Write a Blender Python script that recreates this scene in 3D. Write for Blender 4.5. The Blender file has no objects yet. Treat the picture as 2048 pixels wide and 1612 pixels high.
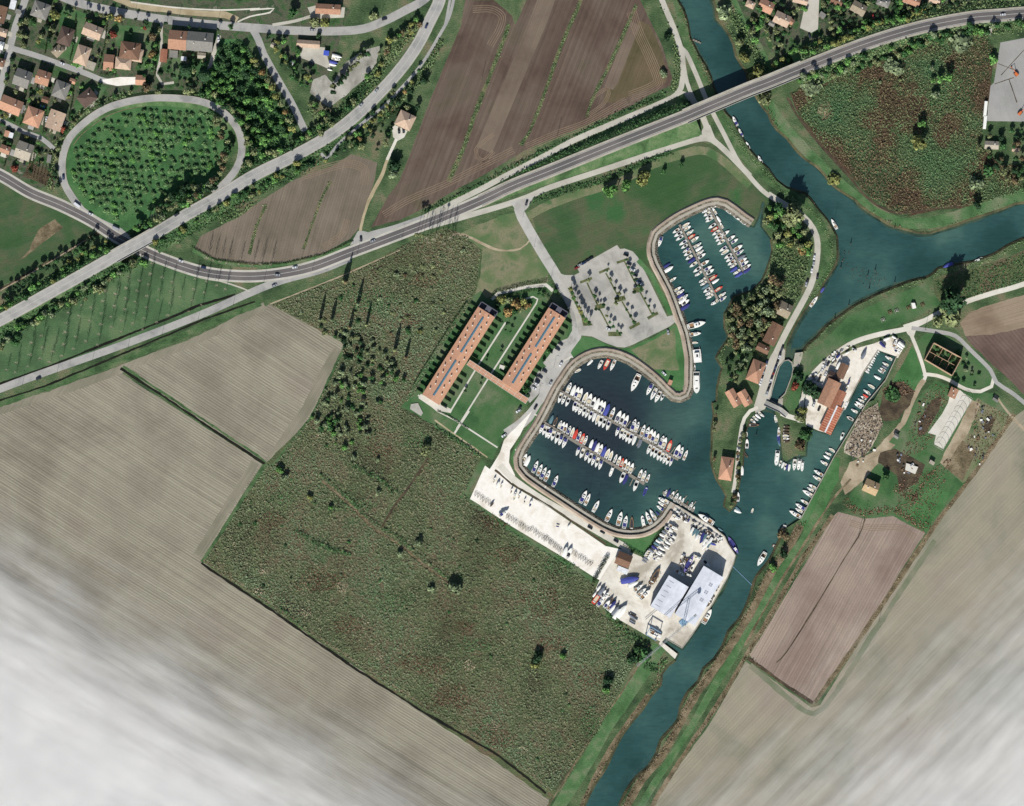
import bpy, math, random
import numpy as np
from mathutils import Vector, Matrix
from mathutils.geometry import delaunay_2d_cdt

# ------------------------------------------------------------------ camera, light, exposure
SC = bpy.context.scene
COL = SC.collection
S = 0.4                                   # metres on the ground per photograph pixel (2048 wide)
CAM_H = 2600.0
SUN_EL = 36.0
SHADOW_DIR = (0.22, 1.0)                  # the way shadows fall on the ground (x east, y north)
K = 1.45                                  # measured brightness of a flat sunlit surface / its albedo

cam_d = bpy.data.cameras.new('camera')
cam = bpy.data.objects.new('camera', cam_d); COL.objects.link(cam)
cam.location = (0, 0, CAM_H); cam.rotation_euler = (0, 0, 0)
cam_d.sensor_fit = 'HORIZONTAL'; cam_d.sensor_width = 36.0
cam_d.lens = 36.0 * CAM_H / (2048 * S)
cam_d.clip_start = 10; cam_d.clip_end = 12000
SC.camera = cam

W = bpy.data.worlds.new('World'); SC.world = W; W.use_nodes = True
_n = W.node_tree.nodes; _l = W.node_tree.links
_sky = _n.new('ShaderNodeTexSky'); _sky.sky_type = 'NISHITA'; _sky.sun_disc = False
_sky.sun_elevation = math.radians(SUN_EL)
_sky.sun_rotation = math.atan2(-SHADOW_DIR[0], -SHADOW_DIR[1])
_l.new(_sky.outputs[0], _n['Background'].inputs[0]); _n['Background'].inputs[1].default_value = 0.068
sd = bpy.data.lights.new('sun', 'SUN'); sd.energy = 4.85; sd.angle = math.radians(0.5); sd.color = (1.0, 0.965, 0.91)
sun = bpy.data.objects.new('sun', sd); COL.objects.link(sun); sun.location = (0, -200, 600)
_v = Vector((SHADOW_DIR[0], SHADOW_DIR[1], 0)).normalized() * math.cos(math.radians(SUN_EL))
sun.rotation_euler = Vector((_v.x, _v.y, -math.sin(math.radians(SUN_EL)))).to_track_quat('-Z', 'Y').to_euler()
SC.view_settings.view_transform = 'Standard'; SC.view_settings.look = 'None'
SC.view_settings.exposure = 0.57; SC.view_settings.gamma = 1.0
try: SC.view_settings.use_curve_mapping = False
except Exception: pass
SC.cycles.max_bounces = 12; SC.cycles.diffuse_bounces = 2; SC.cycles.glossy_bounces = 2
SC.cycles.volume_bounces = 10; SC.cycles.transparent_max_bounces = 6

# ------------------------------------------------------------------ helpers
rnd = random.Random(7)
def P(p): return ((p[0] - 1024) * S, (806 - p[1]) * S)
def T(ox, oy, pts, k=4.0): return [(ox + x / k, oy + y / k) for x, y in pts]
def lin(c):
    c /= 255.0
    return c / 12.92 if c <= 0.04045 else ((c + 0.055) / 1.055) ** 2.4
def C(rgb, k=None):
    k = K if k is None else k
    return tuple(min(0.85, lin(v) / k) for v in rgb) + (1.0,)
def ang(dx, dy): return math.atan2(-dy, dx)          # a direction in the photograph -> world angle
_ones = 'zeroth first second third fourth fifth sixth seventh eighth ninth tenth eleventh twelfth thirteenth fourteenth fifteenth sixteenth seventeenth eighteenth nineteenth'.split()
_tens = {2: 'twenty', 3: 'thirty', 4: 'forty', 5: 'fifty', 6: 'sixty', 7: 'seventy', 8: 'eighty', 9: 'ninety'}
_tenth = {2: 'twentieth', 3: 'thirtieth', 4: 'fortieth', 5: 'fiftieth', 6: 'sixtieth', 7: 'seventieth', 8: 'eightieth', 9: 'ninetieth'}
def nth(n):
    if n < 20: return _ones[n]
    t, o = divmod(n, 10)
    return _tenth[t] if o == 0 else _tens[t] + '-' + _ones[o]

def smooth(pts, step=4.0, world=False):
    """Catmull-Rom through the points (photo pixels) -> world points"""
    q = [Vector(p if world else P(p)) for p in pts]
    if len(q) < 3: q2 = q
    else:
        q2 = []
        e = [q[0] * 2 - q[1]] + q + [q[-1] * 2 - q[-2]]
        for i in range(1, len(e) - 2):
            a, b, c, d = e[i - 1], e[i], e[i + 1], e[i + 2]
            n = max(1, int((c - b).length / step))
            for k in range(n):
                t = k / n
                q2.append(0.5 * ((2 * b) + (c - a) * t + (2 * a - 5 * b + 4 * c - d) * t * t + (3 * b - a - 3 * c + d) * t ** 3))
        q2.append(q[-1])
    return [(v.x, v.y) for v in q2]
def dens(pts, step):
    """world polyline resampled at about step metres"""
    out = [pts[0]]
    for a, b in zip(pts[:-1], pts[1:]):
        n = max(1, int(math.dist(a, b) / step))
        out += [(a[0] + (b[0] - a[0]) * k / n, a[1] + (b[1] - a[1]) * k / n) for k in range(1, n + 1)]
    return out
def normals(pts, closed=False):
    n = len(pts); out = []
    for i in range(n):
        a = pts[i - 1] if (i > 0 or closed) else pts[i]
        b = pts[(i + 1) % n] if (i < n - 1 or closed) else pts[i]
        dx, dy = b[0] - a[0], b[1] - a[1]; l = math.hypot(dx, dy) or 1
        out.append((-dy / l, dx / l))
    return out
def offset(pts, d, closed=False):
    return [(p[0] + n[0] * d, p[1] + n[1] * d) for p, n in zip(pts, normals(pts, closed))]
def in_poly(x, y, poly):
    """vectorised point in polygon"""
    x = np.asarray(x); y = np.asarray(y); r = np.zeros(x.shape, bool)
    n = len(poly); j = n - 1
    for i in range(n):
        xi, yi = poly[i]; xj, yj = poly[j]
        if yi != yj:
            r ^= ((yi > y) != (yj > y)) & (x < (xj - xi) * (y - yi) / (yj - yi) + xi)
        j = i
    return r
def line_dist(x, y, pts):
    """distance to a polyline and the index along it"""
    x = np.asarray(x, float); y = np.asarray(y, float)
    best = np.full(x.shape, 1e9); at = np.zeros(x.shape)
    for i in range(len(pts) - 1):
        ax, ay = pts[i]; bx, by = pts[i + 1]; dx, dy = bx - ax, by - ay
        l2 = dx * dx + dy * dy or 1e-9
        t = np.clip(((x - ax) * dx + (y - ay) * dy) / l2, 0, 1)
        d = np.hypot(x - ax - t * dx, y - ay - t * dy)
        m = d < best; best = np.where(m, d, best); at = np.where(m, i + t, at)
    return best, at

def mesh_from(name, verts, faces, mats, midx=None, smooth_sh=False):
    me = bpy.data.meshes.new(name)
    me.from_pydata([tuple(v) for v in verts], [], faces)
    for m in (mats if isinstance(mats, (list, tuple)) else [mats]): me.materials.append(m)
    if midx is not None: me.polygons.foreach_set('material_index', midx)
    if smooth_sh: me.polygons.foreach_set('use_smooth', [True] * len(me.polygons))
    me.update(); return me
def quads_mesh(name, V, mat):
    """V: n x 4 x 3 array of separate quads"""
    n = len(V); me = bpy.data.meshes.new(name)
    me.vertices.add(n * 4); me.vertices.foreach_set('co', V.reshape(-1).astype(np.float32))
    me.loops.add(n * 4); me.loops.foreach_set('vertex_index', np.arange(n * 4, dtype=np.int32))
    me.polygons.add(n); me.polygons.foreach_set('loop_start', np.arange(0, n * 4, 4, dtype=np.int32))
    me.update(calc_edges=True); me.materials.append(mat); return me
def tag(o, label=None, cat=None, group=None, kind=None):
    if label:
        for p, q in (('from the left', 'from west'), ('from left', 'from west'), ('from the top', 'from north'), ('from top', 'from north'), ('from the bottom', 'from south'), ('from bottom', 'from south'), ('from right', 'from east'), ('from the upper left', 'from northwest')): label = label.replace(p, q)
        o['label'] = label
    if cat: o['category'] = cat
    if group: o['group'] = group
    if kind: o['kind'] = kind
    return o
def obj(name, me, parent=None, loc=(0, 0, 0), rz=0, sc=None):
    o = bpy.data.objects.new(name, me); COL.objects.link(o)
    if parent: o.parent = parent
    o.location = loc; o.rotation_euler = (0, 0, rz)
    if sc is not None: o.scale = sc if isinstance(sc, tuple) else (sc, sc, sc)
    return o
def empty(name, loc, rz=0, sc=None): return obj(name, None, None, loc, rz, sc)

class MB:
    def __init__(s): s.v = []; s.f = []; s.m = []
    def add(s, vs, fs, m=0):
        b = len(s.v); s.v += [tuple(v) for v in vs]; s.f += [tuple(b + i for i in f) for f in fs]; s.m += [m] * len(fs)
    def box(s, cx, cy, cz, sx, sy, sz, m=0, rz=0, taper=1.0):
        x, y, z = sx / 2, sy / 2, sz / 2; c, n = math.cos(rz), math.sin(rz); vs = []
        for k, t in ((-z, 1), (z, taper)):
            for a, b in ((-x, -y), (x, -y), (x, y), (-x, y)):
                a *= t; b *= t; vs.append((cx + a * c - b * n, cy + a * n + b * c, cz + k))
        s.add(vs, [(0, 3, 2, 1), (4, 5, 6, 7), (0, 1, 5, 4), (1, 2, 6, 5), (2, 3, 7, 6), (3, 0, 4, 7)], m)
    def tube(s, a, b, r0, r1=None, n=6, m=0):
        r1 = r0 if r1 is None else r1; a = Vector(a); b = Vector(b); d = (b - a).normalized()
        u = d.orthogonal().normalized(); w = d.cross(u); vs = []
        for p, r in ((a, r0), (b, r1)):
            for k in range(n):
                t = 2 * math.pi * k / n; vs.append(p + u * (r * math.cos(t)) + w * (r * math.sin(t)))
        s.add(vs, [(k, (k + 1) % n, n + (k + 1) % n, n + k) for k in range(n)] + [tuple(range(n - 1, -1, -1)), tuple(range(n, 2 * n))], m)
    def loft(s, secs, m=0, cap=True):
        n = len(secs[0]); vs = [p for q in secs for p in q]; fs = []
        for i in range(len(secs) - 1):
            for k in range(n - 1):
                fs.append((i * n + k, i * n + k + 1, (i + 1) * n + k + 1, (i + 1) * n + k))
        if cap: fs += [tuple(range(n - 1, -1, -1)), tuple(range((len(secs) - 1) * n, len(secs) * n))]
        s.add(vs, fs, m)
    def prism(s, pts, z0, z1, m=0):
        n = len(pts); vs = [(x, y, z0) for x, y in pts] + [(x, y, z1) for x, y in pts]
        s.add(vs, [tuple(range(n - 1, -1, -1)), tuple(range(n, 2 * n))] + [(k, (k + 1) % n, n + (k + 1) % n, n + k) for k in range(n)], m)
    def mesh(s, name, mats, smooth_sh=False): return mesh_from(name, s.v, s.f, mats, s.m, smooth_sh)

def sweep(name, pts, section, mat, zf=0.0, closed_sec=False, seg_ok=None):
    """pts world polyline; section [(offset, dz)]; zf constant or list of heights"""
    nr = normals(pts); vs = []; fs = []; m = len(section)
    for i, (p, n) in enumerate(zip(pts, nr)):
        z = zf[i] if isinstance(zf, (list, tuple, np.ndarray)) else zf
        for s_ in section:
            dz = s_[1](z) if callable(s_[1]) else z + s_[1]
            off = s_[0](z) if callable(s_[0]) else s_[0]
            vs.append((p[0] + n[0] * off, p[1] + n[1] * off, dz))
    e = m if closed_sec else m - 1
    for i in range(len(pts) - 1):
        if seg_ok and not seg_ok(i): continue
        for k in range(e):
            k2 = (k + 1) % m
            fs.append((i * m + k, i * m + k2, (i + 1) * m + k2, (i + 1) * m + k))
    me = mesh_from(name, vs, fs, mat)
    return me

# ------------------------------------------------------------------ materials
def nodes_of(name, rough=0.9):
    m = bpy.data.materials.new(name); m.use_nodes = True; nt = m.node_tree
    b = nt.nodes['Principled BSDF']; b.inputs['Roughness'].default_value = rough
    try: b.inputs['Specular IOR Level'].default_value = 0.2
    except Exception: pass
    return m, nt, b
def mth(nt, op, a, b=None, c=None):
    n = nt.nodes.new('ShaderNodeMath'); n.operation = op
    for i, v in enumerate((a, b, c)):
        if v is None: continue
        if isinstance(v, (int, float)): n.inputs[i].default_value = v
        else: nt.links.new(v, n.inputs[i])
    return n.outputs[0]
def noise(nt, vec, scale, detail=4, rough=0.6, dist=0.0):
    n = nt.nodes.new('ShaderNodeTexNoise'); n.inputs['Scale'].default_value = scale
    n.inputs['Detail'].default_value = detail; n.inputs['Roughness'].default_value = rough; n.inputs['Distortion'].default_value = dist
    if vec is not None: nt.links.new(vec, n.inputs['Vector'])
    return n.outputs[0]
def ramp(nt, val, cols, lo=0.32, hi=0.68):
    r = nt.nodes.new('ShaderNodeValToRGB'); el = r.color_ramp.elements
    while len(el) < len(cols): el.new(0.5)
    for i, c in enumerate(cols):
        el[i].position = lo + (hi - lo) * i / max(1, len(cols) - 1); el[i].color = c
    nt.links.new(val, r.inputs[0]); return r.outputs[0]
def gmat(name, cols, big=0.03, grain=0.25, gscale=1.2, streaks=(), rows=(), bump=0.25, bscale=0.9, rough=0.95, detail=7, k=None, lohi=(0.36, 0.64), stones=None):
    """ground material in world metres: colour patches, fine grain, direction streaks, crop rows, relief"""
    m, nt, b = nodes_of(name, rough)
    tc = nt.nodes.new('ShaderNodeTexCoord'); v = tc.outputs['Object']
    col = ramp(nt, noise(nt, v, big, detail, 0.62, 0.3), [C(c, k) for c in cols], *lohi)
    f = mth(nt, 'MULTIPLY_ADD', noise(nt, v, gscale, 3, 0.7), grain * 3.2, 1 - grain * 1.6)
    hgt = noise(nt, v, bscale, 3, 0.6)
    for d, wd, ln, amp in streaks:
        vr = nt.nodes.new('ShaderNodeVectorRotate'); vr.rotation_type = 'Z_AXIS'
        vr.inputs['Angle'].default_value = -ang(*d); nt.links.new(v, vr.inputs['Vector'])
        vm = nt.nodes.new('ShaderNodeVectorMath'); vm.operation = 'MULTIPLY'; vm.inputs[1].default_value = (1 / ln, 1 / wd, 0.01)
        nt.links.new(vr.outputs[0], vm.inputs[0])
        s = noise(nt, vm.outputs[0], 1.0, 3, 0.6)
        f = mth(nt, 'MULTIPLY', f, mth(nt, 'MULTIPLY_ADD', s, amp * 3.2, 1 - amp * 1.6))
    for d, per, amp in rows:
        vr = nt.nodes.new('ShaderNodeVectorRotate'); vr.rotation_type = 'Z_AXIS'
        vr.inputs['Angle'].default_value = -ang(*d); nt.links.new(v, vr.inputs['Vector'])
        sp = nt.nodes.new('ShaderNodeSeparateXYZ'); nt.links.new(vr.outputs[0], sp.inputs[0])
        wob = mth(nt, 'MULTIPLY', noise(nt, v, 0.012, 3), 4.0)
        s = mth(nt, 'SINE', mth(nt, 'MULTIPLY', mth(nt, 'ADD', sp.outputs['Y'], wob), 2 * math.pi / per))
        f = mth(nt, 'MULTIPLY', f, mth(nt, 'MULTIPLY_ADD', s, amp, 1.0))
        hgt = mth(nt, 'ADD', hgt, mth(nt, 'MULTIPLY', s, 0.3))
    if stones:
        vo = nt.nodes.new('ShaderNodeTexVoronoi'); vo.inputs['Scale'].default_value = stones; nt.links.new(v, vo.inputs['Vector'])
        f = mth(nt, 'MULTIPLY', f, mth(nt, 'MULTIPLY_ADD', vo.outputs['Distance'], -0.9, 1.3)); hgt = vo.outputs['Distance']
    vm = nt.nodes.new('ShaderNodeVectorMath'); vm.operation = 'SCALE'
    nt.links.new(col, vm.inputs[0]); nt.links.new(f, vm.inputs['Scale'])
    nt.links.new(vm.outputs[0], b.inputs['Base Color'])
    if bump:
        bp = nt.nodes.new('ShaderNodeBump'); bp.inputs['Strength'].default_value = 1.0; bp.inputs['Distance'].default_value = bump
        nt.links.new(hgt, bp.inputs['Height']); nt.links.new(bp.outputs[0], b.inputs['Normal'])
    return m
def plain(name, rgb, rough=0.5, var=0.12, scale=1.5, metal=0.0, k=None, spec=0.3):
    m, nt, b = nodes_of(name, rough); b.inputs['Metallic'].default_value = metal
    try: b.inputs['Specular IOR Level'].default_value = spec
    except Exception: pass
    tc = nt.nodes.new('ShaderNodeTexCoord')
    c = C(rgb, k); lo = tuple(x * (1 - var) for x in c[:3]) + (1,); hi = tuple(min(0.9, x * (1 + var)) for x in c[:3]) + (1,)
    nt.links.new(ramp(nt, noise(nt, tc.outputs['Object'], scale, 4), [lo, hi], 0.35, 0.65), b.inputs['Base Color'])
    return m
def roofmat(name, rgb, var=0.25, courses=0.9):
    m, nt, b = nodes_of(name, 0.9); tc = nt.nodes.new('ShaderNodeTexCoord'); v = tc.outputs['Object']
    c = C(rgb); cols = [tuple(x * q for x in c[:3]) + (1,) for q in (1 - var, 1, 1 + var * 0.6)]
    col = ramp(nt, noise(nt, v, 0.7, 6, 0.75), cols, 0.34, 0.66)
    sp = nt.nodes.new('ShaderNodeSeparateXYZ'); nt.links.new(v, sp.inputs[0])
    s = mth(nt, 'SINE', mth(nt, 'MULTIPLY', sp.outputs['X'], 2 * math.pi / courses))
    f = mth(nt, 'MULTIPLY', mth(nt, 'MULTIPLY_ADD', s, 0.07, 1.0), mth(nt, 'MULTIPLY_ADD', noise(nt, v, 3.0, 2), 0.5, 0.75))
    vm = nt.nodes.new('ShaderNodeVectorMath'); vm.operation = 'SCALE'
    nt.links.new(col, vm.inputs[0]); nt.links.new(f, vm.inputs['Scale']); nt.links.new(vm.outputs[0], b.inputs['Base Color'])
    return m
def leafmat(name, cols, patch=0.05, k=None, spread=0.75, lohi=(0.3, 0.72)):
    """leaves: each leaf clump its own tone, patches of hue across the plant bed"""
    m, nt, b = nodes_of(name, 0.8); tc = nt.nodes.new('ShaderNodeTexCoord'); g = nt.nodes.new('ShaderNodeNewGeometry')
    oi = nt.nodes.new('ShaderNodeObjectInfo')
    val = mth(nt, 'ADD', mth(nt, 'MULTIPLY', noise(nt, tc.outputs['Object'], patch, 5, 0.6), 0.86), mth(nt, 'MULTIPLY', g.outputs['Random Per Island'], 0.14))
    col = ramp(nt, val, [C(c, k) for c in cols], *lohi)
    f = mth(nt, 'MULTIPLY_ADD', g.outputs['Random Per Island'], spread, 1 - spread / 2)
    f = mth(nt, 'MULTIPLY', f, mth(nt, 'MULTIPLY_ADD', oi.outputs['Random'], 0.5, 0.75))
    vm = nt.nodes.new('ShaderNodeVectorMath'); vm.operation = 'SCALE'
    nt.links.new(col, vm.inputs[0]); nt.links.new(f, vm.inputs['Scale']); nt.links.new(vm.outputs[0], b.inputs['Base Color'])
    return m
M = {}
# ------------------------------------------------------------------ ground materials
FD = (290, 182)          # rows of the stubble fields, lower left
BD = (-121, 315)         # rows of the brown fields, top
M['ground'] = gmat('rough_grass', [(52, 72, 47), (70, 93, 59), (90, 108, 74), (119, 114, 89)], 0.04, 0.4, 1.0, bump=0.6)
M['stubble'] = gmat('stubble_field', [(126, 120, 105), (138, 132, 116), (149, 144, 126), (141, 133, 118)], 0.014, 0.22, 1.4, lohi=(.34, .66),
                    streaks=[(FD, 0.9, 220, 0.34), (FD, 5.0, 300, 0.12), (FD, 0.35, 30, 0.12)], rows=[(FD, 2.0, 0.10)], bump=0.12)
M['headland'] = gmat('headland_field', [(123, 120, 103), (137, 132, 115), (145, 139, 122)], 0.02, 0.2, 1.4, streaks=[((-128, 195), 0.7, 60, 0.25)], bump=0.1)
M['brown'] = gmat('brown_field', [(77, 64, 55), (94, 79, 69), (104, 91, 80), (91, 84, 66)], 0.016, 0.18, 1.2, lohi=(.34, .66),
                  streaks=[(BD, 0.8, 200, 0.30), (BD, 9.0, 300, 0.2), (BD, 2.2, 200, 0.14)], rows=[(BD, 4.1, 0.05)], bump=0.12)
M['greenish_field'] = gmat('greenish_field', [(110, 118, 92), (121, 125, 103), (134, 132, 112)], 0.05, 0.2, 1.0, bump=0.1)
M['hedgeline'] = gmat('hedge_strip', [(60, 74, 46), (88, 98, 66), (122, 118, 86)], 0.15, 0.45, 1.2, bump=0.5)
M['brown_lite'] = gmat('light_brown_field', [(104, 90, 78), (118, 104, 91), (125, 113, 96)], 0.02, 0.15, 1.2, streaks=[(BD, 0.8, 200, 0.22), (BD, 4.0, 200, 0.1)], bump=0.1)
M['brown_green'] = gmat('weedy_brown_field', [(80, 76, 51), (95, 86, 63), (106, 93, 72)], 0.03, 0.18, 1.2, streaks=[(BD, 0.9, 120, 0.25)], bump=0.1)
M['brown_pale'] = gmat('pale_brown_field', [(106, 98, 84), (119, 109, 95), (130, 119, 105)], 0.02, 0.15, 1.2,
                  streaks=[((-33, 115), 0.8, 140, 0.22), ((-33, 115), 5.0, 160, 0.12)], rows=[((-33, 115), 2.1, 0.05)], bump=0.1)
M['brown_rose'] = gmat('rosy_brown_field', [(137, 119, 108), (148, 132, 120), (160, 144, 130)], 0.02, 0.25, 1.3, streaks=[((-105, 190), 0.9, 150, 0.28), ((-105, 190), 5.0, 160, 0.08)], rows=[((-105, 190), 2.2, 0.06)], bump=0.1)
M['grey_field'] = gmat('grey_green_field', [(126, 126, 107), (145, 140, 122), (155, 148, 129), (150, 140, 125)], 0.011, 0.12, 1.0,
                  streaks=[((400, -420), 1.0, 120, 0.16), ((400, -420), 14.0, 260, 0.12)], rows=[((400, -420), 2.4, 0.03)], bump=0.08)
M['tan_field'] = gmat('tan_field', [(128, 110, 92), (146, 130, 110), (156, 140, 120)], 0.02, 0.15, 1.1, streaks=[((120, -36), 1.1, 70, 0.25)], bump=0.1)
M['umber_field'] = gmat('umber_field', [(92, 76, 68), (104, 86, 78), (112, 96, 86)], 0.03, 0.2, 1.1, streaks=[((130, 150), 1.0, 50, 0.2)], rows=[((130, 150), 3.0, 0.08)], bump=0.1)
M['marsh'] = gmat('marsh', [(70, 71, 52), (81, 92, 63), (92, 103, 69), (107, 94, 74), (81, 103, 69)], 0.022, 0.4, 1.0, bump=0.9, bscale=0.7)
M['scrub'] = gmat('scrub', [(66, 56, 42), (86, 66, 52), (58, 79, 49), (74, 96, 64), (56, 89, 57)], 0.028, 0.4, 1.0, bump=0.9, bscale=0.6)
M['meadow'] = gmat('meadow', [(54, 87, 49), (65, 91, 57), (88, 95, 68), (58, 98, 57)], 0.02, 0.28, 1.2, streaks=[((300, -120), 2.5, 60, 0.12), ((300, -120), 10, 90, 0.08)], bump=0.25)
M['lawn'] = gmat('lawn', [(56, 91, 53), (70, 106, 64), (85, 110, 74), (110, 119, 91)], 0.04, 0.3, 1.3, streaks=[((120, -200), 1.6, 30, 0.08)], bump=0.2)
M['lawn_bright'] = gmat('bright_lawn', [(58, 98, 55), (70, 114, 66), (90, 123, 81)], 0.05, 0.3, 1.3, bump=0.2)
M['lawn_tan'] = gmat('worn_lawn', [(83, 110, 70), (103, 117, 81), (130, 127, 100), (74, 106, 66)], 0.035, 0.28, 1.1, bump=0.2)
M['dyke'] = gmat('dyke_grass', [(63, 98, 57), (83, 117, 74), (119, 127, 98)], 0.05, 0.32, 1.1, streaks=[((100, 110), 1.4, 30, 0.16)], bump=0.35)
M['garden'] = gmat('garden', [(38, 58, 36), (62, 94, 54), (92, 92, 76), (48, 76, 46), (134, 128, 114)], 0.1, 0.4, 1.0, bump=0.4, lohi=(.3, .72))
M['orchard'] = gmat('orchard_grass', [(56, 89, 53), (67, 110, 64), (85, 119, 74)], 0.05, 0.32, 1.1, bump=0.35)
M['plant'] = gmat('plantation_grass', [(65, 89, 59), (76, 106, 70), (97, 119, 83)], 0.04, 0.3, 1.1, bump=0.35)
M['verge'] = gmat('verge_grass', [(54, 78, 47), (74, 104, 64), (101, 117, 83)], 0.08, 0.4, 1.1, bump=0.5)
M['asphalt'] = gmat('asphalt', [(98, 95, 94), (106, 102, 100), (116, 111, 108)], 0.04, 0.06, 1.5, bump=0.02, bscale=4)
M['asphalt_pale'] = gmat('pale_asphalt', [(144, 144, 141), (164, 163, 159), (174, 172, 166), (156, 155, 151)], 0.05, 0.09, 1.5, bump=0.02, bscale=4)
M['lane'] = gmat('pale_lane', [(174, 170, 158), (189, 185, 172), (197, 193, 181)], 0.06, 0.07, 1.2, bump=0.03)
M['whitelane'] = gmat('white_gravel_lane', [(198, 193, 179), (214, 210, 196), (225, 220, 208)], 0.06, 0.08, 1.2, bump=0.05)
M['dirt'] = gmat('dirt_track', [(142, 128, 104), (166, 152, 128), (182, 168, 144)], 0.08, 0.15, 1.0, bump=0.1)
M['tanlane'] = gmat('tan_track', [(156, 142, 112), (174, 160, 130), (184, 172, 142)], 0.08, 0.12, 1.0, bump=0.05)
M['street'] = gmat('street', [(154, 154, 151), (166, 165, 161), (176, 174, 168)], 0.06, 0.1, 1.2, bump=0.02)
M['parking'] = gmat('parking_paving', [(150, 148, 141), (172, 170, 162), (184, 181, 172), (164, 161, 153)], 0.04, 0.07, 1.6, streaks=[((60, 120), 1.5, 40, 0.05)], bump=0.02)
M['marinaroad'] = gmat('marina_road', [(154, 152, 146), (178, 176, 169), (190, 187, 180), (170, 167, 160)], 0.05, 0.06, 1.4, bump=0.02)
M['gravel'] = gmat('white_gravel', [(216, 208, 192), (238, 232, 220), (246, 242, 233), (230, 222, 208)], 0.05, 0.06, 1.5, bump=0.06)
M['yard'] = gmat('concrete_yard', [(178, 170, 154), (214, 208, 194), (232, 227, 214), (206, 198, 182)], 0.035, 0.1, 0.8, bump=0.03)
M['yard2'] = gmat('pale_yard', [(186, 176, 158), (222, 215, 200), (236, 230, 218), (212, 204, 188)], 0.05, 0.11, 0.8, bump=0.03)
M['concrete'] = gmat('grey_concrete', [(150, 149, 145), (160, 159, 155), (168, 166, 161)], 0.03, 0.08, 0.8, streaks=[((30, 100), 1.2, 40, 0.06)], bump=0.02)
M['stonegravel'] = gmat('stone_lot', [(120, 118, 108), (160, 158, 148), (186, 184, 174)], 0.05, 0.2, 1.2, bump=0.1)
M['brickwalk'] = gmat('brick_walk', [(156, 141, 125), (170, 155, 139), (182, 168, 152)], 0.1, 0.1, 1.6, bump=0.02)
M['quaypave'] = gmat('quay_paving', [(158, 154, 140), (174, 168, 154), (182, 178, 164)], 0.1, 0.15, 1.2, bump=0.02)
M['terracotta_walk'] = gmat('terracotta_paving', [(196, 156, 124), (206, 166, 134), (212, 174, 142)], 0.1, 0.05, 1.2, bump=0.01)
M['whitewalk'] = gmat('white_walk', [(198, 194, 180), (210, 206, 194), (216, 212, 202)], 0.1, 0.06, 1.2, bump=0.01)
M['ditch'] = gmat('ditch', [(16, 17, 14), (24, 25, 18), (34, 36, 26)], 0.1, 0.2, 1.2, bump=0.2)
M['drygrass'] = gmat('dry_grass', [(86, 78, 58), (118, 106, 82), (142, 128, 104)], 0.12, 0.35, 0.9, bump=0.5)
M['rubble'] = gmat('rubble', [(132, 118, 100), (176, 162, 142), (208, 198, 180)], 0.06, 0.4, 0.9, bump=0.7, bscale=0.7)
M['bed'] = gmat('planting_bed', [(66, 76, 48), (92, 100, 64), (112, 114, 80)], 0.2, 0.3, 1.2, bump=0.3)
M['darkearth'] = gmat('dark_earth', [(60, 52, 42), (80, 70, 56), (96, 86, 66)], 0.12, 0.3, 1.0, bump=0.4)
M['riprap'] = gmat('riprap', [(86, 82, 72), (118, 112, 98), (140, 134, 118)], 0.2, 0.2, 1.5, bump=0.6, stones=0.9)
M['mudbank'] = gmat('mud_bank', [(52, 54, 38), (78, 78, 54), (98, 92, 68)], 0.1, 0.35, 0.9, bump=0.5)
M['stonewall'] = gmat('quay_wall_stone', [(150, 146, 134), (170, 165, 152)], 0.2, 0.15, 1.2, bump=0.05)

def water_mat():
    m, nt, b = nodes_of('canal_water', 0.12)
    b.inputs['Specular IOR Level'].default_value = 0.5
    tc = nt.nodes.new('ShaderNodeTexCoord'); v = tc.outputs['Object']
    n = noise(nt, v, 0.012, 4, 0.55)
    c1 = ramp(nt, n, [C((38, 69, 66)), C((47, 80, 77)), C((56, 90, 85)), C((72, 104, 95))], 0.39, 0.65)
    cx, cy = P((1200, 850)); vm = nt.nodes.new('ShaderNodeVectorMath'); vm.operation = 'DISTANCE'
    vm.inputs[1].default_value = (cx, cy, -1.3); nt.links.new(v, vm.inputs[0])
    mr = nt.nodes.new('ShaderNodeMapRange'); mr.inputs[1].default_value = 25; mr.inputs[2].default_value = 92
    mr.inputs[3].default_value = 1; mr.inputs[4].default_value = 0; nt.links.new(mth(nt, 'ADD', vm.outputs['Value'], mth(nt, 'MULTIPLY_ADD', n, 60, -30)), mr.inputs[0])
    mx = nt.nodes.new('ShaderNodeMix'); mx.data_type = 'RGBA'
    nt.links.new(mr.outputs[0], mx.inputs[0]); nt.links.new(c1, mx.inputs[6]); mx.inputs[7].default_value = C((42, 52, 58))
    vs = nt.nodes.new('ShaderNodeVectorMath'); vs.operation = 'MULTIPLY'; vs.inputs[1].default_value = (0.12, 0.45, 0.1); nt.links.new(v, vs.inputs[0])
    sc = nt.nodes.new('ShaderNodeVectorMath'); sc.operation = 'SCALE'; nt.links.new(mx.outputs[2], sc.inputs[0]); nt.links.new(mth(nt, 'MULTIPLY_ADD', noise(nt, vs.outputs[0], 1.0, 5, .65), .7, .65), sc.inputs['Scale'])
    nt.links.new(sc.outputs[0], b.inputs['Base Color'])
    bp = nt.nodes.new('ShaderNodeBump'); bp.inputs['Strength'].default_value = 0.5; bp.inputs['Distance'].default_value = 0.2
    nt.links.new(noise(nt, v, 0.6, 4, 0.6), bp.inputs['Height']); nt.links.new(bp.outputs[0], b.inputs['Normal'])
    return m
M['water'] = water_mat()
M['shallow'] = gmat('murky_shallows', [(40, 60, 52), (56, 78, 66), (70, 86, 70)], 0.08, 0.2, 0.8, rough=0.3, bump=0.05, lohi=(.4, .6))

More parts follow.
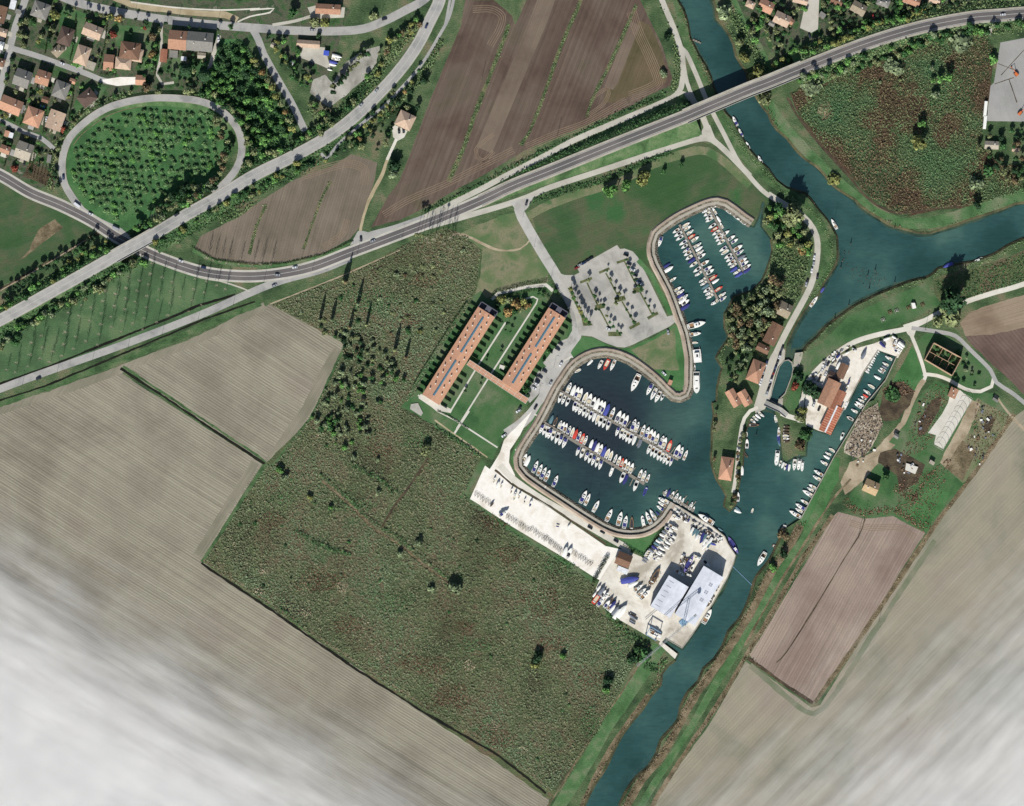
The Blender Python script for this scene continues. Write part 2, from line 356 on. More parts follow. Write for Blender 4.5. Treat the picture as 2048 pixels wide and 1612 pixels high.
# ------------------------------------------------------------------ waters (photograph pixels)
RIVER = ([(1354, -80), (1354, 0), (1366, 20), (1374, 45), (1379, 75), (1389, 95), (1396, 110), (1409, 130), (1421, 155), (1424, 172), (1436, 198), (1449, 225), (1464, 240),
          (1474, 260), (1489, 285), (1499, 300), (1514, 318), (1536, 338), (1551, 360), (1573, 377), (1611, 389), (1636, 420), (1653, 440), (1661, 453), (1672, 473), (1673, 503), (1672, 523),
          (1661, 543), (1646, 565), (1636, 588), (1618, 605), (1608, 620), (1596, 638), (1586, 655), (1578, 675), (1573, 690), (1572, 705), (1569, 720), (1584, 723), (1593, 705), (1608, 703),
          (1618, 690), (1636, 675), (1653, 655), (1676, 638), (1696, 623), (1716, 610), (1741, 598), (1761, 588), (1786, 578), (1811, 568), (1836, 560), (1851, 558),
          (1866, 550), (1878, 538), (1906, 533), (1926, 528), (1946, 525), (1966, 518), (1993, 508), (2016, 493), (2048, 478), (2300, 400), (2300, 310), (2048, 403),
          (2031, 405), (1998, 418), (1961, 430), (1936, 438), (1911, 448), (1886, 455), (1861, 463), (1836, 463), (1806, 455), (1781, 448), (1761, 435), (1741, 423),
          (1721, 408), (1711, 397), (1686, 382), (1666, 367), (1653, 350), (1636, 332), (1611, 315), (1593, 297), (1576, 275), (1558, 260), (1546, 245), (1538, 225), (1529, 215),
          (1519, 200), (1499, 165), (1496, 145), (1484, 127), (1474, 110), (1469, 87), (1461, 70), (1449, 50), (1436, 37), (1434, 15), (1429, 0), (1429, -80)])
LOCK = [(1569, 720), (1566, 726), (1558.6, 732.6), (1553, 750), (1549, 764), (1543.5, 782), (1542, 791), (1536, 803), (1530, 818), (1550, 824), (1554, 809),
        (1560, 797), (1570, 787), (1578, 766), (1583, 753), (1586, 737), (1584, 723)]
BASIN = [(1501, 450), (1486, 440), (1464, 423), (1449, 413), (1434, 409), (1414, 413), (1386, 425), (1356, 440), (1334, 455), (1316, 470), (1310, 488), (1310, 508), (1316, 525), (1331, 553),
         (1344, 578), (1354, 603), (1361, 623), (1366, 637), (1376, 665), (1381, 690), (1385, 715), (1385, 740), (1384, 773), (1376, 793), (1361, 800), (1346, 798), (1331, 785),
         (1306, 760), (1281, 740), (1259, 725), (1236, 715), (1211, 710), (1186, 713), (1164, 723), (1146, 738), (1131, 760), (1119, 778), (1106, 803), (1096, 823), (1081, 851),
         (1061, 881), (1049, 901), (1043, 916), (1044, 931), (1056, 946), (1086, 968), (1124, 993), (1174, 1026), (1211, 1048), (1236, 1058), (1261, 1061), (1286, 1058),
         (1306, 1048), (1324, 1031), (1334, 1016), (1341, 1003)]
LOWER = BASIN + [(1354, 1011), (1386, 1031), (1424, 1053), (1449, 1073), (1455, 1087), (1471, 1111), (1466, 1128), (1454, 1156), (1444, 1181), (1424, 1209), (1399, 1246), (1384, 1269), (1364, 1296),
         (1331, 1276), (1324, 1284), (1355, 1308), (1349, 1319), (1334, 1329), (1321, 1349), (1319, 1369), (1301, 1389), (1284, 1416), (1261, 1444), (1241, 1471), (1224, 1504),
         (1209, 1536), (1184, 1574), (1166, 1612), (1110, 1720), (1180, 1720), (1241, 1612), (1254, 1584), (1274, 1556), (1299, 1534), (1316, 1506), (1324, 1481), (1346, 1456), (1359, 1439), (1364, 1414),
         (1379, 1384), (1399, 1364), (1409, 1339), (1429, 1321), (1449, 1291), (1459, 1264), (1481, 1239), (1494, 1214), (1504, 1188), (1514, 1156), (1541, 1121), (1561, 1081), (1573, 1056), (1601, 1038), (1618, 1006),
         (1636, 978), (1651, 946), (1668, 913), (1676, 901), (1696, 868), (1716, 833), (1733, 806), (1748, 800), (1771, 760), (1793, 713), (1761, 702), (1756, 700), (1726, 745), (1711, 773), (1696, 803), (1683, 818), (1671, 848), (1661, 868),
         (1636, 861), (1618, 856), (1618, 868), (1613, 888), (1611, 911), (1601, 911), (1588, 913), (1573, 923), (1566, 918), (1563, 893), (1561, 866), (1556, 843), (1550, 824), (1530, 818),
         (1511, 826), (1499, 838), (1491, 861), (1491, 881), (1486, 906), (1484, 931), (1479, 956), (1474, 981), (1471, 1006), (1460, 1021), (1449, 1011), (1454, 991), (1446, 976), (1436, 961), (1426, 931), (1424, 911),
         (1426, 881), (1426, 856), (1429, 831), (1426, 806), (1434, 803), (1436, 778), (1441, 753), (1446, 735), (1434, 715), (1446, 695), (1459, 675), (1451, 653), (1451, 628), (1459, 615), (1469, 595), (1491, 588), (1504, 583),
         (1514, 573), (1524, 563), (1534, 543), (1546, 503), (1543, 478), (1524, 452), (1530, 405), (1524, 402), (1514, 438), (1506, 452)]

# ------------------------------------------------------------------ centre lines of roads
MAIN = [(-60, 325), (0, 350), (60, 385), (120, 410), (180, 440), (235, 475), (290, 503), (330, 520), (400, 543), (470, 552), (540, 550), (620, 535), (700, 505), (780, 475), (880, 436), (960, 402), (1024, 372),
        (1100, 342), (1199, 302), (1290, 266), (1369, 235), (1399, 222), (1499, 180), (1536, 166), (1636, 125), (1736, 87), (1836, 57), (1936, 37), (2001, 31), (2048, 27), (2200, 18)]
OVER = [(-80, 678), (0, 641), (125, 573), (237, 510), (300, 475), (375, 430), (430, 399), (512, 350), (587, 313), (662, 270), (724, 220), (787, 155), (832, 95), (862, 37), (879, 0), (890, -60)]
LOOP = [(157, 412), (150, 403), (130, 370), (124, 338), (127, 307), (140, 275), (170, 245), (207, 220), (250, 205), (300, 197), (350, 197), (400, 203), (437, 218), (467, 245), (482, 275), (484, 307), (475, 335), (457, 360), (428, 388)]
w_main = dens(smooth(MAIN), 4); w_over = dens(smooth(OVER), 4); w_loop = dens(smooth(LOOP), 3)
zmain = [float(np.interp(p[0], [P((x, 0))[0] for x in (965, 1385, 1600, 2060)], [0, 8.3, 8.3, 1.4])) for p in w_main]
zover = [float(np.interp(p[0], [P((x, 0))[0] for x in (-60, 0, 235, 300, 560, 730)], [2, 3, 6.5, 6.5, 3.5, 0.15])) for p in w_over]
_n1 = len(w_loop); zloop = [float(np.interp(i / _n1, [0, 0.12, 0.4, 1], [0.05, 0.1, 1.5, 5.0])) for i in range(_n1)]
_i0 = next(i for i, z in enumerate(zmain) if z > 0)
main_flat = [p for p, z in zip(w_main, zmain) if z <= 0] + [w_main[_i0]]

# ------------------------------------------------------------------ regions, lowest first: (object name, material, 'poly'/'line', points, width px)
R = []
NATURAL = {'hedgeline', 'greenish_field', 'ground', 'marsh', 'scrub', 'meadow', 'lawn', 'lawn_bright', 'lawn_tan', 'dyke', 'garden', 'orchard', 'plant', 'verge', 'ditch', 'drygrass', 'rubble', 'darkearth', 'dirt', 'tanlane', 'headland', 'stonegravel', 'tan_field', 'umber_field'}
_rj = random.Random(99)
def ragged(ring, amp):
    q = dens(ring + [ring[0]], 3.0)[:-1]; out = []; o1 = 0.0
    for (x, y), (nx, ny) in zip(q, normals(q, True)):
        if not (-470 < x < 470 and -380 < y < 380): out.append((x, y)); continue
        o1 = o1 * 0.6 + _rj.uniform(-amp, amp) * 0.8; out.append((x + nx * o1, y + ny * o1))
    return out
def poly(n, m, pts):
    w = [P(p) for p in pts]
    if m in NATURAL or m in ('brown', 'brown_rose', 'brown_pale', 'brown_lite', 'brown_green', 'grey_field', 'stubble'): w = ragged(w, 0.55 if m in NATURAL else 0.3)
    R.append((n, m, 'poly', w, 0))
def line(n, m, pts, w, sm=True, world=False):
    q = pts if world else (smooth(pts, 5) if sm else [P(p) for p in pts])
    if m in NATURAL:
        q = dens(q, 3); hw = w * S / 2; R.append((n, m, 'poly', ragged(offset(q, hw) + offset(q, -hw)[::-1], min(0.5, hw * 0.4)), 0)); return
    R.append((n, m, 'line', q, w * S / 2))

poly('garden', 'garden', [(-80, -80), (590, -80), (700, 20), (640, 200), (560, 90), (470, 80), (420, 180), (250, 185), (160, 240), (110, 370), (60, 380), (-80, 300)])
poly('garden', 'garden', [(1480, -80), (1990, -80), (1960, 0), (1800, 40), (1700, 75), (1640, 95), (1560, 110), (1500, 80), (1470, 0)])
poly('garden', 'lawn', [(122, 12), (176, 28), (150, 125), (112, 112)]); poly('garden', 'lawn', [(225, 50), (322, 56), (316, 140), (282, 140), (275, 95), (235, 90)]); poly('garden', 'lawn', [(150, 205), (170, 170), (215, 172), (200, 195), (160, 240), (138, 240)]); poly('garden', 'darkearth', [(60, 325), (105, 345), (108, 378), (45, 352)]); poly('garden', 'lawn', [(345, 115), (420, 120), (412, 150), (345, 160)])
poly('field', 'stubble', [(245, 735), (400, 680), (540, 608), (600, 640), (690, 688), (665, 750), (620, 835), (545, 932), (525, 925)])
poly('field', 'stubble', [(-120, 862), (0, 818), (100, 790), (235, 742), (525, 928), (402, 1122), (520, 1198), (700, 1325), (850, 1420), (1000, 1505), (1100, 1585), (1070, 1800), (-120, 1800)])
line('field', 'headland', [(676, 700), (612, 820), (540, 925)], 22, False)
line('field', 'headland', [(510, 925), (395, 1112)], 18, False)
line('field', 'headland', [(-60, 838), (100, 790), (240, 740), (400, 678), (530, 612)], 16, False)
poly('marsh', 'marsh', [(545, 610), (640, 568), (760, 515), (830, 478), (890, 455), (930, 470), (962, 500), (958, 560), (945, 605), (880, 700), (830, 790), (800, 815), (870, 850), (965, 905), (930, 990), (990, 1040), (1190, 1165),
                         (1200, 1225), (1300, 1290), (1262, 1340), (1200, 1460), (1100, 1600), (402, 1122), (530, 928), (620, 835), (690, 688), (600, 640)])
poly('meadow', 'lawn_tan', [(915, 470), (1000, 430), (1030, 425), (1056, 450), (1097, 545), (1095, 568), (990, 590), (945, 605), (960, 555), (965, 500)])
line('meadow', 'lawn', [(970, 590), (945, 610), (880, 700), (815, 820)], 26, False)
line('path', 'dirt', [(905, 470), (930, 470), (960, 485), (1000, 500), (1040, 498), (1062, 478)], 5)
poly('lawn', 'lawn', [(815, 815), (830, 780), (960, 600), (1000, 590), (1095, 565), (1130, 590), (1150, 640), (1150, 670), (1120, 730), (1050, 815), (1010, 865), (985, 920), (900, 875)])
poly('meadow', 'meadow', [(1058, 412), (1200, 362), (1330, 300), (1400, 283), (1450, 297), (1490, 345), (1540, 392), (1512, 440), (1300, 560), (1160, 570), (1115, 545), (1080, 480)])
line('meadow', 'lawn_tan', [(1040, 440), (1110, 405), (1230, 365), (1330, 320), (1400, 300), (1440, 318), (1500, 370)], 16)
poly('orchard_ground', 'orchard', [(157, 405), (135, 370), (128, 310), (145, 272), (205, 224), (300, 202), (400, 207), (467, 250), (480, 300), (450, 360), (330, 430), (255, 465), (200, 440)])
poly('wood_ground', 'orchard', [(430, 78), (482, 78), (520, 130), (595, 262), (560, 290), (500, 320), (490, 270), (440, 212), (395, 190), (425, 140)])
poly('meadow', 'plant', [(-80, 700), (0, 662), (130, 590), (300, 500), (400, 550), (485, 578), (400, 620), (250, 685), (100, 740), (-80, 805)])
poly('meadow', 'meadow', [(-80, 350), (0, 362), (60, 393), (195, 455), (110, 505), (0, 575), (-80, 620)])
poly('field', 'drygrass', [(60, 500), (75, 460), (110, 438), (125, 455), (80, 490), (40, 520)])
poly('scrub', 'scrub', [(1580, 185), (1620, 160), (1700, 130), (1800, 95), (1900, 68), (1975, 66), (1990, 100), (1970, 250), (1960, 290), (2000, 330), (2150, 330), (2150, 375), (1960, 412), (1880, 420), (1800, 435), (1740, 400), (1690, 340), (1640, 290), (1600, 240)])
poly('marsh', 'marsh', [(1866, 556), (1930, 540), (2000, 520), (2150, 460), (2150, 545), (2000, 588), (1890, 620), (1868, 590)])
poly('lawn', 'lawn', [(1640, 690), (1700, 630), (1800, 585), (1852, 565), (1885, 610), (1800, 650), (1690, 685), (1625, 735), (1606, 790), (1596, 820), (1562, 822), (1588, 770), (1590, 720), (1610, 705)])
poly('lawn', 'lawn_bright', [(1800, 735), (1825, 690), (1844, 740), (1848, 760), (1815, 800), (1780, 820), (1757, 812)])
poly('lawn', 'lawn', [(1825, 690), (1850, 668), (1890, 668), (1940, 700), (1985, 745), (1985, 775), (1930, 775), (1862, 750)])
poly('lawn', 'lawn', [(1835, 800), (1870, 760), (1930, 785), (1990, 785), (2030, 830), (1960, 960), (1860, 1068), (1790, 1040), (1730, 1035), (1690, 1000), (1740, 940)])
poly('lawn', 'lawn_tan', [(1955, 795), (2025, 835), (1965, 945), (1925, 965), (1890, 935)]); poly('path', 'dirt', [(1944, 800), (1962, 808), (1925, 890), (1895, 940), (1880, 925)]); poly('path', 'darkearth', [(1975, 830), (1992, 838), (1980, 865), (1966, 858)]); poly('path', 'darkearth', [(1836, 840), (1862, 800), (1884, 790), (1880, 820), (1850, 870), (1836, 872)])
poly('path', 'dirt', [(1700, 925), (1745, 905), (1770, 880), (1790, 890), (1750, 935), (1720, 965), (1690, 990), (1680, 965)])
poly('lawn', 'lawn_bright', [(1853, 975), (1905, 985), (1852, 1062), (1812, 1025)])
poly('field', 'drygrass', [(1925, 880), (1955, 900), (1925, 960), (1890, 935)])
poly('lawn', 'lawn_bright', [(1660, 915), (1680, 915), (1676, 960), (1640, 1040), (1610, 1060), (1600, 1040), (1640, 970)])
poly('field', 'tan_field', [(1920, 645), (1938, 625), (1970, 612), (2150, 560), (2150, 640), (2060, 655), (1990, 670), (1931, 673)])
poly('field', 'umber_field', [(1931, 673), (1990, 668), (2060, 653), (2150, 640), (2150, 900), (2060, 800), (1990, 735), (1945, 690)])
poly('field', 'brown', [(930, -80), (937, 0), (987, 0), (1024, 32), (1030, 50), (1054, 0), (1070, -80), (1274, -80), (1280, 0), (1299, 40), (1326, 95), (1344, 155), (1341, 172), (1299, 190), (1261, 212), (1174, 250),
                       (1119, 272), (1049, 300), (982, 342), (902, 385), (862, 408), (800, 440), (742, 455), (777, 390), (800, 360), (825, 295), (862, 195), (922, 50), (930, 0)])
line('field', 'brown_lite', [(1110, -60), (1085, 20), (1025, 165), (968, 300)], 34)
poly('field', 'brown_green', [(1278, 40), (1300, 50), (1322, 100), (1336, 150), (1330, 165), (1280, 185), (1225, 205), (1205, 205), (1215, 178)])
poly('field', 'brown_lite', [(1208, 173), (1262, 42), (1280, 52), (1236, 165), (1226, 180)])
line('grass_strip', 'hedgeline', [(1018, 50), (985, 140), (955, 215), (925, 300), (897, 362)], 9)
line('grass_strip', 'hedgeline', [(1165, -60), (1161, 0), (1125, 85), (1069, 240), (1042, 290)], 7)
line('grass_strip', 'hedgeline', [(1272, 10), (1224, 120), (1184, 200), (1174, 232)], 6)
poly('field', 'brown_pale', [(702, 308), (755, 325), (750, 360), (735, 403), (718, 455), (700, 478), (645, 508), (560, 525), (500, 527), (430, 517), (388, 497), (400, 473), (475, 435), (512, 408), (587, 360), (662, 332)])
line('grass_strip', 'hedgeline', [(662, 362), (640, 405), (607, 498)], 4)
line('grass_strip', 'hedgeline', [(532, 410), (512, 455), (499, 508)], 6)
line('grass_strip', 'dyke', [(386, 500), (430, 522), (510, 532), (560, 530), (650, 510), (708, 480)], 6)
poly('field', 'grey_field', [(2032, 832), (2160, 740), (2160, 1800), (1240, 1800), (1306, 1612), (1359, 1531), (1424, 1441), (1491, 1322), (1623, 1415), (1640, 1410), (1765, 1212), (1860, 1068)])
line('field', 'greenish_field', [(1500, 1330), (1570, 1390), (1610, 1423), (1645, 1418), (1700, 1340), (1780, 1215), (1870, 1080)], 11)
poly('field', 'brown_rose', [(1676, 1023), (1728, 1038), (1786, 1033), (1850, 1066), (1761, 1209), (1628, 1406), (1536, 1348), (1499, 1310), (1561, 1209), (1623, 1106), (1660, 1040)])
line('grass_strip', 'darkearth', [(1730, 1038), (1718, 1072), (1692, 1112), (1660, 1165), (1618, 1235), (1572, 1305), (1553, 1325)], 3)
line('grass_strip', 'drygrass', [(2028, 828), (1960, 930), (1855, 1072), (1765, 1210), (1690, 1320), (1630, 1405)], 9)
line('grass_strip', 'darkearth', [(1495, 1316), (1560, 1362), (1626, 1406)], 6, False)
# river banks
line('bank', 'drygrass', [(1600, 1050), (1570, 1110), (1540, 1150), (1515, 1200), (1490, 1245), (1455, 1300), (1420, 1350), (1385, 1400), (1355, 1455), (1325, 1510), (1280, 1565), (1240, 1640)], 16)
line('bank', 'dyke', [(1650, 985), (1612, 1070), (1560, 1145), (1520, 1222), (1475, 1300), (1430, 1370), (1385, 1450), (1340, 1520), (1300, 1580), (1262, 1650)], 14)
line('bank', 'drygrass', [(1665, 1030), (1610, 1110), (1550, 1215), (1495, 1305), (1440, 1400), (1380, 1490), (1320, 1585), (1290, 1640)], 9)
line('bank', 'drygrass', [(1298, 1390), (1260, 1445), (1215, 1510), (1180, 1580), (1150, 1640)], 12)
line('bank', 'dyke', [(1320, 1292), (1300, 1325), (1260, 1385), (1215, 1450), (1170, 1530), (1110, 1625)], 26)
line('bank', 'drygrass', [(1284, 1320), (1240, 1390), (1190, 1460), (1130, 1560), (1090, 1620)], 3)
line('bank', 'dyke', [(1535, 205), (1560, 245), (1600, 290), (1660, 350), (1700, 385), (1750, 425), (1800, 445), (1860, 445), (1940, 425), (2060, 385), (2160, 345)], 22)
line('grass_strip', 'darkearth', [(1575, 195), (1600, 240), (1650, 300), (1700, 355), (1740, 400), (1790, 425), (1860, 418), (1960, 405)], 5)
line('bank', 'verge', [(1355, 0), (1385, 110), (1420, 190), (1440, 230), (1480, 300), (1530, 350), (1590, 395), (1640, 450), (1655, 520), (1630, 580)], 20)
line('grass_strip', 'dyke', [(1468, 0), (1490, 50), (1520, 95), (1540, 140)], 10)
# ditches and verges
line('ditch', 'verge', [(246, 733), (350, 801), (514, 911), (533, 926)], 5, False)
line('ditch', 'ditch', [(241, 737), (350, 808), (512, 917), (530, 928)], 5, False)
line('grass_strip', 'verge', [(690, 690), (622, 835), (545, 932), (530, 930), (404, 1124)], 6, False)
line('grass_strip', 'drygrass', [(408, 1120), (530, 1200), (705, 1320), (855, 1415), (1005, 1500), (1098, 1578)], 4, False)
line('ditch', 'ditch', [(402, 1126), (520, 1205), (700, 1330), (850, 1426), (1000, 1512), (1092, 1587)], 5, False)
line('grass_strip', 'verge', [(-60, 835), (0, 808), (75, 782), (250, 718), (400, 655), (520, 606)], 12, False)
line('ditch', 'ditch', [(-60, 828), (0, 801), (90, 772), (250, 706), (400, 642), (510, 603)], 4, False)
line('ditch', 'ditch', [(-60, 800), (0, 768), (80, 740), (250, 672), (400, 610), (470, 590)], 5, False)
line('grass_strip', 'darkearth', [(-60, 615), (0, 580), (100, 522), (190, 470), (215, 462)], 6, False)
line('path', 'dirt', [(0, 582), (100, 524), (180, 475)], 2, False)
line('grass_strip', 'drygrass', [(645, 962), (700, 1010), (745, 1055), (800, 1090), (860, 1140), (912, 1175)], 5)
line('grass_strip', 'darkearth', [(856, 915), (820, 970), (790, 1010), (763, 1055)], 4)
line('grass_strip', 'darkearth', [(560, 620), (700, 560), (820, 505)], 3)
line('path', 'dirt', [(540, 608), (600, 585), (700, 545), (800, 500)], 2.5, False)
# roads and lanes
line('road', 'lane', [(850, 434), (880, 419), (920, 399), (960, 379), (1024, 345), (1100, 306), (1149, 280), (1249, 237), (1324, 205), (1356, 187), (1365, 160), (1366, 130), (1362, 100), (1347, 55), (1324, 0), (1305, -60)], 11)
line('road', 'lane', [(1362, 95), (1372, 105), (1384, 130), (1399, 165), (1411, 195), (1429, 232), (1449, 270), (1464, 300), (1481, 330), (1514, 370), (1536, 390), (1561, 404)], 9)
line('road', 'lane', [(1350, 188), (1375, 190), (1391, 207), (1405, 232), (1414, 255), (1422, 275)], 12)
line('road', 'lane', [(1366, 120), (1374, 165), (1391, 207)], 8)
line('road', 'lane', [(840, 458), (887, 445), (937, 431), (1012, 409), (1060, 392), (1099, 375), (1199, 342), (1274, 317), (1349, 292), (1399, 278), (1424, 280), (1449, 300), (1474, 325), (1500, 352)], 11)
poly('road', 'lane', [(1399, 272), (1409, 250), (1420, 250), (1430, 275), (1460, 306), (1424, 286)])
poly('road', 'lane', [(855, 432), (920, 396), (905, 416), (880, 432)])
line('road', 'asphalt_pale', [(-80, 808), (0, 778), (75, 750), (250, 688), (400, 630), (490, 590), (560, 562), (640, 540), (700, 516)], 15)
line('road', 'asphalt_pale', [(720, 478), (745, 468), (790, 456), (850, 435)], 12)
line('road', 'lane', [(500, 583), (486, 577), (475, 573), (440, 562), (400, 555), (330, 530)], 3)
line('road', 'asphalt_pale', [(150, 400), (165, 420), (200, 443), (240, 462), (256, 476)], 12)
line('road', 'lane', main_flat, 25, world=True)
line('road', 'asphalt', main_flat, 18, world=True)
line('road', 'lane', [(1536, 388), (1561, 404), (1593, 423), (1618, 445), (1633, 473), (1635, 503), (1631, 538), (1621, 573), (1603, 608), (1581, 648), (1563, 683), (1548, 715)], 12)
poly('road', 'lane', [(1556, 690), (1570, 700), (1569, 719), (1556, 733), (1550, 750), (1543, 780), (1541, 792), (1534, 806), (1530, 822), (1511, 826), (1508, 812), (1515, 790), (1522, 762), (1532, 735), (1541, 712)])
line('path', 'whitelane', [(1516, 815), (1500, 822), (1489, 836), (1484, 851), (1479, 881), (1476, 906), (1471, 956), (1466, 985)], 7)
line('road', 'marinaroad', [(1045, 402), (1038, 420), (1054, 453), (1086, 508), (1111, 548), (1129, 583), (1149, 623), (1154, 648), (1152, 675), (1136, 703), (1119, 738), (1099, 773), (1075, 812), (1045, 845), (1012, 868)], 20)
poly('road', 'marinaroad', [(1020, 404), (1068, 392), (1056, 415), (1045, 425), (1030, 418)])
poly('car_park', 'parking', [(1111, 543), (1129, 550), (1149, 550), (1159, 545), (1154, 535), (1234, 490), (1240, 498), (1249, 497), (1266, 503), (1276, 515), (1334, 633), (1356, 628), (1358, 638), (1339, 653), (1299, 673), (1264, 690), (1249, 695),
                            (1234, 694), (1209, 685), (1184, 673), (1158, 670), (1150, 630), (1130, 580)])
poly('road', 'gravel', [(1064, 822), (1031, 856), (1020, 866), (1008, 880), (1000, 905), (985, 930), (975, 945), (990, 960), (1024, 968), (1030, 950), (1018, 925), (1020, 900), (1040, 870)])
line('road', 'whitelane', [(1000, 930), (1024, 956), (1074, 992), (1136, 1028), (1211, 1072), (1262, 1100)], 13)
line('grass_strip', 'darkearth', [(990, 940), (1024, 968), (1100, 1012), (1211, 1088)], 4, False)
poly('boat_park', 'gravel', [(970, 931), (987, 944), (1024, 971), (1100, 1016), (1211, 1092), (1239, 1098), (1250, 1105), (1224, 1121), (1199, 1160), (1186, 1153), (1124, 1113), (1024, 1053), (940, 998)])
line('lawn', 'lawn', [(968, 925), (925, 992), (1022, 1062), (1122, 1122), (1186, 1163)], 11, False)
poly('boatyard', 'yard', [(1341, 1005), (1354, 1011), (1386, 1031), (1424, 1053), (1449, 1073), (1455, 1087), (1471, 1111), (1466, 1128), (1454, 1156), (1424, 1209), (1384, 1269), (1364, 1296), (1331, 1276), (1324, 1284), (1295, 1272),
                         (1240, 1240), (1200, 1207), (1186, 1190), (1199, 1160), (1224, 1121), (1243, 1098), (1270, 1108), (1288, 1116), (1330, 1058), (1322, 1035)])
poly('pier', 'yard', [(1331, 1276), (1355, 1308), (1350, 1318), (1318, 1288), (1322, 1278)])
# marina green strips
line('lawn', 'lawn_bright', [(1106, 778), (1085, 815), (1052, 868), (1030, 900), (1026, 925), (1040, 945), (1080, 975), (1130, 1008), (1200, 1052), (1250, 1080)], 8)
poly('lawn', 'lawn_bright', [(1235, 1072), (1262, 1074), (1300, 1068), (1322, 1052), (1288, 1113), (1262, 1100)])
poly('lawn', 'lawn_bright', [(1164, 672), (1184, 676), (1234, 698), (1262, 696), (1305, 675), (1352, 648), (1362, 660), (1372, 730), (1376, 775), (1362, 790), (1346, 785), (1300, 742), (1240, 706), (1190, 702), (1150, 722), (1140, 706)])
poly('lawn', 'lawn_tan', [(1262, 700), (1305, 680), (1350, 655), (1352, 700), (1358, 740), (1300, 738), (1280, 718)])
line('lawn', 'lawn_bright', [(1276, 520), (1300, 548), (1322, 590), (1342, 628)], 10)
line('lawn', 'lawn_bright', [(1298, 520), (1300, 490), (1310, 470)], 8)
# car park beds
Z = lambda pts: T(1024, 403, pts)
for a, b_ in [((600, 650), (690, 840)), ((700, 860), (790, 1030)), ((750, 570), (850, 760)), ((880, 800), (985, 980)), ((895, 470), (1005, 690)), ((1020, 715), (1120, 900))]:
    line('planting_bed', 'bed', Z([a, b_]), 3.0, False)
for a, b_, w in [((545, 648), (640, 612), 5), ((697, 570), (780, 535), 5), ((838, 490), (935, 458), 5), ((1085, 935), (1168, 890), 6), ((940, 1015), (1022, 972), 6), ((770, 1060), (875, 1060), 9), ((665, 850), (740, 830), 10), ((820, 790), (905, 770), 10), ((970, 715), (1050, 700), 10)]:
    line('planting_bed', 'bed', Z([a, b_]), w, False)
poly('planting_bed', 'bed', Z([(445, 690), (480, 690), (520, 820), (590, 930), (650, 990), (570, 995), (555, 930), (510, 830)]))
# quays: paving under the water's edge, brick walk outside it
line('quay', 'brickwalk', BASIN, 25, True); line('quay', 'quaypave', BASIN, 15, True)
for q in ([(1113, 730), (1144, 713), (1150, 722)], [(1030, 899), (1042, 905)], [(1068, 828), (1080, 834)], [(1100, 770), (1114, 778)], [(1086, 982), (1092, 972)], [(1192, 1060), (1198, 1048)]): line('path', 'whitewalk', q, 3, False)
poly('quay', 'lane', [(1344, 636), (1356, 622), (1368, 640), (1352, 648)])
line('boatyard', 'concrete', [(1350, 1013), (1384, 1037), (1420, 1058), (1443, 1075)], 3, False)
poly('car_park', 'marinaroad', T(820, 560, [(1960, 590), (1900, 700), (1800, 740), (1700, 870), (1600, 1000), (1640, 1040), (1540, 1100), (1470, 1240), (1380, 1380), (1440, 1480), (1620, 1300), (1800, 1000), (2010, 700)], 6.015))
line('path', 'drygrass', offset(w_loop, -5.6)[12:-30], 1.6, world=True)
# apartments: walks and the roofed link
line('path', 'whitewalk', T(820, 560, [(1150, 510), (830, 1010), (480, 1590)], 6.015), 3.2, False)
line('path', 'whitewalk', T(820, 560, [(1340, 240), (1480, 200), (1535, 230), (1520, 280), (1000, 1090), (930, 1200), (560, 1790)], 6.015), 3.0, False)
line('path', 'whitewalk', T(820, 560, [(980, 230), (1060, 160), (1400, 80), (1640, 60), (1720, 130)], 6.015), 7, False)
line('path', 'whitewalk', [(836, 790), (876, 823), (910, 840), (995, 895)], 3, False)
line('path', 'whitewalk', [(938, 822), (908, 868)], 4, False)
line('path', 'tanlane', [(870, 840), (925, 880), (975, 915)], 3, False)
poly('terrace', 'whitewalk', T(820, 560, [(130, 1370), (100, 1420), (320, 1570), (490, 1600), (510, 1560), (370, 1490)], 6.015))
# north-west roads
line('road', 'asphalt_pale', [(60, -40), (140, 0), (212, 19), (300, 35), (400, 47), (512, 56), (612, 62), (712, 60), (762, 45), (812, 20), (847, 0), (890, -40)], 17)
line('road', 'street', [(505, 58), (517, 80), (527, 107), (545, 140), (562, 170), (580, 200), (595, 230), (610, 262)], 14)
line('road', 'street', [(62, -60), (50, 0), (32, 50), (20, 95), (10, 138), (0, 180), (-20, 240)], 14)
line('road', 'street', [(26, 97), (75, 112), (125, 130), (175, 148), (215, 163), (272, 164)], 11)
poly('yard', 'gravel', [(200, 160), (240, 154), (272, 154), (275, 168), (235, 172), (215, 168)])
line('road', 'street', [(-20, 232), (25, 252), (50, 265), (82, 276), (108, 298)], 9)
line('path', 'lane', [(323, 45), (322, 110), (314, 150), (325, 168), (348, 165)], 5)
poly('yard', 'lane', [(425, 100), (436, 68), (442, 72), (424, 135), (414, 140)])
line('path', 'tanlane', [(200, -20), (262, 8), (350, 22), (450, 30), (475, 40)], 12)
line('path', 'whitelane', [(262, 4), (350, 15), (440, 20), (520, 17)], 3)
line('path', 'whitelane', [(475, 44), (500, 33), (540, 25), (548, 17), (500, 20)], 3)
line('path', 'lane', [(545, 50), (590, 42), (630, 30)], 6)
poly('yard', 'lane', [(615, 15), (635, 10), (690, 15), (688, 35), (625, 38)])
poly('car_park', 'stonegravel', [(732, 100), (759, 93), (752, 125), (727, 160), (687, 195), (659, 214), (642, 202), (620, 185), (625, 160), (650, 150), (665, 165), (690, 125)])
poly('yard', 'lane', [(595, 90), (650, 95), (662, 140), (640, 130), (600, 115)])
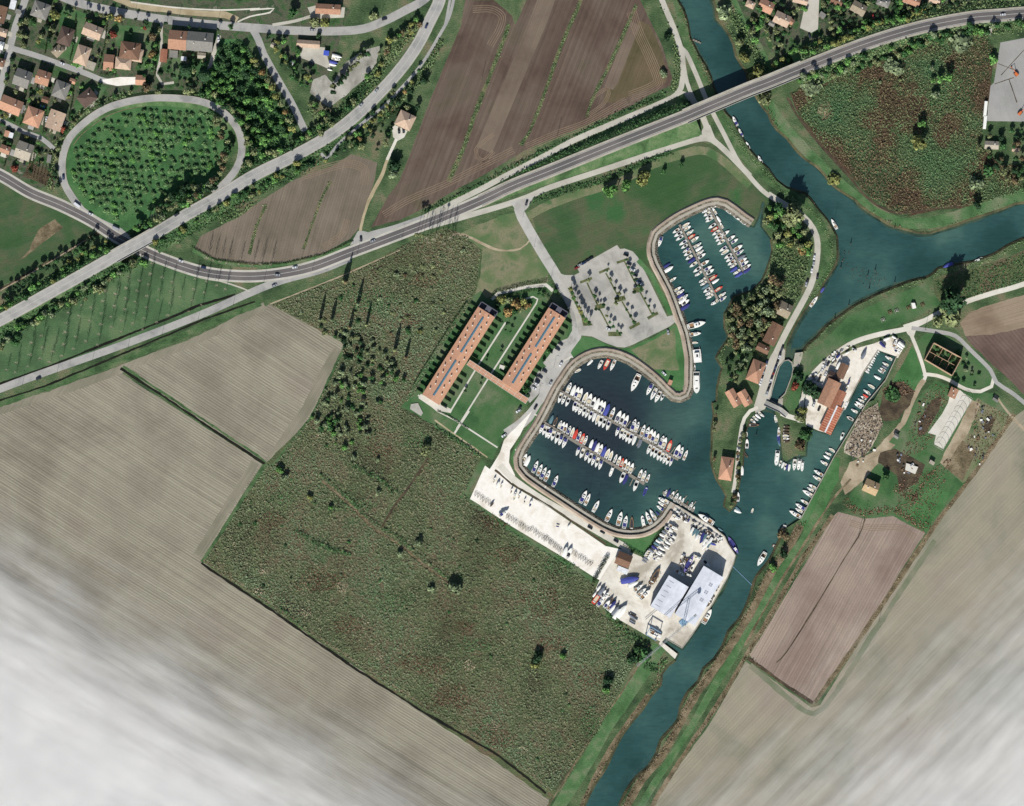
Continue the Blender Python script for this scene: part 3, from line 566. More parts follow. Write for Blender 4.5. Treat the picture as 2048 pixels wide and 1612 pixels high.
line('path', 'street', [(912, -40), (907, 0), (897, 37), (879, 70), (862, 100), (842, 130), (822, 155), (792, 187), (765, 215), (720, 250), (680, 285), (652, 317), (640, 305)], 6)
line('path', 'street', [(900, 0), (890, 50), (880, 70)], 5)
poly('yard', 'whitewalk', [(784, 255), (790, 250), (815, 262), (808, 275), (795, 282), (786, 274)])
line('path', 'whitelane', [(793, 278), (774, 320)], 6, False)
line('path', 'tanlane', [(774, 320), (762, 355), (737, 403), (724, 445), (718, 475)], 6)
poly('road', 'asphalt_pale', [(716, 462), (726, 462), (760, 470), (712, 488), (700, 490)])
# east side
line('road', 'whitelane', [(2160, 525), (2048, 568), (1986, 586), (1936, 602), (1886, 622), (1843, 645), (1811, 658), (1761, 668), (1711, 683), (1673, 706), (1641, 733), (1618, 760), (1607, 787), (1603, 812), (1600, 845)], 10)
line('road', 'whitelane', [(1603, 812), (1595, 838), (1575, 832), (1562, 826)], 10)
poly('road', 'whitelane', [(1806, 650), (1850, 636), (1832, 660), (1826, 678), (1815, 668)])
line('road', 'whitelane', [(1820, 664), (1836, 703), (1846, 733), (1851, 753), (1845, 768)], 7)
line('road', 'dirt', [(1848, 760), (1831, 788), (1818, 815), (1806, 846), (1773, 882), (1748, 918), (1726, 938), (1702, 958)], 10)
line('path', 'drygrass', [(1702, 958), (1665, 1000), (1610, 1085), (1545, 1190), (1490, 1290)], 4)
line('road', 'whitelane', [(1846, 748), (1873, 751), (1898, 760), (1931, 778), (1961, 783), (1983, 773), (1988, 755)], 7)
line('road', 'street', [(1823, 656), (1873, 663), (1911, 672), (1941, 700), (1981, 740), (1993, 765), (2023, 785), (2060, 815), (2160, 900)], 8)
poly('boatyard', 'yard2', [(1748, 687), (1786, 672), (1808, 682), (1810, 690), (1796, 716), (1761, 703), (1756, 701), (1726, 746), (1696, 803), (1671, 848), (1661, 868), (1636, 861), (1612, 850), (1610, 806), (1613, 785), (1623, 763), (1645, 738), (1678, 712), (1711, 697)])
poly('rubble_heap', 'rubble', [(1721, 826), (1755, 806), (1766, 850), (1736, 905), (1716, 916), (1688, 905), (1688, 895)])
poly('rubble_heap', 'darkearth', [(1766, 780), (1782, 764), (1805, 764), (1828, 782), (1820, 810), (1795, 838), (1768, 842), (1758, 822)])
poly('rubble_heap', 'darkearth', [(1760, 905), (1790, 895), (1850, 930), (1835, 965), (1800, 985), (1795, 950), (1755, 925)])
poly('greenhouse_floor', 'whitewalk', [(1896, 806), (1900, 790), (1920, 780), (1944, 800), (1886, 898), (1868, 888), (1872, 870), (1856, 866), (1884, 828)])
line('path', 'dirt', [(1990, 790), (2020, 830), (2060, 870)], 5)
line('path', 'lane', [(1976, 45), (1982, 60), (1979, 70)], 5)
poly('yard', 'concrete', [(2001, 85), (2048, 76), (2150, 60), (2150, 245), (1973, 242), (1981, 172), (1988, 165)])
for cr in ([(1996, 127), (2032, 141)], [(1989, 168), (2028, 155)], [(2002, 150), (2048, 100)], [(2018, 158), (2034, 205)]): line('yard', 'darkearth', cr, 1.6, False)
poly('yard', 'lane', [(1621, -40), (1640, -40), (1636, 58), (1622, 66), (1600, 56)])
poly('yard', 'drygrass', [(1635, 212), (1658, 203), (1668, 232), (1645, 242)])
NW0 = len(R)
poly('water', 'water', RIVER); poly('water', 'water', LOCK); poly('water', 'water', LOWER)

# ------------------------------------------------------------------ the ground: one mosaic, every patch its own object, nothing overlapping
def inner_ring(px, lo, hi):
    w = dens([P(p) for p in px] + [P(px[0])], 5)[:-1]; r = random.Random(len(px)); o1 = lo; out = []
    for (x, y), (nx, ny) in zip(w, normals(w, True)): o1 = min(hi, max(lo, o1 + r.uniform(-.7, .7))); out.append((x + nx * o1, y + ny * o1))
    return out
INNER = [inner_ring(RIVER, 1.6, 4.2), inner_ring(LOWER, 1.2, 2.2)]
def build_mosaic():
    V = []; E = []
    def ring(pts, closed=True):
        b = len(V); V.extend(pts); n = len(pts)
        E.extend((b + i, b + (i + 1) % n) for i in range(n if closed else n - 1))
    for n, m, k, pts, hw in R:
        if k == 'poly': ring(pts)
        else:
            a = offset(pts, hw); b = offset(pts, -hw); ring(a + b[::-1])
    for q in INNER: ring(q)
    ring([(-3500, -3500), (3500, -3500), (3500, 3500), (-3500, 3500)])
    ring([(-560, -480), (560, -480), (560, 480), (-560, 480)])
    vo, eo, fo, _, _, _ = delaunay_2d_cdt([Vector(v) for v in V], E, [], 0, 1e-4)
    vo = np.array([(v.x, v.y) for v in vo]); F = np.array([f[:] for f in fo])
    c = vo[F].mean(axis=1); cls = np.full(len(F), -1)
    for i, (n, m, k, pts, hw) in enumerate(R):
        if k == 'poly': ok = in_poly(c[:, 0], c[:, 1], pts)
        else:
            P_ = np.array(pts); near = (c[:, 0] > P_[:, 0].min() - hw) & (c[:, 0] < P_[:, 0].max() + hw) & (c[:, 1] > P_[:, 1].min() - hw) & (c[:, 1] < P_[:, 1].max() + hw)
            ok = np.zeros(len(c), bool); idx = np.where(near)[0]
            if len(idx):
                d, _a = line_dist(c[idx, 0], c[idx, 1], pts); ok[idx] = (d < hw) & (_a > 1e-7) & (_a < len(pts) - 1 - 1e-7)
        cls[ok] = i
    iswater = cls >= NW0
    shore = (in_poly(c[:, 0], c[:, 1], [P(p) for p in RIVER]) & ~in_poly(c[:, 0], c[:, 1], INNER[0])) | (in_poly(c[:, 0], c[:, 1], [P(p) for p in LOWER]) & ~in_poly(c[:, 0], c[:, 1], INNER[1]))
    shore &= iswater
    groups = {}
    for i in range(len(F)):
        r = R[cls[i]] if cls[i] >= 0 else ('ground', 'ground', 0, 0, 0)
        groups.setdefault((r[0], 'shallow' if shore[i] else r[1]), []).append(i)
    for (n, m), ids in groups.items():
        f = F[ids]; u, inv = np.unique(f, return_inverse=True); inv = inv.reshape(f.shape)
        z = -1.3 if n == 'water' else 0.0
        me = mesh_from(n, [(vo[k][0], vo[k][1], z) for k in u], [tuple(t) for t in inv.tolist()], M[m])
        tag(obj(n, me), kind='structure')
    # vertical faces where land meets water
    em = {}
    for i in range(len(F)):
        a, b, d = F[i]
        for e in ((a, b), (b, d), (d, a)): em.setdefault((min(e), max(e)), []).append((i, e))
    mb = MB()
    for k, l in em.items():
        if len(l) == 2 and iswater[l[0][0]] != iswater[l[1][0]]:
            a, b = (l[0] if iswater[l[0][0]] else l[1])[1]
            mb.add([(vo[a][0], vo[a][1], 0), (vo[b][0], vo[b][1], 0), (vo[b][0], vo[b][1], -2), (vo[a][0], vo[a][1], -2)], [(0, 1, 2, 3)])
    tag(obj('bank', mb.mesh('bank', [M['mudbank']])), kind='structure')
    sl = mesh_from('ground', [(-3500, -3500, -3), (3500, -3500, -3), (3500, 3500, -3), (-3500, 3500, -3)], [(0, 1, 2, 3)], M['mudbank'])
    tag(obj('river_bed', sl), kind='structure')
build_mosaic()

# sloping banks and stone revetment just inside the water's edge
def bank_slope(pts_px, mat, width, flip=1, sm=True):
    w = dens(smooth(pts_px, 4), 3) if sm else [P(p) for p in pts_px]
    me = sweep('bank', w, [(0.0, 0.02), (flip * width * 0.5, -0.55), (flip * width, -1.45)], M[mat])
    tag(obj('bank', me), kind='structure')
bank_slope(BASIN, 'riprap', 2.6)
_wb = dens(smooth(BASIN[:-1], 4), 3)
tag(obj('path', sweep('path', _wb, [(-6.6, -0.02), (-5.3, 1.35), (-3.5, 1.35)], M['brickwalk'])), kind='structure')
tag(obj('bank', sweep('bank', _wb, [(-3.5, 1.35), (-2.7, 0.7), (-2.1, -0.02)], M['riprap'])), kind='structure')
_ri = RIVER.index
bank_slope(RIVER[_ri((1354, 0)):_ri((1573, 690)) + 1], 'mudbank', 1.8)
bank_slope(RIVER[_ri((1608, 703)):_ri((2048, 478)) + 1], 'mudbank', 2.4)
bank_slope(RIVER[_ri((2048, 403)):_ri((1429, 0)) + 1], 'mudbank', 2.0)
_L = LOWER
bank_slope(_L[_L.index((1355, 1308)) + 1:_L.index((1110, 1720))], 'mudbank', 2.2)
bank_slope(_L[_L.index((1241, 1612)):_L.index((1601, 1038))], 'mudbank', 2.4)
bank_slope(_L[_L.index((1499, 838)):_L.index((1543, 478)) + 1], 'mudbank', 1.6)
# low stone coping along the built quays
def quay_wall(pts, label=None):
    w = [P(p) for p in pts]; w = dens(w, 6)
    me = sweep('quay_wall', w, [(-0.25, -2.0), (-0.25, 0.28), (0.45, 0.28), (0.45, -2.0)], M['stonewall'])
    tag(obj('quay_wall', me), label, 'quay wall')
quay_wall([(1354, 1011), (1386, 1031), (1424, 1053), (1449, 1073), (1455, 1087), (1471, 1111), (1466, 1128), (1454, 1156), (1424, 1209), (1384, 1269), (1364, 1296), (1331, 1276)], 'pale concrete quay wall around the shipyard by the white hangars')
quay_wall([(1583, 723), (1586, 737), (1583, 753), (1578, 766), (1570, 787), (1560, 797), (1554, 809)], 'stone wall along the east side of the lock chamber')
quay_wall([(1569, 720), (1558.6, 732.6), (1553, 750), (1543.5, 782), (1542, 791), (1536, 803)], 'stone wall along the west side of the lock chamber')
quay_wall([(1756, 700), (1726, 745), (1696, 803), (1671, 848)], 'concrete edge between the east boatyard and its narrow canal')
quay_wall([(1793, 713), (1771, 760), (1733, 806), (1696, 868), (1668, 913), (1601, 1038)], 'long wall along the grassy east edge of the mooring canal')

# ------------------------------------------------------------------ raised roads
HW = 15 * S
def embankment_z(x, y):
    x = np.asarray(x, float); y = np.asarray(y, float); z = np.zeros(x.shape)
    for w, zz, hw, gaps in ((w_main, zmain, 5.8, [(P((1384, 0))[0], P((1598, 0))[0])]), (w_over, zover, 5.2, [(P((238, 0))[0], P((300, 0))[0])]), (w_loop, zloop, 3.2, [])):
        d, a = line_dist(x, y, w); zr = np.interp(a, np.arange(len(w)), zz); px = np.interp(a, np.arange(len(w)), [p[0] for p in w])
        e = np.clip(zr - np.clip(d - hw, 0, None) / 1.5, 0, None)
        for g in gaps: e = np.where((px > g[0]) & (px < g[1]), 0, e)
        z = np.maximum(z, e)
    return z
def raised(name, w, zz, hw, road_m, edge_m, edge_w, gaps, deck_label, lines):
    idx = [i for i in range(len(w)) if zz[i] > 0.0]
    w = w[max(0, idx[0] - 1):idx[-1] + 1]; zz = zz[max(0, idx[0] - 1):idx[-1] + 1]
    tag(obj('road', sweep('road', w, [(hw - edge_w, 0.10), (-hw + edge_w, 0.10)], M[road_m], zz)), kind='structure')
    for s_ in (1, -1):
        tag(obj('pavement', sweep('pavement', w, [(s_ * hw, 0.12), (s_ * (hw - edge_w), 0.12)][::s_], M[edge_m], zz)), kind='structure')
    def ok(i):
        x = (w[i][0] + w[min(i + 1, len(w) - 1)][0]) / 2
        return not any(g[0] < x < g[1] for g in gaps)
    sec = [(lambda z: hw + max(z, 0) * 1.5 + 0.3, lambda z: -0.06 if z < 9 else 0), (hw, 0.05), (-hw, 0.05), (lambda z: -hw - max(z, 0) * 1.5 - 0.3, lambda z: -0.06)]
    sec = [(s0, (lambda z, d=d: z + d) if isinstance(d, float) else d) for s0, d in sec]
    tag(obj('embankment', sweep('embankment', w, sec, M['verge'], zz, seg_ok=ok)), kind='structure')
    for off, ww in lines:
        tag(obj('road_marking', sweep('road_marking', w, [(off + ww / 2, 0.125), (off - ww / 2, 0.125)], M['paint'], zz)), kind='structure')
    return w, zz
M['paint'] = plain('road_paint', (196, 196, 190), 0.7, 0.1, 0.5)
g1 = [(P((1384, 0))[0], P((1598, 0))[0])]; g2 = [(P((238, 0))[0], P((300, 0))[0])]
_wm, _zm = raised('road', w_main, zmain, 5.4, 'asphalt', 'quaypave', 1.5, g1, '', [(0, 0.3), (3.4, 0.3), (-3.4, 0.3)])
_wo, _zo = raised('road', w_over, zover, 4.9, 'asphalt_pale', 'quaypave', 0.5, g2, '', [(0, 0.25), (4.0, 0.3), (-4.0, 0.3)])
_wl, _zl = raised('road', w_loop, zloop, 2.9, 'asphalt_pale', 'quaypave', 0.3, [], '', [])
def marks(pts, offs, world=False, z=0.03):
    w = pts if world else smooth(pts, 5)
    for o_ in offs: tag(obj('road_marking', sweep('road_marking', w, [(o_ + 0.15, z), (o_ - 0.15, z)], M['paint'])), kind='structure')
marks(main_flat, (0, 3.5, -3.5), True)
M['conc'] = plain('bridge_concrete', (172, 170, 160), 0.9, 0.12, 0.4)
M['rail'] = plain('rail_metal', (150, 152, 150), 0.5, 0.1, 0.5)
def bridge(w, zz, x0, x1, hw, label, piers):
    ii = [i for i, p in enumerate(w) if P((x0, 0))[0] <= p[0] <= P((x1, 0))[0]]
    ii = [ii[0] - 1] + ii + [ii[-1] + 1]; pw = [w[i] for i in ii]; pz = [zz[i] for i in ii]
    root = empty('road_bridge', (0, 0, 0)); tag(root, label, 'bridge')
    obj('deck', sweep('deck', pw, [(hw, -1.0), (-hw, -1.0), (-hw, 0.06), (hw, 0.06)], M['conc'], pz, closed_sec=True), root)
    for s_ in (1, -1):
        obj('parapet', sweep('parapet', pw, [(s_ * hw + 0.15, 0.04), (s_ * hw + 0.15, 1.0), (s_ * hw - 0.2, 1.0), (s_ * hw - 0.2, 0.04)], M['conc'], pz), root)
    for px in piers:
        j = min(range(len(pw)), key=lambda k: abs(pw[k][0] - P((px, 0))[0])); n = normals(pw)[j]; mb = MB()
        for s_ in (-0.6, 0.6):
            mb = MB(); mb.tube((pw[j][0] + n[0] * hw * s_, pw[j][1] + n[1] * hw * s_, -2.5), (pw[j][0] + n[0] * hw * s_, pw[j][1] + n[1] * hw * s_, pz[j] - 0.9), 0.7, n=8)
            obj('pier', mb.mesh('pier', [M['conc']]), root)
bridge(_wm, _zm, 1380, 1602, 6.0, 'long concrete road bridge crossing the river at the top of the scene', (1400, 1440, 1480, 1520, 1565))
bridge(_wo, _zo, 236, 302, 5.4, 'short overpass carrying the pale road over the dark lower road', (245, 292))
# ------------------------------------------------------------------ where plants may stand
HOUSES = []                                  # (x, y, radius) in world metres, filled before the scatters
SOLID = [r for r in R if r[1] in ('asphalt', 'asphalt_pale', 'lane', 'whitelane', 'street', 'marinaroad', 'parking', 'gravel', 'yard', 'yard2', 'concrete', 'brickwalk', 'quaypave', 'whitewalk', 'terracotta_walk', 'water', 'stubble', 'headland', 'brown', 'brown_rose', 'brown_pale', 'grey_field', 'tanlane', 'stonegravel', 'umber_field')]
def blocked(x, y, keep=()):
    x = np.asarray(x, float); y = np.asarray(y, float); b = np.zeros(x.shape, bool)
    for n, m, k, pts, hw in SOLID:
        if m in keep: continue
        if k == 'poly': b |= in_poly(x, y, pts)
        else: b |= line_dist(x, y, pts)[0] < hw
    for w, zz, hw in ((w_main, zmain, 6.2), (w_over, zover, 5.6), (w_loop, zloop, 3.6)): b |= line_dist(x, y, w)[0] < hw
    for hx, hy, r in HOUSES: b |= np.hypot(x - hx, y - hy) < r
    return b
# ------------------------------------------------------------------ trees
def leafcloud(n, seed, lobes=7, squash=0.8, size=0.2, shape='round'):
    r = np.random.RandomState(seed); C_ = []
    for i in range(lobes):
        a = r.rand() * 6.28; d = 0.55 * math.sqrt(r.rand())
        z = 0.15 + 0.6 * r.rand()
        C_.append((d * math.cos(a), d * math.sin(a), z, 0.34 + 0.22 * r.rand()))
    C_.append((0, 0, 0.75, 0.5)); C_ = np.array(C_)
    k = r.randint(0, len(C_), n); c = C_[k]
    u = r.normal(size=(n, 3)); u /= np.linalg.norm(u, axis=1)[:, None]
    p = c[:, :3] + u * (c[:, 3] * (0.55 + 0.5 * r.rand(n)))[:, None]
    p[:, 2] = p[:, 2] * squash
    nrm = u + r.normal(size=(n, 3)) * 0.55; nrm[:, 2] += 0.25; nrm /= np.linalg.norm(nrm, axis=1)[:, None]
    return cards(p, nrm, size * (0.6 + 0.8 * r.rand(n)), r)
def cards(p, nrm, s, r):
    n = len(p); h = r.normal(size=(n, 3)); t = np.cross(nrm, h); t /= np.linalg.norm(t, axis=1)[:, None]; b = np.cross(nrm, t)
    s = np.asarray(s)[:, None]; e = 0.55 + 0.5 * r.rand(n)[:, None]
    return np.stack([p - t * s, p - b * s * e, p + t * s, p + b * s * e], axis=1)
LEAF = {
 'g': [(37, 64, 36), (57, 92, 51), (81, 116, 70)], 'd': [(24, 44, 30), (39, 64, 38), (57, 85, 51)],
 'y': [(88, 104, 59), (134, 136, 78), (160, 158, 98)], 'p': [(84, 98, 74), (116, 130, 96), (146, 158, 122)],
 'l': [(61, 96, 47), (88, 129, 66), (114, 154, 89)], 'r': [(100, 54, 42), (140, 74, 58), (156, 96, 70)],
 'o': [(110, 92, 58), (146, 122, 78), (162, 142, 96)], 'b': [(78, 66, 50), (104, 92, 66), (130, 118, 88)], 'q': [(66, 94, 56), (86, 114, 72), (106, 132, 88)], 'k': [(86, 96, 64), (112, 120, 82), (134, 140, 102)]}
for k_, c_ in LEAF.items(): M['leaf_' + k_] = leafmat('leaves_' + k_, c_, 0.35, k=1.02 if k_ not in 'oyr' else 1.25)
M['bark'] = plain('bark', (92, 80, 66), 0.9, 0.2, 2); M['bark_pale'] = plain('pale_bark', (186, 176, 154), 0.9, 0.2, 2)
CROWN = [leafcloud(420, s, 6 + s % 3, 0.85, 0.17) for s in range(4)]
SLIM = []
for s in range(2):
    r_ = np.random.RandomState(60 + s); n_ = 380; z_ = r_.rand(n_); rad = 0.34 * np.sin(np.clip(z_ * 0.9 + 0.12, 0, 1) * math.pi) ** 0.7; a_ = r_.rand(n_) * 6.283
    q_ = np.stack([rad * np.cos(a_), rad * np.sin(a_), z_ * 2.2 - 0.3], axis=1); nn = np.stack([np.cos(a_), np.sin(a_), 0.5 + 0 * a_], axis=1) + r_.normal(size=(n_, 3)) * 0.4
    nn /= np.linalg.norm(nn, axis=1)[:, None]; SLIM.append(cards(q_, nn, 0.09 + 0.08 * r_.rand(n_), r_))
_cm = {}
def crown_mesh(kind, var, leaf):
    key = (kind, var, leaf)
    if key not in _cm: _cm[key] = quads_mesh('crown', {'round': CROWN, 'slim': SLIM}[kind][var], M['leaf_' + leaf])
    return _cm[key]
def trunk_mesh(var, bare, mat):
    key = ('trunk', var, bare, mat)
    if key in _cm: return _cm[key]
    r = random.Random(var + 40 * bare); mb = MB()
    if not bare:
        mb.tube((0, 0, -0.05), (0, 0, 1.0), 0.055, 0.03, 7)
        for k in range(5):
            a = 1.3 * k + r.random(); mb.tube((0, 0, 0.62 + 0.06 * k), (0.33 * math.cos(a), 0.33 * math.sin(a), 1.0 + 0.08 * k), 0.022, 0.008, 5)
    else:
        mb.tube((0, 0, -0.02), (0, 0, 1.0), 0.022, 0.006, 6)
        for k in range(bare):
            a = 2.4 * k + r.random() * 0.8; z = 0.3 + 0.66 * k / bare; l = (0.26 - 0.17 * k / bare) * (0.8 + 0.5 * r.random())
            e = (l * math.cos(a), l * math.sin(a), z + 0.16); mb.tube((0, 0, z), e, 0.013, 0.006, 4)
            for j in range(3):
                t = 0.4 + 0.25 * j; s = (e[0] * t, e[1] * t, z + 0.16 * t); aa = a + (0.9 if j % 2 else -0.9)
                mb.tube(s, (s[0] + l * 0.4 * math.cos(aa), s[1] + l * 0.4 * math.sin(aa), s[2] + 0.08), 0.009, 0.004, 3)
    _cm[key] = mb.mesh('trunk', [M[mat]]); return _cm[key]
TREES = []
def tree(x, y, rad, h, leaf, name, label, group, slim=False, z=None, cat=None):
    """x, y world metres; rad crown radius, h height"""
    z = float(embankment_z([x], [y])[0]) if z is None else z
    z -= 0.05
    o = empty(name, (x, y, z), rnd.random() * 6.28); tag(o, label, cat or name.replace('_', ' ').replace('broadleaf ', ''), group)
    v = rnd.randrange(4)
    if leaf == 'bare':
        t = obj('trunk', trunk_mesh(v, 15, 'bark_pale'), o); t.scale = (rad * 3.6, rad * 3.6, h); return o
    ch = rad * (1.15 if not slim else 1) * 1.0
    t = obj('trunk', trunk_mesh(v, 0, 'bark'), o); k = max(0.4, h - rad * 0.9); t.scale = (rad * 1.6, rad * 1.6, k)
    if slim:
        c = obj('crown', crown_mesh('slim', v % 2, leaf), o, (0, 0, h * 0.14)); c.scale = (rad * 2.9, rad * 2.9, h * 0.45)
    else:
        c = obj('crown', crown_mesh('round', v, leaf), o, (0, 0, max(0.1, h - rad * 1.25))); c.scale = (rad * 1.12, rad * 1.12, rad * 1.25 if h > rad * 1.4 else h * 0.9)
    return o
LOOK = {'q': 'soft green', 'g': 'mid-green', 'd': 'dark green', 'y': 'yellow-green', 'p': 'pale grey-green', 'l': 'bright green', 'r': 'red-leaved', 'o': 'orange-leaved', 'b': 'brown', 'k': 'pale olive', 'bare': 'bare'}
def scatter_poly(ring, n, rr, hh, leaves, name, where, group, seed, mind=1.0, slim=False, keep=(), rows=None, skip_block=False):
    """trees at random in a polygon, labelled by row from the north and place from the left"""
    r = random.Random(seed); w = [P(p) for p in ring]; xs = [p[0] for p in w]; ys = [p[1] for p in w]; pts = []; tries = 0
    while len(pts) < n and tries < n * 40:
        cand = np.array([(r.uniform(min(xs), max(xs)), r.uniform(min(ys), max(ys))) for _ in range(200)]); tries += 200
        ok = in_poly(cand[:, 0], cand[:, 1], w)
        if not skip_block: ok &= ~blocked(cand[:, 0], cand[:, 1], keep)
        for c in cand[ok]:
            if len(pts) < n and all(math.hypot(c[0] - q[0], c[1] - q[1]) > mind for q in pts): pts.append((c[0], c[1]))
    label_rows(pts, rr, hh, leaves, name, where, group, r, slim)
def label_rows(pts, rr, hh, leaves, name, where, group, r, slim=False):
    n = len(pts); nr = max(1, round(math.sqrt(n / 1.6))) if n > 6 else 1
    pts.sort(key=lambda p: -p[1]); per = math.ceil(n / nr)
    for k in range(nr):
        for j, p in enumerate(sorted(pts[k * per:(k + 1) * per])):
            lf = r.choice(leaves); rad = r.uniform(*rr); h = r.uniform(*hh) * (0.7 + 0.3 * (rad - rr[0]) / max(0.01, rr[1] - rr[0]))
            base = name.split('_')[-1]
            lab = f'{LOOK[lf]} {base}, {nth(j + 1)} from left in {nth(k + 1)} row {where}' if nr > 1 else f'{LOOK[lf]} {base}, {nth(j + 1)} from the left {where}'
            tree(p[0], p[1], rad, h, lf, name, lab, group, slim)
def strip(pts_px, width, step, rr, hh, leaves, name, where, group, seed, slim=False, keep=()):
    """a belt of trees along a line, numbered from its start"""
    r = random.Random(seed); w = dens(smooth(pts_px, 4), 1.0); nr = normals(w); k = 0.0; out = []
    while k < len(w):
        i = int(k); o_ = (r.random() - 0.5) * width * S; out.append((w[i][0] + nr[i][0] * o_, w[i][1] + nr[i][1] * o_)); k += step * S * r.uniform(0.7, 1.3)
    b = blocked([p[0] for p in out], [p[1] for p in out], keep); n = 0
    for p, bb in zip(out, b):
        if bb: continue
        n += 1; lf = r.choice(leaves); rad = r.uniform(*rr); h = r.uniform(*hh)
        tree(p[0], p[1], rad, h, lf, name, f'{LOOK[lf]} {name.split("_")[-1]}, {nth(n)} {where}', group, slim)

def tufts(name, rings, n, size, height, leaf, seed, label=None, keep=(), zf=True, lines=(), flat=0.5):
    """ground cover nobody could count: many small leaf faces on the ground, one object"""
    r = np.random.RandomState(seed); P_ = []
    for ring in rings:
        w = [P(p) for p in ring]; a = np.array(w); area = abs(sum(w[i - 1][0] * w[i][1] - w[i][0] * w[i - 1][1] for i in range(len(w)))) / 2
        bb = (a[:, 0].max() - a[:, 0].min()) * (a[:, 1].max() - a[:, 1].min()); m = int(n * bb)
        c = np.stack([r.uniform(a[:, 0].min(), a[:, 0].max(), m), r.uniform(a[:, 1].min(), a[:, 1].max(), m)], 1)
        P_.append(c[in_poly(c[:, 0], c[:, 1], w)])
    for pts_px, wd in lines:
        w = dens(smooth(pts_px, 4), 1.0); nr = np.array(normals(w)); w = np.array(w); m = int(n * len(w) * wd * S); i = r.randint(0, len(w), m)
        P_.append(w[i] + nr[i] * ((r.rand(m) - 0.5 + r.normal(size=m) * 0.08) * wd * S)[:, None] + r.normal(size=(m, 2)) * 0.5)
    c = np.concatenate(P_); c = c[~blocked(c[:, 0], c[:, 1], keep)]
    if 'reed' not in name:
        for l_ in ([(645, 962), (700, 1010), (745, 1055), (800, 1090), (860, 1140), (912, 1175)], [(856, 915), (820, 970), (790, 1010), (763, 1055)], [(540, 608), (600, 585), (700, 545), (800, 500)]): c = c[line_dist(c[:, 0], c[:, 1], smooth(l_))[0] > 1.0]
    z = embankment_z(c[:, 0], c[:, 1]); n_ = len(c)
    clump = 0.5 + 0.5 * np.sin(c[:, 0] * 0.55 + 2 * np.sin(c[:, 1] * 0.31)) * np.sin(c[:, 1] * 0.47 + 1.7 * np.sin(c[:, 0] * 0.23))
    hgt = height[0] + (height[1] - height[0]) * (0.55 * clump + 0.45 * r.rand(n_))
    p = np.stack([c[:, 0], c[:, 1], z + hgt * (0.35 + 0.65 * r.rand(n_))], 1)
    nrm = r.normal(size=(n_, 3)) * flat; nrm[:, 2] += 1; nrm /= np.linalg.norm(nrm, axis=1)[:, None]
    me = quads_mesh(name, cards(p, nrm, size[0] + (size[1] - size[0]) * r.rand(n_), r), M[leaf])
    return tag(obj(name, me), label, kind='stuff')

# ------------------------------------------------------------------ houses
M['wall_white'] = plain('white_render', (214, 208, 196), 0.9, 0.06, 0.5); M['wall_tan'] = plain('tan_render', (196, 176, 150), 0.9, 0.08, 0.5)
M['glass'] = plain('window_glass', (40, 50, 60), 0.15, 0.1, 1, spec=0.6); M['door'] = plain('door_paint', (96, 66, 46), 0.6, 0.1, 1)
ROOF = {'grey': (128, 122, 112), 'brown': (124, 96, 78), 'dark': (96, 80, 72), 'tan': (190, 166, 144), 'orange': (190, 146, 120), 'orange2': (172, 132, 108), 'pale': (170, 162, 146), 'slate': (132, 130, 124), 'sand': (182, 158, 122), 'rust': (158, 108, 86), 'white': (222, 224, 226), 'olive': (152, 140, 120)}
for k_, c_ in ROOF.items(): M['roof_' + k_] = roofmat('roof_' + k_, c_)
M['chimney'] = plain('chimney_plaster', (226, 220, 208), 0.9, 0.05, 1)
_wm_ = MB(); _wm_.box(0, 0, 0, 1.1, 0.1, 1.3); WIN = _wm_.mesh('window', [M['glass']])
_dm_ = MB(); _dm_.box(0, 0, 0, 1.1, 0.12, 2.1); DOOR = _dm_.mesh('door', [M['door']])
def roof_mesh(w, d, rise, kind, mat, ov=0.55, slope=0.0):
    x, y = w / 2 + ov, d / 2 + ov; mb = MB(); t = 0.25
    if kind == 'hip': rx = max(0.15, x - y); mb.add([(-x, -y, 0), (x, -y, 0), (x, y, 0), (-x, y, 0), (-rx, 0, rise), (rx, 0, rise)], [(0, 1, 5, 4), (1, 2, 5), (2, 3, 4, 5), (3, 0, 4)])
    elif kind == 'gable': mb.add([(-x, -y, 0), (x, -y, 0), (x, y, 0), (-x, y, 0), (-x, 0, rise), (x, 0, rise)], [(0, 1, 5, 4), (1, 2, 5), (2, 3, 4, 5), (3, 0, 4)])
    elif kind == 'flat': mb.box(0, 0, 0.15, 2 * x - ov, 2 * y - ov, 0.3)
    elif kind == 'shed': mb.add([(-x, -y, 0), (x, -y, 0), (x, y, 0), (-x, y, 0), (x, y, rise), (-x, y, rise)], [(0, 1, 4, 5), (1, 2, 4), (2, 3, 5, 4), (3, 0, 5)])
    if kind != 'flat': mb.add([(-x, -y, -t), (x, -y, -t), (x, y, -t), (-x, y, -t), (-x, -y, 0), (x, -y, 0), (x, y, 0), (-x, y, 0)], [(3, 2, 1, 0), (0, 1, 5, 4), (1, 2, 6, 5), (2, 3, 7, 6), (3, 0, 4, 7)])
    return mb.mesh('roof', [M[mat]])
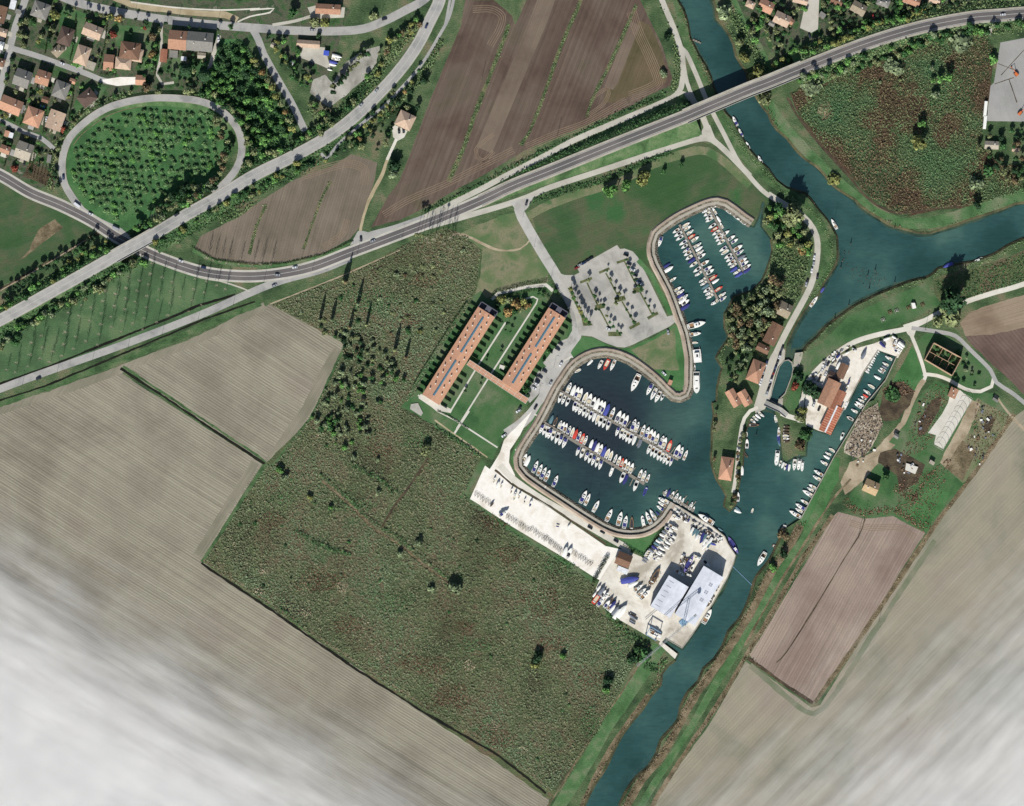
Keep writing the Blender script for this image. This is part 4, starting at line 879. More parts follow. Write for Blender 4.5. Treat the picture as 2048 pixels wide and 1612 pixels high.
def house(cx, cy, w, d, rot, h, kind, roof, label, name='house', cat='house', wall='wall_white', pitch=24, chim=1, parent=None, z=0):
    """centre, size and clockwise turn in photograph pixels and degrees; h eaves height in metres"""
    x, y = P((cx, cy)); w *= S; d *= S; a = -math.radians(rot); w -= 1.0; d -= 1.0
    if parent is None:
        o = empty(name, (x, y, z), a); tag(o, label, cat); HOUSES.append((x, y, max(w, d) * 0.52))
    else:
        px, py, pr = parent.location.x, parent.location.y, parent.rotation_euler.z; c, s = math.cos(-pr), math.sin(-pr)
        o = parent; base = ((x - px) * c - (y - py) * s, (x - px) * s + (y - py) * c); da = a - pr
    bx, by, ba = (0, 0, 0) if parent is None else (base[0], base[1], da)
    mb = MB(); mb.box(0, 0, h / 2, w, d, h); obj('wall', mb.mesh('wall', [M[wall]]), o, (bx, by, 0), ba)
    rise = (d / 2 + 0.55) * math.tan(math.radians(pitch)) * (2 if kind == 'shed' else 1) * (0.5 if kind == 'shed' else 1)
    rf = obj('roof', roof_mesh(w, d, rise, kind, 'roof_' + roof), o, (bx, by, h), ba)
    for k in range(chim):
        cb = MB(); cb.box(0, 0, 0, 0.8, 0.6, 1.5); cb.box(0, 0, 0.85, 1.0, 0.8, 0.2); obj('chimney', cb.mesh('chimney', [M['chimney']]), rf, ((-1) ** k * w * 0.22, d * 0.14 * (-1) ** k, rise * 0.72 + 0.3))
    if h > 2.3:
        c, s = math.cos(ba), math.sin(ba)
        for fl in range(max(1, int(h / 3))):
            for sx in (-0.3, 0.3):
                for sy in (-1, 1):
                    lx, ly = sx * w, sy * (d / 2 + 0.02)
                    obj('window', WIN, o, (bx + lx * c - ly * s, by + lx * s + ly * c, 1.7 + 2.9 * fl if h > 4 else h * 0.6), ba)
        lx, ly = 0, -(d / 2 + 0.03); obj('door', DOOR, o, (bx + lx * c - ly * s, by + lx * s + ly * c, 1.05), ba)
    return o
HS = [
 (83, 22, 34, 32, 20, 5.5, 'hip', 'slate', 'big grey-brown hipped house beside the yellow tree at the top left'),
 (133, 74, 28, 36, 18, 5.5, 'hip', 'dark', 'dark grey hipped house with a long shadow between two lawns'),
 (117, 103, 18, 22, 45, 3.5, 'hip', 'olive', 'low grey-brown wing house just south of the dark hipped house'),
 (187, 64, 38, 26, 22, 6, 'gable', 'tan', 'pale pink-roofed house beside the white paved court'),
 (166, 112, 28, 38, 18, 5.5, 'hip', 'tan', 'tan hipped house above the narrow street'),
 (182, 132, 20, 18, 20, 3, 'flat', 'pale', 'small grey flat-roofed annex beside the tan hipped house'),
 (47, 158, 32, 34, 20, 6, 'gable', 'slate', 'grey square house nearest the left street corner'),
 (88, 157, 28, 28, 18, 6, 'gable', 'orange2', 'small house with an orange front slope and brown rear slope'),
 (124, 181, 30, 34, 20, 5.5, 'hip', 'slate', 'grey house south of the narrow street beside a small garden'),
 (176, 197, 34, 28, -38, 5.5, 'hip', 'dark', 'dark brown hipped house beside the outer bank of the loop road'),
 (24, 212, 44, 30, 22, 5.5, 'gable', 'orange', 'wide orange house with a grey annex at the left edge'),
 (42, 217, 16, 18, 22, 3.2, 'flat', 'slate', 'small grey annex on the wide orange house at the left edge'),
 (69, 235, 34, 36, 20, 5.5, 'hip', 'orange', 'orange hipped house with a blue pool behind it'),
 (113, 242, 32, 38, 20, 6, 'gable', 'tan', 'pale orange house beside the white drive and the loop road'),
 (50, 303, 32, 34, 20, 6, 'gable', 'pale', 'grey house standing alone above the lower road'),
 (282, 161, 20, 20, 2, 3, 'gable', 'orange', 'small orange shed at the end of the white gravel yard'),
 (27, 10, 13, 20, 15, 3, 'flat', 'white', 'narrow flat white-roofed building at the top left corner'),
 (3, 30, 22, 34, 15, 5, 'gable', 'brown', 'brown-roofed house cut by the left edge'),
 (15, 268, 10, 12, 15, 2.8, 'gable', 'orange', 'tiny orange-roofed hut beside the white garage at the left'),
 (23, 271, 10, 12, 15, 2.6, 'flat', 'white', 'tiny white garage beside the orange hut at the left'),
 (99, 318, 8, 16, 10, 2.4, 'gable', 'slate', 'little grey garden shed beside the row of bare vines'),
 (328, 112, 14, 26, 4, 2.8, 'gable', 'rust', 'reddish shed beside the thin garden drive'),
 (348, 109, 18, 16, 4, 2.6, 'flat', 'slate', 'grey flat shed beside the reddish shed'),
 (617, 89, 46, 15, 4, 3.2, 'gable', 'tan', 'long low tan building beside the blue hut'),
 (653, 107, 12, 11, 5, 3, 'flat', 'grey', 'small hut with a bright blue roof beside parked cars'),
 (811, 242, 34, 32, 26, 5.5, 'hip', 'tan', 'tan hipped villa at the head of the white forked drive'),
 (1531, 14, 30, 24, 25, 5.5, 'gable', 'orange', 'orange house at the top beside the terraced garden'),
 (1563, 40, 32, 24, 25, 5.5, 'gable', 'tan', 'tan house beside the pale gravel court at the top'),
 (1580, 43, 14, 12, 35, 3, 'gable', 'orange2', 'little orange wing beside the tan house at the top'),
 (1644, 31, 14, 12, 35, 2.6, 'flat', 'slate', 'small square grey shed right of the pale gravel court'),
 (1716, 18, 30, 22, 28, 5.5, 'gable', 'olive', 'brown and grey house above the wooded road bank'),
 (1822, 2, 34, 18, 20, 5, 'gable', 'orange2', 'orange house with roof panels cut by the top edge'),
 (1600, 2, 30, 14, 15, 5, 'gable', 'tan', 'house cut by the top edge beside the gravel court'),
 (1982, 291, 28, 16, 3, 3.5, 'gable', 'pale', 'pale long building beside the roofless ruin in the east scrub'),
 (2030, 300, 14, 8, 8, 2.6, 'gable', 'tan', 'little tan hut at the right edge in the trees'),
 (1567, 619, 30, 28, 27, 3.5, 'gable', 'olive', 'grey-brown flat-looking house under trees beside the riverside lane'),
 (1545, 668, 26, 44, 27, 5.5, 'gable', 'brown', 'long brown-roofed house along the riverside lane'),
 (1525, 697, 26, 16, 25, 4.5, 'gable', 'brown', 'brown wing house between the long brown house and the orange house'),
 (1511, 743, 28, 44, 22, 5.5, 'hip', 'orange2', 'large orange hipped house facing the parked cars by the lock'),
 (1452, 937, 26, 46, 8, 4.5, 'hip', 'orange', 'orange house with a small courtyard on the narrow peninsula'),
 (1741, 974, 30, 26, 24, 4.5, 'gable', 'sand', 'lone farm hut with a sandy front slope and dark shadow behind'),
 (1904, 786, 16, 20, 24, 7, 'gable', 'orange2', 'narrow tall orange-roofed house beside the greenhouse'),
 (6, 66, 20, 16, 16, 4.5, 'gable', 'tan', 'tan house at the left edge beside the long street'),
 (2, 92, 14, 16, 16, 4.5, 'gable', 'white', 'white-roofed house at the left edge by the street bend'),
 (4, 126, 14, 16, 16, 4.5, 'hip', 'brown', 'brown house at the left edge opposite the grey square house'),
 (37, 24, 12, 10, 18, 2.6, 'flat', 'slate', 'little grey garage beside the big grey-brown hipped house'),
 (12, 300, 20, 16, 20, 4.5, 'gable', 'orange2', 'orange house at the left edge near the lower road'),
 (146, 163, 12, 10, 20, 2.8, 'gable', 'orange', 'small orange shed beside the narrow street corner'),
 (92, 200, 14, 12, 20, 2.8, 'gable', 'brown', 'small brown shed between the grey and orange houses'),
 (404, 112, 16, 12, 5, 2.8, 'gable', 'pale', 'small pale shed behind the terraced row'),
 (368, 118, 12, 10, 5, 2.6, 'flat', 'white', 'tiny white shed behind the terraced row'),
 (548, 92, 12, 10, 30, 2.6, 'gable', 'pale', 'pale shed at the corner of the street and top road'),
 (583, 127, 9, 8, 10, 2.5, 'flat', 'white', 'tiny white shed in the yard beside the avenue'),
 (1500, 10, 18, 14, 25, 4.5, 'hip', 'tan', 'tan house nearest the upper river at the top edge'),
 (1543, 48, 12, 10, 25, 2.8, 'gable', 'slate', 'grey shed below the orange house at the top'),
 (1672, 4, 24, 16, 20, 5, 'gable', 'brown', 'brown house cut by the top edge left of the wooded bank'),
 (1765, 6, 26, 16, 20, 5, 'hip', 'slate', 'grey house cut by the top edge above the wooded bank'),
 (1868, 2, 22, 12, 12, 4.5, 'gable', 'tan', 'tan house cut by the top edge near the road end'),
 (1863, 925, 12, 8, 34, 2.5, 'flat', 'pale', 'pale little shed on the farm scrap patch'),
 (1990, 800, 14, 6, 34, 2.5, 'flat', 'slate', 'narrow grey shed at the end of the greenhouse plot'),
 (1792, 872, 10, 9, 34, 2.5, 'gable', 'slate', 'tiny dark shed beside the dirt track and scrap patch'),
 (1263, 765, 9, 10, 22, 2.6, 'flat', 'orange', 'tiny red kiosk on the grass spit between the basins'),
]
HS = [h for h in HS if h[:2] != (1263, 765)] + [(1340, 765, 9, 11, 22, 2.6, 'flat', 'orange', 'tiny red kiosk on the grass spit between the two basins')]
M['roof_blueroof'] = plain('blue_sheet', (70, 92, 190), 0.5, 0.08, 1)
for h in HS:
    cx, cy, w, d, rot, ht, kind, roof, lab = h
    if 'bright blue' in lab: roof = 'blueroof'
    if kind == 'gable' and d > w * 1.15: w, d, rot = d, w, rot + 90
    house(cx, cy, w, d, rot, ht, kind, roof, lab, name='shed' if ht < 3.3 else 'house', cat='shed' if ht < 3.3 else 'house', chim=0 if ht < 3.3 else rnd.choice((1, 2)))
# villa of several roofs, the row of two, the twin-gabled house
v_ = house(262, 103, 40, 34, 8, 6.5, 'hip', 'brown', 'large villa of several brown hipped roofs in a garden', 'villa', 'villa', chim=2)
for a_ in ((248, 128, 32, 24, 6, 5.2, 'hip', 'tan'), (219, 126, 20, 32, 6, 4.2, 'gable', 'orange2'), (277, 112, 20, 26, 10, 4.8, 'hip', 'tan')):
    house(a_[0], a_[1], a_[2], a_[3], a_[4], a_[5], a_[6], a_[7], None, parent=v_, chim=0)
t_ = house(357, 82, 36, 38, 5, 6.5, 'gable', 'orange2', 'terraced row, orange roof at the left and grey roof at the right', 'terraced_row', 'row of houses', chim=1)
house(401, 85, 53, 38, 5, 6.2, 'gable', 'slate', None, parent=t_, chim=2)
t_ = house(1466, 796, 36, 19, 60, 5, 'gable', 'orange', 'twin-gabled orange house at the water beside the lock bridge', 'twin_house', 'house', chim=1)
house(1489, 796, 32, 19, 60, 5, 'gable', 'orange', None, parent=t_, chim=1)
b_ = house(657, 20, 50, 20, 3, 5.5, 'gable', 'orange2', 'long farmhouse with an orange front slope above the top road', 'farmhouse', 'farmhouse', chim=1)
y_ = house(1657, 786, 54, 28, 115, 5.5, 'gable', 'orange2', 'main orange-roofed workshop in the east boatyard', 'workshop', 'workshop', chim=0)
house(1684, 742, 30, 17, 115, 3.5, 'gable', 'brown', 'narrow brown-roofed shed between boats in the east boatyard', 'shed', 'shed', chim=0)
house(1667, 754, 26, 18, 25, 3.4, 'gable', 'dark', 'dark brown open shed north of the orange workshop', 'shed', 'shed', chim=0)
house(1675, 800, 40, 20, 115, 4, 'gable', 'rust', 'rust-red annex between the orange workshop and the canal', 'shed', 'shed', chim=0)
house(1247, 1119, 30, 26, 22, 3.5, 'gable', 'brown', 'brown-roofed office hut between the gravel boat park and shipyard', 'office_hut', 'hut', chim=0)
house(1245, 1140, 24, 12, 22, 2.6, 'flat', 'white', 'low white cabin beside the brown-roofed office hut', 'cabin', 'cabin', chim=0)
# rusty boat shed reaching over the water
def over_water_shed():
    x, y = P((1661, 838)); a = -math.radians(115); o = empty('boat_shed', (x, y, 0), a); tag(o, 'rust-striped corrugated boat shed with a pale ridge strip over the canal', 'boat shed')
    w, d = 22.5, 9.5; mb = MB()
    for sx in range(5):
        for sy in (-1, 1): mb.box(-w / 2 + 0.4 + sx * (w - 0.8) / 4, sy * (d / 2 - 0.3), 1.0, 0.3, 0.3, 6.0)
    obj('post', mb.mesh('post', [M['bark']]), o)
    m, nt, b = nodes_of('rusty_sheets', 0.7); tc = nt.nodes.new('ShaderNodeTexCoord'); sp = nt.nodes.new('ShaderNodeSeparateXYZ'); nt.links.new(tc.outputs['Object'], sp.inputs[0])
    s = mth(nt, 'SINE', mth(nt, 'MULTIPLY', sp.outputs['X'], 2 * math.pi / 1.9)); s = mth(nt, 'MULTIPLY_ADD', s, 0.2, mth(nt, 'MULTIPLY', noise(nt, tc.outputs['Object'], 0.6, 4), 1.0))
    nt.links.new(ramp(nt, s, [C((158, 88, 60)), C((184, 112, 84)), C((196, 152, 130))], 0.3, 0.75), b.inputs['Base Color'])
    obj('roof', roof_mesh(w, d, 1.6, 'gable', 'roof_rust'), o, (0, 0, 4.0)).data.materials[0] = m
    mb = MB(); mb.box(0, 0, 5.68, w + 1, 1.3, 0.14); obj('ridge_strip', mb.mesh('ridge_strip', [M['roof_white']]), o)
    HOUSES.append((x, y, 10))
over_water_shed()

# ------------------------------------------------------------------ the two long apartment buildings
M['tile'] = roofmat('apartment_tiles', (196, 150, 122), 0.16, 1.2); M['tile'].name = 'apartment_tiles'
M['skylight'] = plain('skylight_glass', (88, 124, 140), 0.2, 0.25, 0.8, spec=0.6); M['charcoal'] = plain('charcoal_membrane', (92, 92, 104), 0.8, 0.12, 0.6)
M['hedge'] = leafmat('hedge_leaves', [(38, 58, 34), (56, 78, 42), (74, 96, 54)], 0.4)
M['post_white'] = plain('white_paint', (214, 210, 198), 0.6, 0.05, 1)
AD = Vector((-0.536, -0.844)).normalized()               # long axis, towards the lower left
def apartments(cx, cy, L, label):
    x, y = P((cx, cy)); a = math.atan2(AD.y, AD.x); o = empty('apartment_building', (x, y, 0), a); tag(o, label, 'apartments')
    W_ = 16.0; H = 7.0; rise = 1.5; mb = MB(); mb.box(0, 0, H / 2, L - 1, W_ - 1.6, H); obj('wall', mb.mesh('wall', [M['wall_white']]), o)
    mb = MB(); x_, y_ = L / 2, W_ / 2; mb.add([(-x_, -y_, H), (x_, -y_, H), (x_, 0, H + rise), (-x_, 0, H + rise), (x_, y_, H), (-x_, y_, H), (-x_, -y_, H - .3), (x_, -y_, H - .3), (x_, y_, H - .3), (-x_, y_, H - .3)],
        [(0, 1, 2, 3), (3, 2, 4, 5), (0, 3, 5), (1, 4, 2), (6, 7, 1, 0), (7, 8, 4, 1), (8, 9, 5, 4), (9, 6, 0, 5), (9, 8, 7, 6)])
    rf = obj('roof', mb.mesh('roof', [M['tile']]), o)
    for s_, ln in ((-0.24, 0.40), (0.25, 0.40)):
        mb = MB(); mb.add([(s_ * L - ln * L / 2, -0.9, H + rise - 0.1), (s_ * L + ln * L / 2, -0.9, H + rise - 0.1), (s_ * L + ln * L / 2, 0, H + rise + 0.5), (s_ * L - ln * L / 2, 0, H + rise + 0.5), (s_ * L + ln * L / 2, 0.9, H + rise - 0.1), (s_ * L - ln * L / 2, 0.9, H + rise - 0.1)],
            [(0, 1, 2, 3), (3, 2, 4, 5), (0, 3, 5), (1, 4, 2)]); sk = obj('skylight', mb.mesh('skylight', [M['skylight']]), rf)
    cb = MB(); cb.box(0, 0, 0, 0.8, 0.7, 1.7); cb.box(0, 0, 0.95, 1.0, 0.9, 0.18); cm = cb.mesh('chimney', [M['chimney']])
    n = int(L / 5.6)
    for k in range(n):
        for s_ in (-1, 1):
            t = -L / 2 + 3 + (L - 6) * (k + (0.2 if s_ < 0 else 0)) / n; yy = s_ * (5.2 if k % 2 else 3.6)
            obj('chimney', cm, rf, (t, yy, H + rise * (1 - abs(yy) / (W_ / 2)) + 0.6))
    # service block with two open light wells at the upper end
    mb = MB(); X0 = -L / 2 - 5.2
    for (px_, py_, sx, sy, h) in ((X0 + 0.3, 0, 0.6, W_, 7.6), (X0 + 2.6, -W_ / 2 + 0.3, 5.2, 0.6, 7.6), (X0 + 2.6, W_ / 2 - 0.3, 5.2, 0.6, 7.6), (X0 + 2.9, 0, 4.6, 4.4, 7.4), (X0 + 2.9, -4.9, 4.6, 5.3, 3.4), (X0 + 2.9, 4.9, 4.6, 5.3, 3.4)): mb.box(px_, py_, h / 2, sx, sy, h)
    obj('service_block', mb.mesh('service_block', [M['charcoal']]), o)
    for k in range(n):
        for s_ in (-1, 1):
            mb_ = WIN; ob = obj('window', mb_, o, (-L / 2 + 3 + (L - 6) * k / n, s_ * (W_ / 2 - 0.78), 5.0), 0); obj('window', mb_, o, (-L / 2 + 3 + (L - 6) * k / n, s_ * (W_ / 2 - 0.78), 1.9), 0)
    return o, x, y, a, L, W_
def sidefences(b, side, where, skip=()):
    o, x, y, a, L, W_ = b; n = 14 if L > 70 else 12; fm = MB(); ln = 5.6
    fm.box(0, 0, 1.1, 0.45, ln, 2.2); hm = fm.mesh('hedge', [M['hedge']])
    r = np.random.RandomState(3); pts = np.stack([r.uniform(-0.5, 0.5, 260), r.uniform(-ln / 2, ln / 2, 260), r.uniform(0.4, 2.1, 260)], 1); nn = r.normal(size=(260, 3)); nn /= np.linalg.norm(nn, axis=1)[:, None]
    hm = fm.mesh('garden_hedge', [M['hedge']])
    for k in range(n + 1):
        if k in skip: continue
        t = -L / 2 + 1 + (L - 2) * k / n; yy = side * (W_ / 2 + ln / 2 + 0.6); c, s_ = math.cos(a), math.sin(a)
        q = obj('garden_hedge', hm, None, (x + t * c - yy * s_, y + t * s_ + yy * c, 0), a)
        tag(q, f'clipped hedge between small gardens, {nth(k + 1)} from the top {where}', 'hedge', 'hedges dividing the apartment gardens')
def longhedge(pts_px, wd, hh, label, name='hedge', leaf='hedge', sm=False):
    w = dens(smooth(pts_px, 2) if sm else [P(p) for p in pts_px], 0.5); r = np.random.RandomState(len(w)); nr = np.array(normals(w)); w = np.array(w); m = int(len(w) * 7 * max(1, wd)); i = r.randint(0, len(w), m)
    c = w[i] + nr[i] * ((r.rand(m) - 0.5) * wd)[:, None]; z = embankment_z(c[:, 0], c[:, 1]) if len(c) < 4000 else 0
    p = np.stack([c[:, 0], c[:, 1], z + r.uniform(0.3, hh, m)], 1); nn = r.normal(size=(m, 3)); nn /= np.linalg.norm(nn, axis=1)[:, None]
    o = obj(name, quads_mesh(name, cards(p, nn, 0.18 + 0.22 * r.rand(m), r), M[leaf])); return tag(o, label, 'hedge')
A1 = apartments(917.5, 712, 83, 'long terracotta-roofed apartment building nearest the marsh, the left one of two')
A2 = apartments(1067, 700, 70, 'long terracotta-roofed apartment building nearest the basins, the right one of two')
for b_, c_ in ((A1, 'left building'), (A2, 'right building')):
    HOUSES.extend([(b_[1] + AD.x * t, b_[2] + AD.y * t, 9.0) for t in range(-40, 41, 8)])
sidefences(A1, -1, 'west of the left building'); sidefences(A1, 1, 'east of the left building', (8,)); sidefences(A2, -1, 'west of the right building', (12,)); sidefences(A2, 1, 'east of the right building', (6, 7, 12))
longhedge(T(820, 560, [(760, 300), (680, 270), (600, 380), (350, 760), (150, 1080), (40, 1260)], 6.015), 0.7, 2.2, 'long clipped hedge closing the gardens on the marsh side')
longhedge(T(820, 560, [(970, 225), (1030, 150), (1400, 60), (1640, 20)], 6.015), 1.4, 2.6, 'dark curved hedge north of the apartments below the meadow')
longhedge(T(820, 560, [(1030, 230), (1080, 190), (1330, 165), (1380, 140), (1600, 105), (1640, 190), (1720, 270)], 6.015), 1.4, 2.6, 'inner curved hedge around the garden between the apartment heads')
longhedge(T(820, 560, [(1700, 80), (1760, 110), (1850, 260), (1920, 400)], 6.015), 1.4, 2.4, 'hedge beside the marina road at the right apartment head')
longhedge(T(820, 560, [(330, 1575), (480, 1645), (700, 1790)], 6.015), 0.5, 1.0, 'low hedge line beside the lawn path below the apartments')
# roofed link of square terracotta bays
def link():
    a, b = T(820, 560, [(700, 990), (1410, 1460)], 6.015); w = [P(a), P(b)]; n = normals(w)[0]; root = empty('covered_walkway', (*w[0], 0), math.atan2(w[1][1] - w[0][1], w[1][0] - w[0][0]))
    tag(root, 'straight terracotta-roofed walkway linking the apartments to the marina road', 'walkway'); L = math.dist(*w)
    mb = MB(); mb.box(L / 2, 0, 3.0, L, 4.6, 0.25); obj('roof', mb.mesh('roof', [M['tile']]), root)
    mb = MB()
    for k in range(11): mb.box(0.2 + k * (L - 0.4) / 10, 0, 3.16, 0.22, 4.7, 0.1)
    mb.box(L / 2, 0, 3.17, L, 0.2, 0.1); mb.box(L / 2, 2.3, 3.17, L, 0.22, 0.1); mb.box(L / 2, -2.3, 3.17, L, 0.22, 0.1); obj('trim', mb.mesh('trim', [M['post_white']]), root)
    for k in range(11):
        for s_ in (-2.1, 2.1):
            pb = MB(); pb.box(0, 0, 1.45, 0.2, 0.2, 2.9); obj('post', pb.mesh('post', [M['post_white']]), root, (0.3 + k * (L - 0.6) / 10, s_, 0))
link()

# ------------------------------------------------------------------ shipyard hangars
M['sheet'] = plain('white_sheet_roof', (216, 220, 228), 0.45, 0.12, 0.15, spec=0.4); M['greywall'] = plain('grey_cladding', (120, 122, 130), 0.7, 0.08, 0.6)
M['sheetgrey'] = plain('grey_sheet', (150, 154, 166), 0.6, 0.08, 0.4)
def hangar(cx, cy, w, L, h, label, panels):
    x, y = P((cx, cy)); a = math.atan2(-60, -36)
    o = empty('boat_hangar', (x, y, 0), a); tag(o, label, 'hangar'); w *= S; L *= S
    mb = MB(); mb.box(0, 0, h / 2, L - 0.4, w - 0.4, h); obj('wall', mb.mesh('wall', [M['greywall']]), o)
    mb = MB(); x_, y_ = L / 2, w / 2; r_ = 1.1; mb.add([(-x_, -y_, h), (x_, -y_, h), (x_, 0, h + r_), (-x_, 0, h + r_), (x_, y_, h), (-x_, y_, h), (-x_, -y_, h - .5), (x_, -y_, h - .5), (x_, y_, h - .5), (-x_, y_, h - .5)],
        [(0, 1, 2, 3), (3, 2, 4, 5), (0, 3, 5), (1, 4, 2), (6, 7, 1, 0), (7, 8, 4, 1), (8, 9, 5, 4), (9, 6, 0, 5)]); rf = obj('roof', mb.mesh('roof', [M['sheet']]), o)
    for (t, s_, lx, ly) in panels:
        pb = MB(); z_ = h + r_ * (1 - abs(s_ + ly / 2) / y_); z2 = h + r_ * (1 - abs(s_ - ly / 2) / y_)
        pb.add([(t - lx / 2, s_ - ly / 2, z2 + .05), (t + lx / 2, s_ - ly / 2, z2 + .05), (t + lx / 2, s_ + ly / 2, z_ + .05), (t - lx / 2, s_ + ly / 2, z_ + .05)], [(0, 1, 2, 3)]); obj('roof_panel', pb.mesh('roof_panel', [M['sheetgrey']]), rf)
    mb = MB(); mb.box(L / 2 + 0.02, 0, h * 0.4, 0.15, w * 0.6, h * 0.8); obj('door', mb.mesh('door', [M['sheetgrey']]), o); HOUSES.append((x, y, 13))
hangar(1338, 1192, 46, 72, 8, 'white-roofed hangar with narrow vent strips, the left one of two', [(-11 + 4.4 * k, -4.6, 0.5, 4.2) for k in range(6)])
hangar(1397, 1190, 46, 112, 10, 'longer white-roofed hangar with grey roof panels beside the canal', [(-13 + 7 * k + j * 1.5, 1.6 * i + 2.4, 1.2, 1.2) for k in range(3) for i in range(2) for j in range(2)])
# ------------------------------------------------------------------ boats
M['gel'] = plain('white_hull', (236, 236, 232), 0.35, 0.03, 0.8, spec=0.4, k=1.35); M['deckm'] = plain('deck_white', (232, 231, 224), 0.5, 0.04, 0.8, k=1.35)
M['cream'] = plain('cream_deck', (214, 202, 172), 0.6, 0.06, 0.8); M['teak'] = plain('teak', (150, 116, 84), 0.7, 0.12, 0.8); M['darkfl'] = plain('dark_cockpit', (54, 54, 58), 0.7, 0.2, 1)
M['navy'] = plain('navy_canvas', (50, 54, 118), 0.8, 0.12, 1); M['blue'] = plain('blue_canvas', (72, 80, 158), 0.8, 0.1, 1); M['red'] = plain('red_paint', (206, 68, 54), 0.6, 0.08, 1); M['greyc'] = plain('grey_canvas', (118, 124, 134), 0.8, 0.1, 1)
M['tealc'] = plain('teal_canvas', (94, 126, 134), 0.8, 0.1, 1); M['vio'] = plain('violet_hull', (112, 104, 164), 0.5, 0.1, 1); M['alu'] = plain('aluminium', (190, 192, 192), 0.35, 0.05, 1, metal=0.3)
M['engine'] = plain('engine_black', (36, 36, 38), 0.4, 0.1, 1); M['rope'] = plain('boom_barrier', (124, 160, 188), 0.5, 0.1, 1); M['wood'] = plain('old_wood', (120, 98, 74), 0.9, 0.2, 1)
M['skyblue'] = plain('sky_blue_tarp', (98, 150, 190), 0.7, 0.1, 1)
HB = [(0, .80), (.06, .86), (.2, .95), (.38, 1.0), (.55, .98), (.7, .84), (.82, .62), (.91, .38), (.97, .17), (1, .03)]
HBW = [(0, .94), (.1, .99), (.3, 1.0), (.6, 1.0), (.78, .93), (.88, .76), (.95, .48), (1, .06)]
HBD = [(0, .03), (.05, .28), (.15, .62), (.3, .9), (.5, 1.0), (.7, .9), (.85, .6), (.95, .26), (1, .03)]
def hb(t, prof): return float(np.interp(t, [p[0] for p in prof], [p[1] for p in prof]))
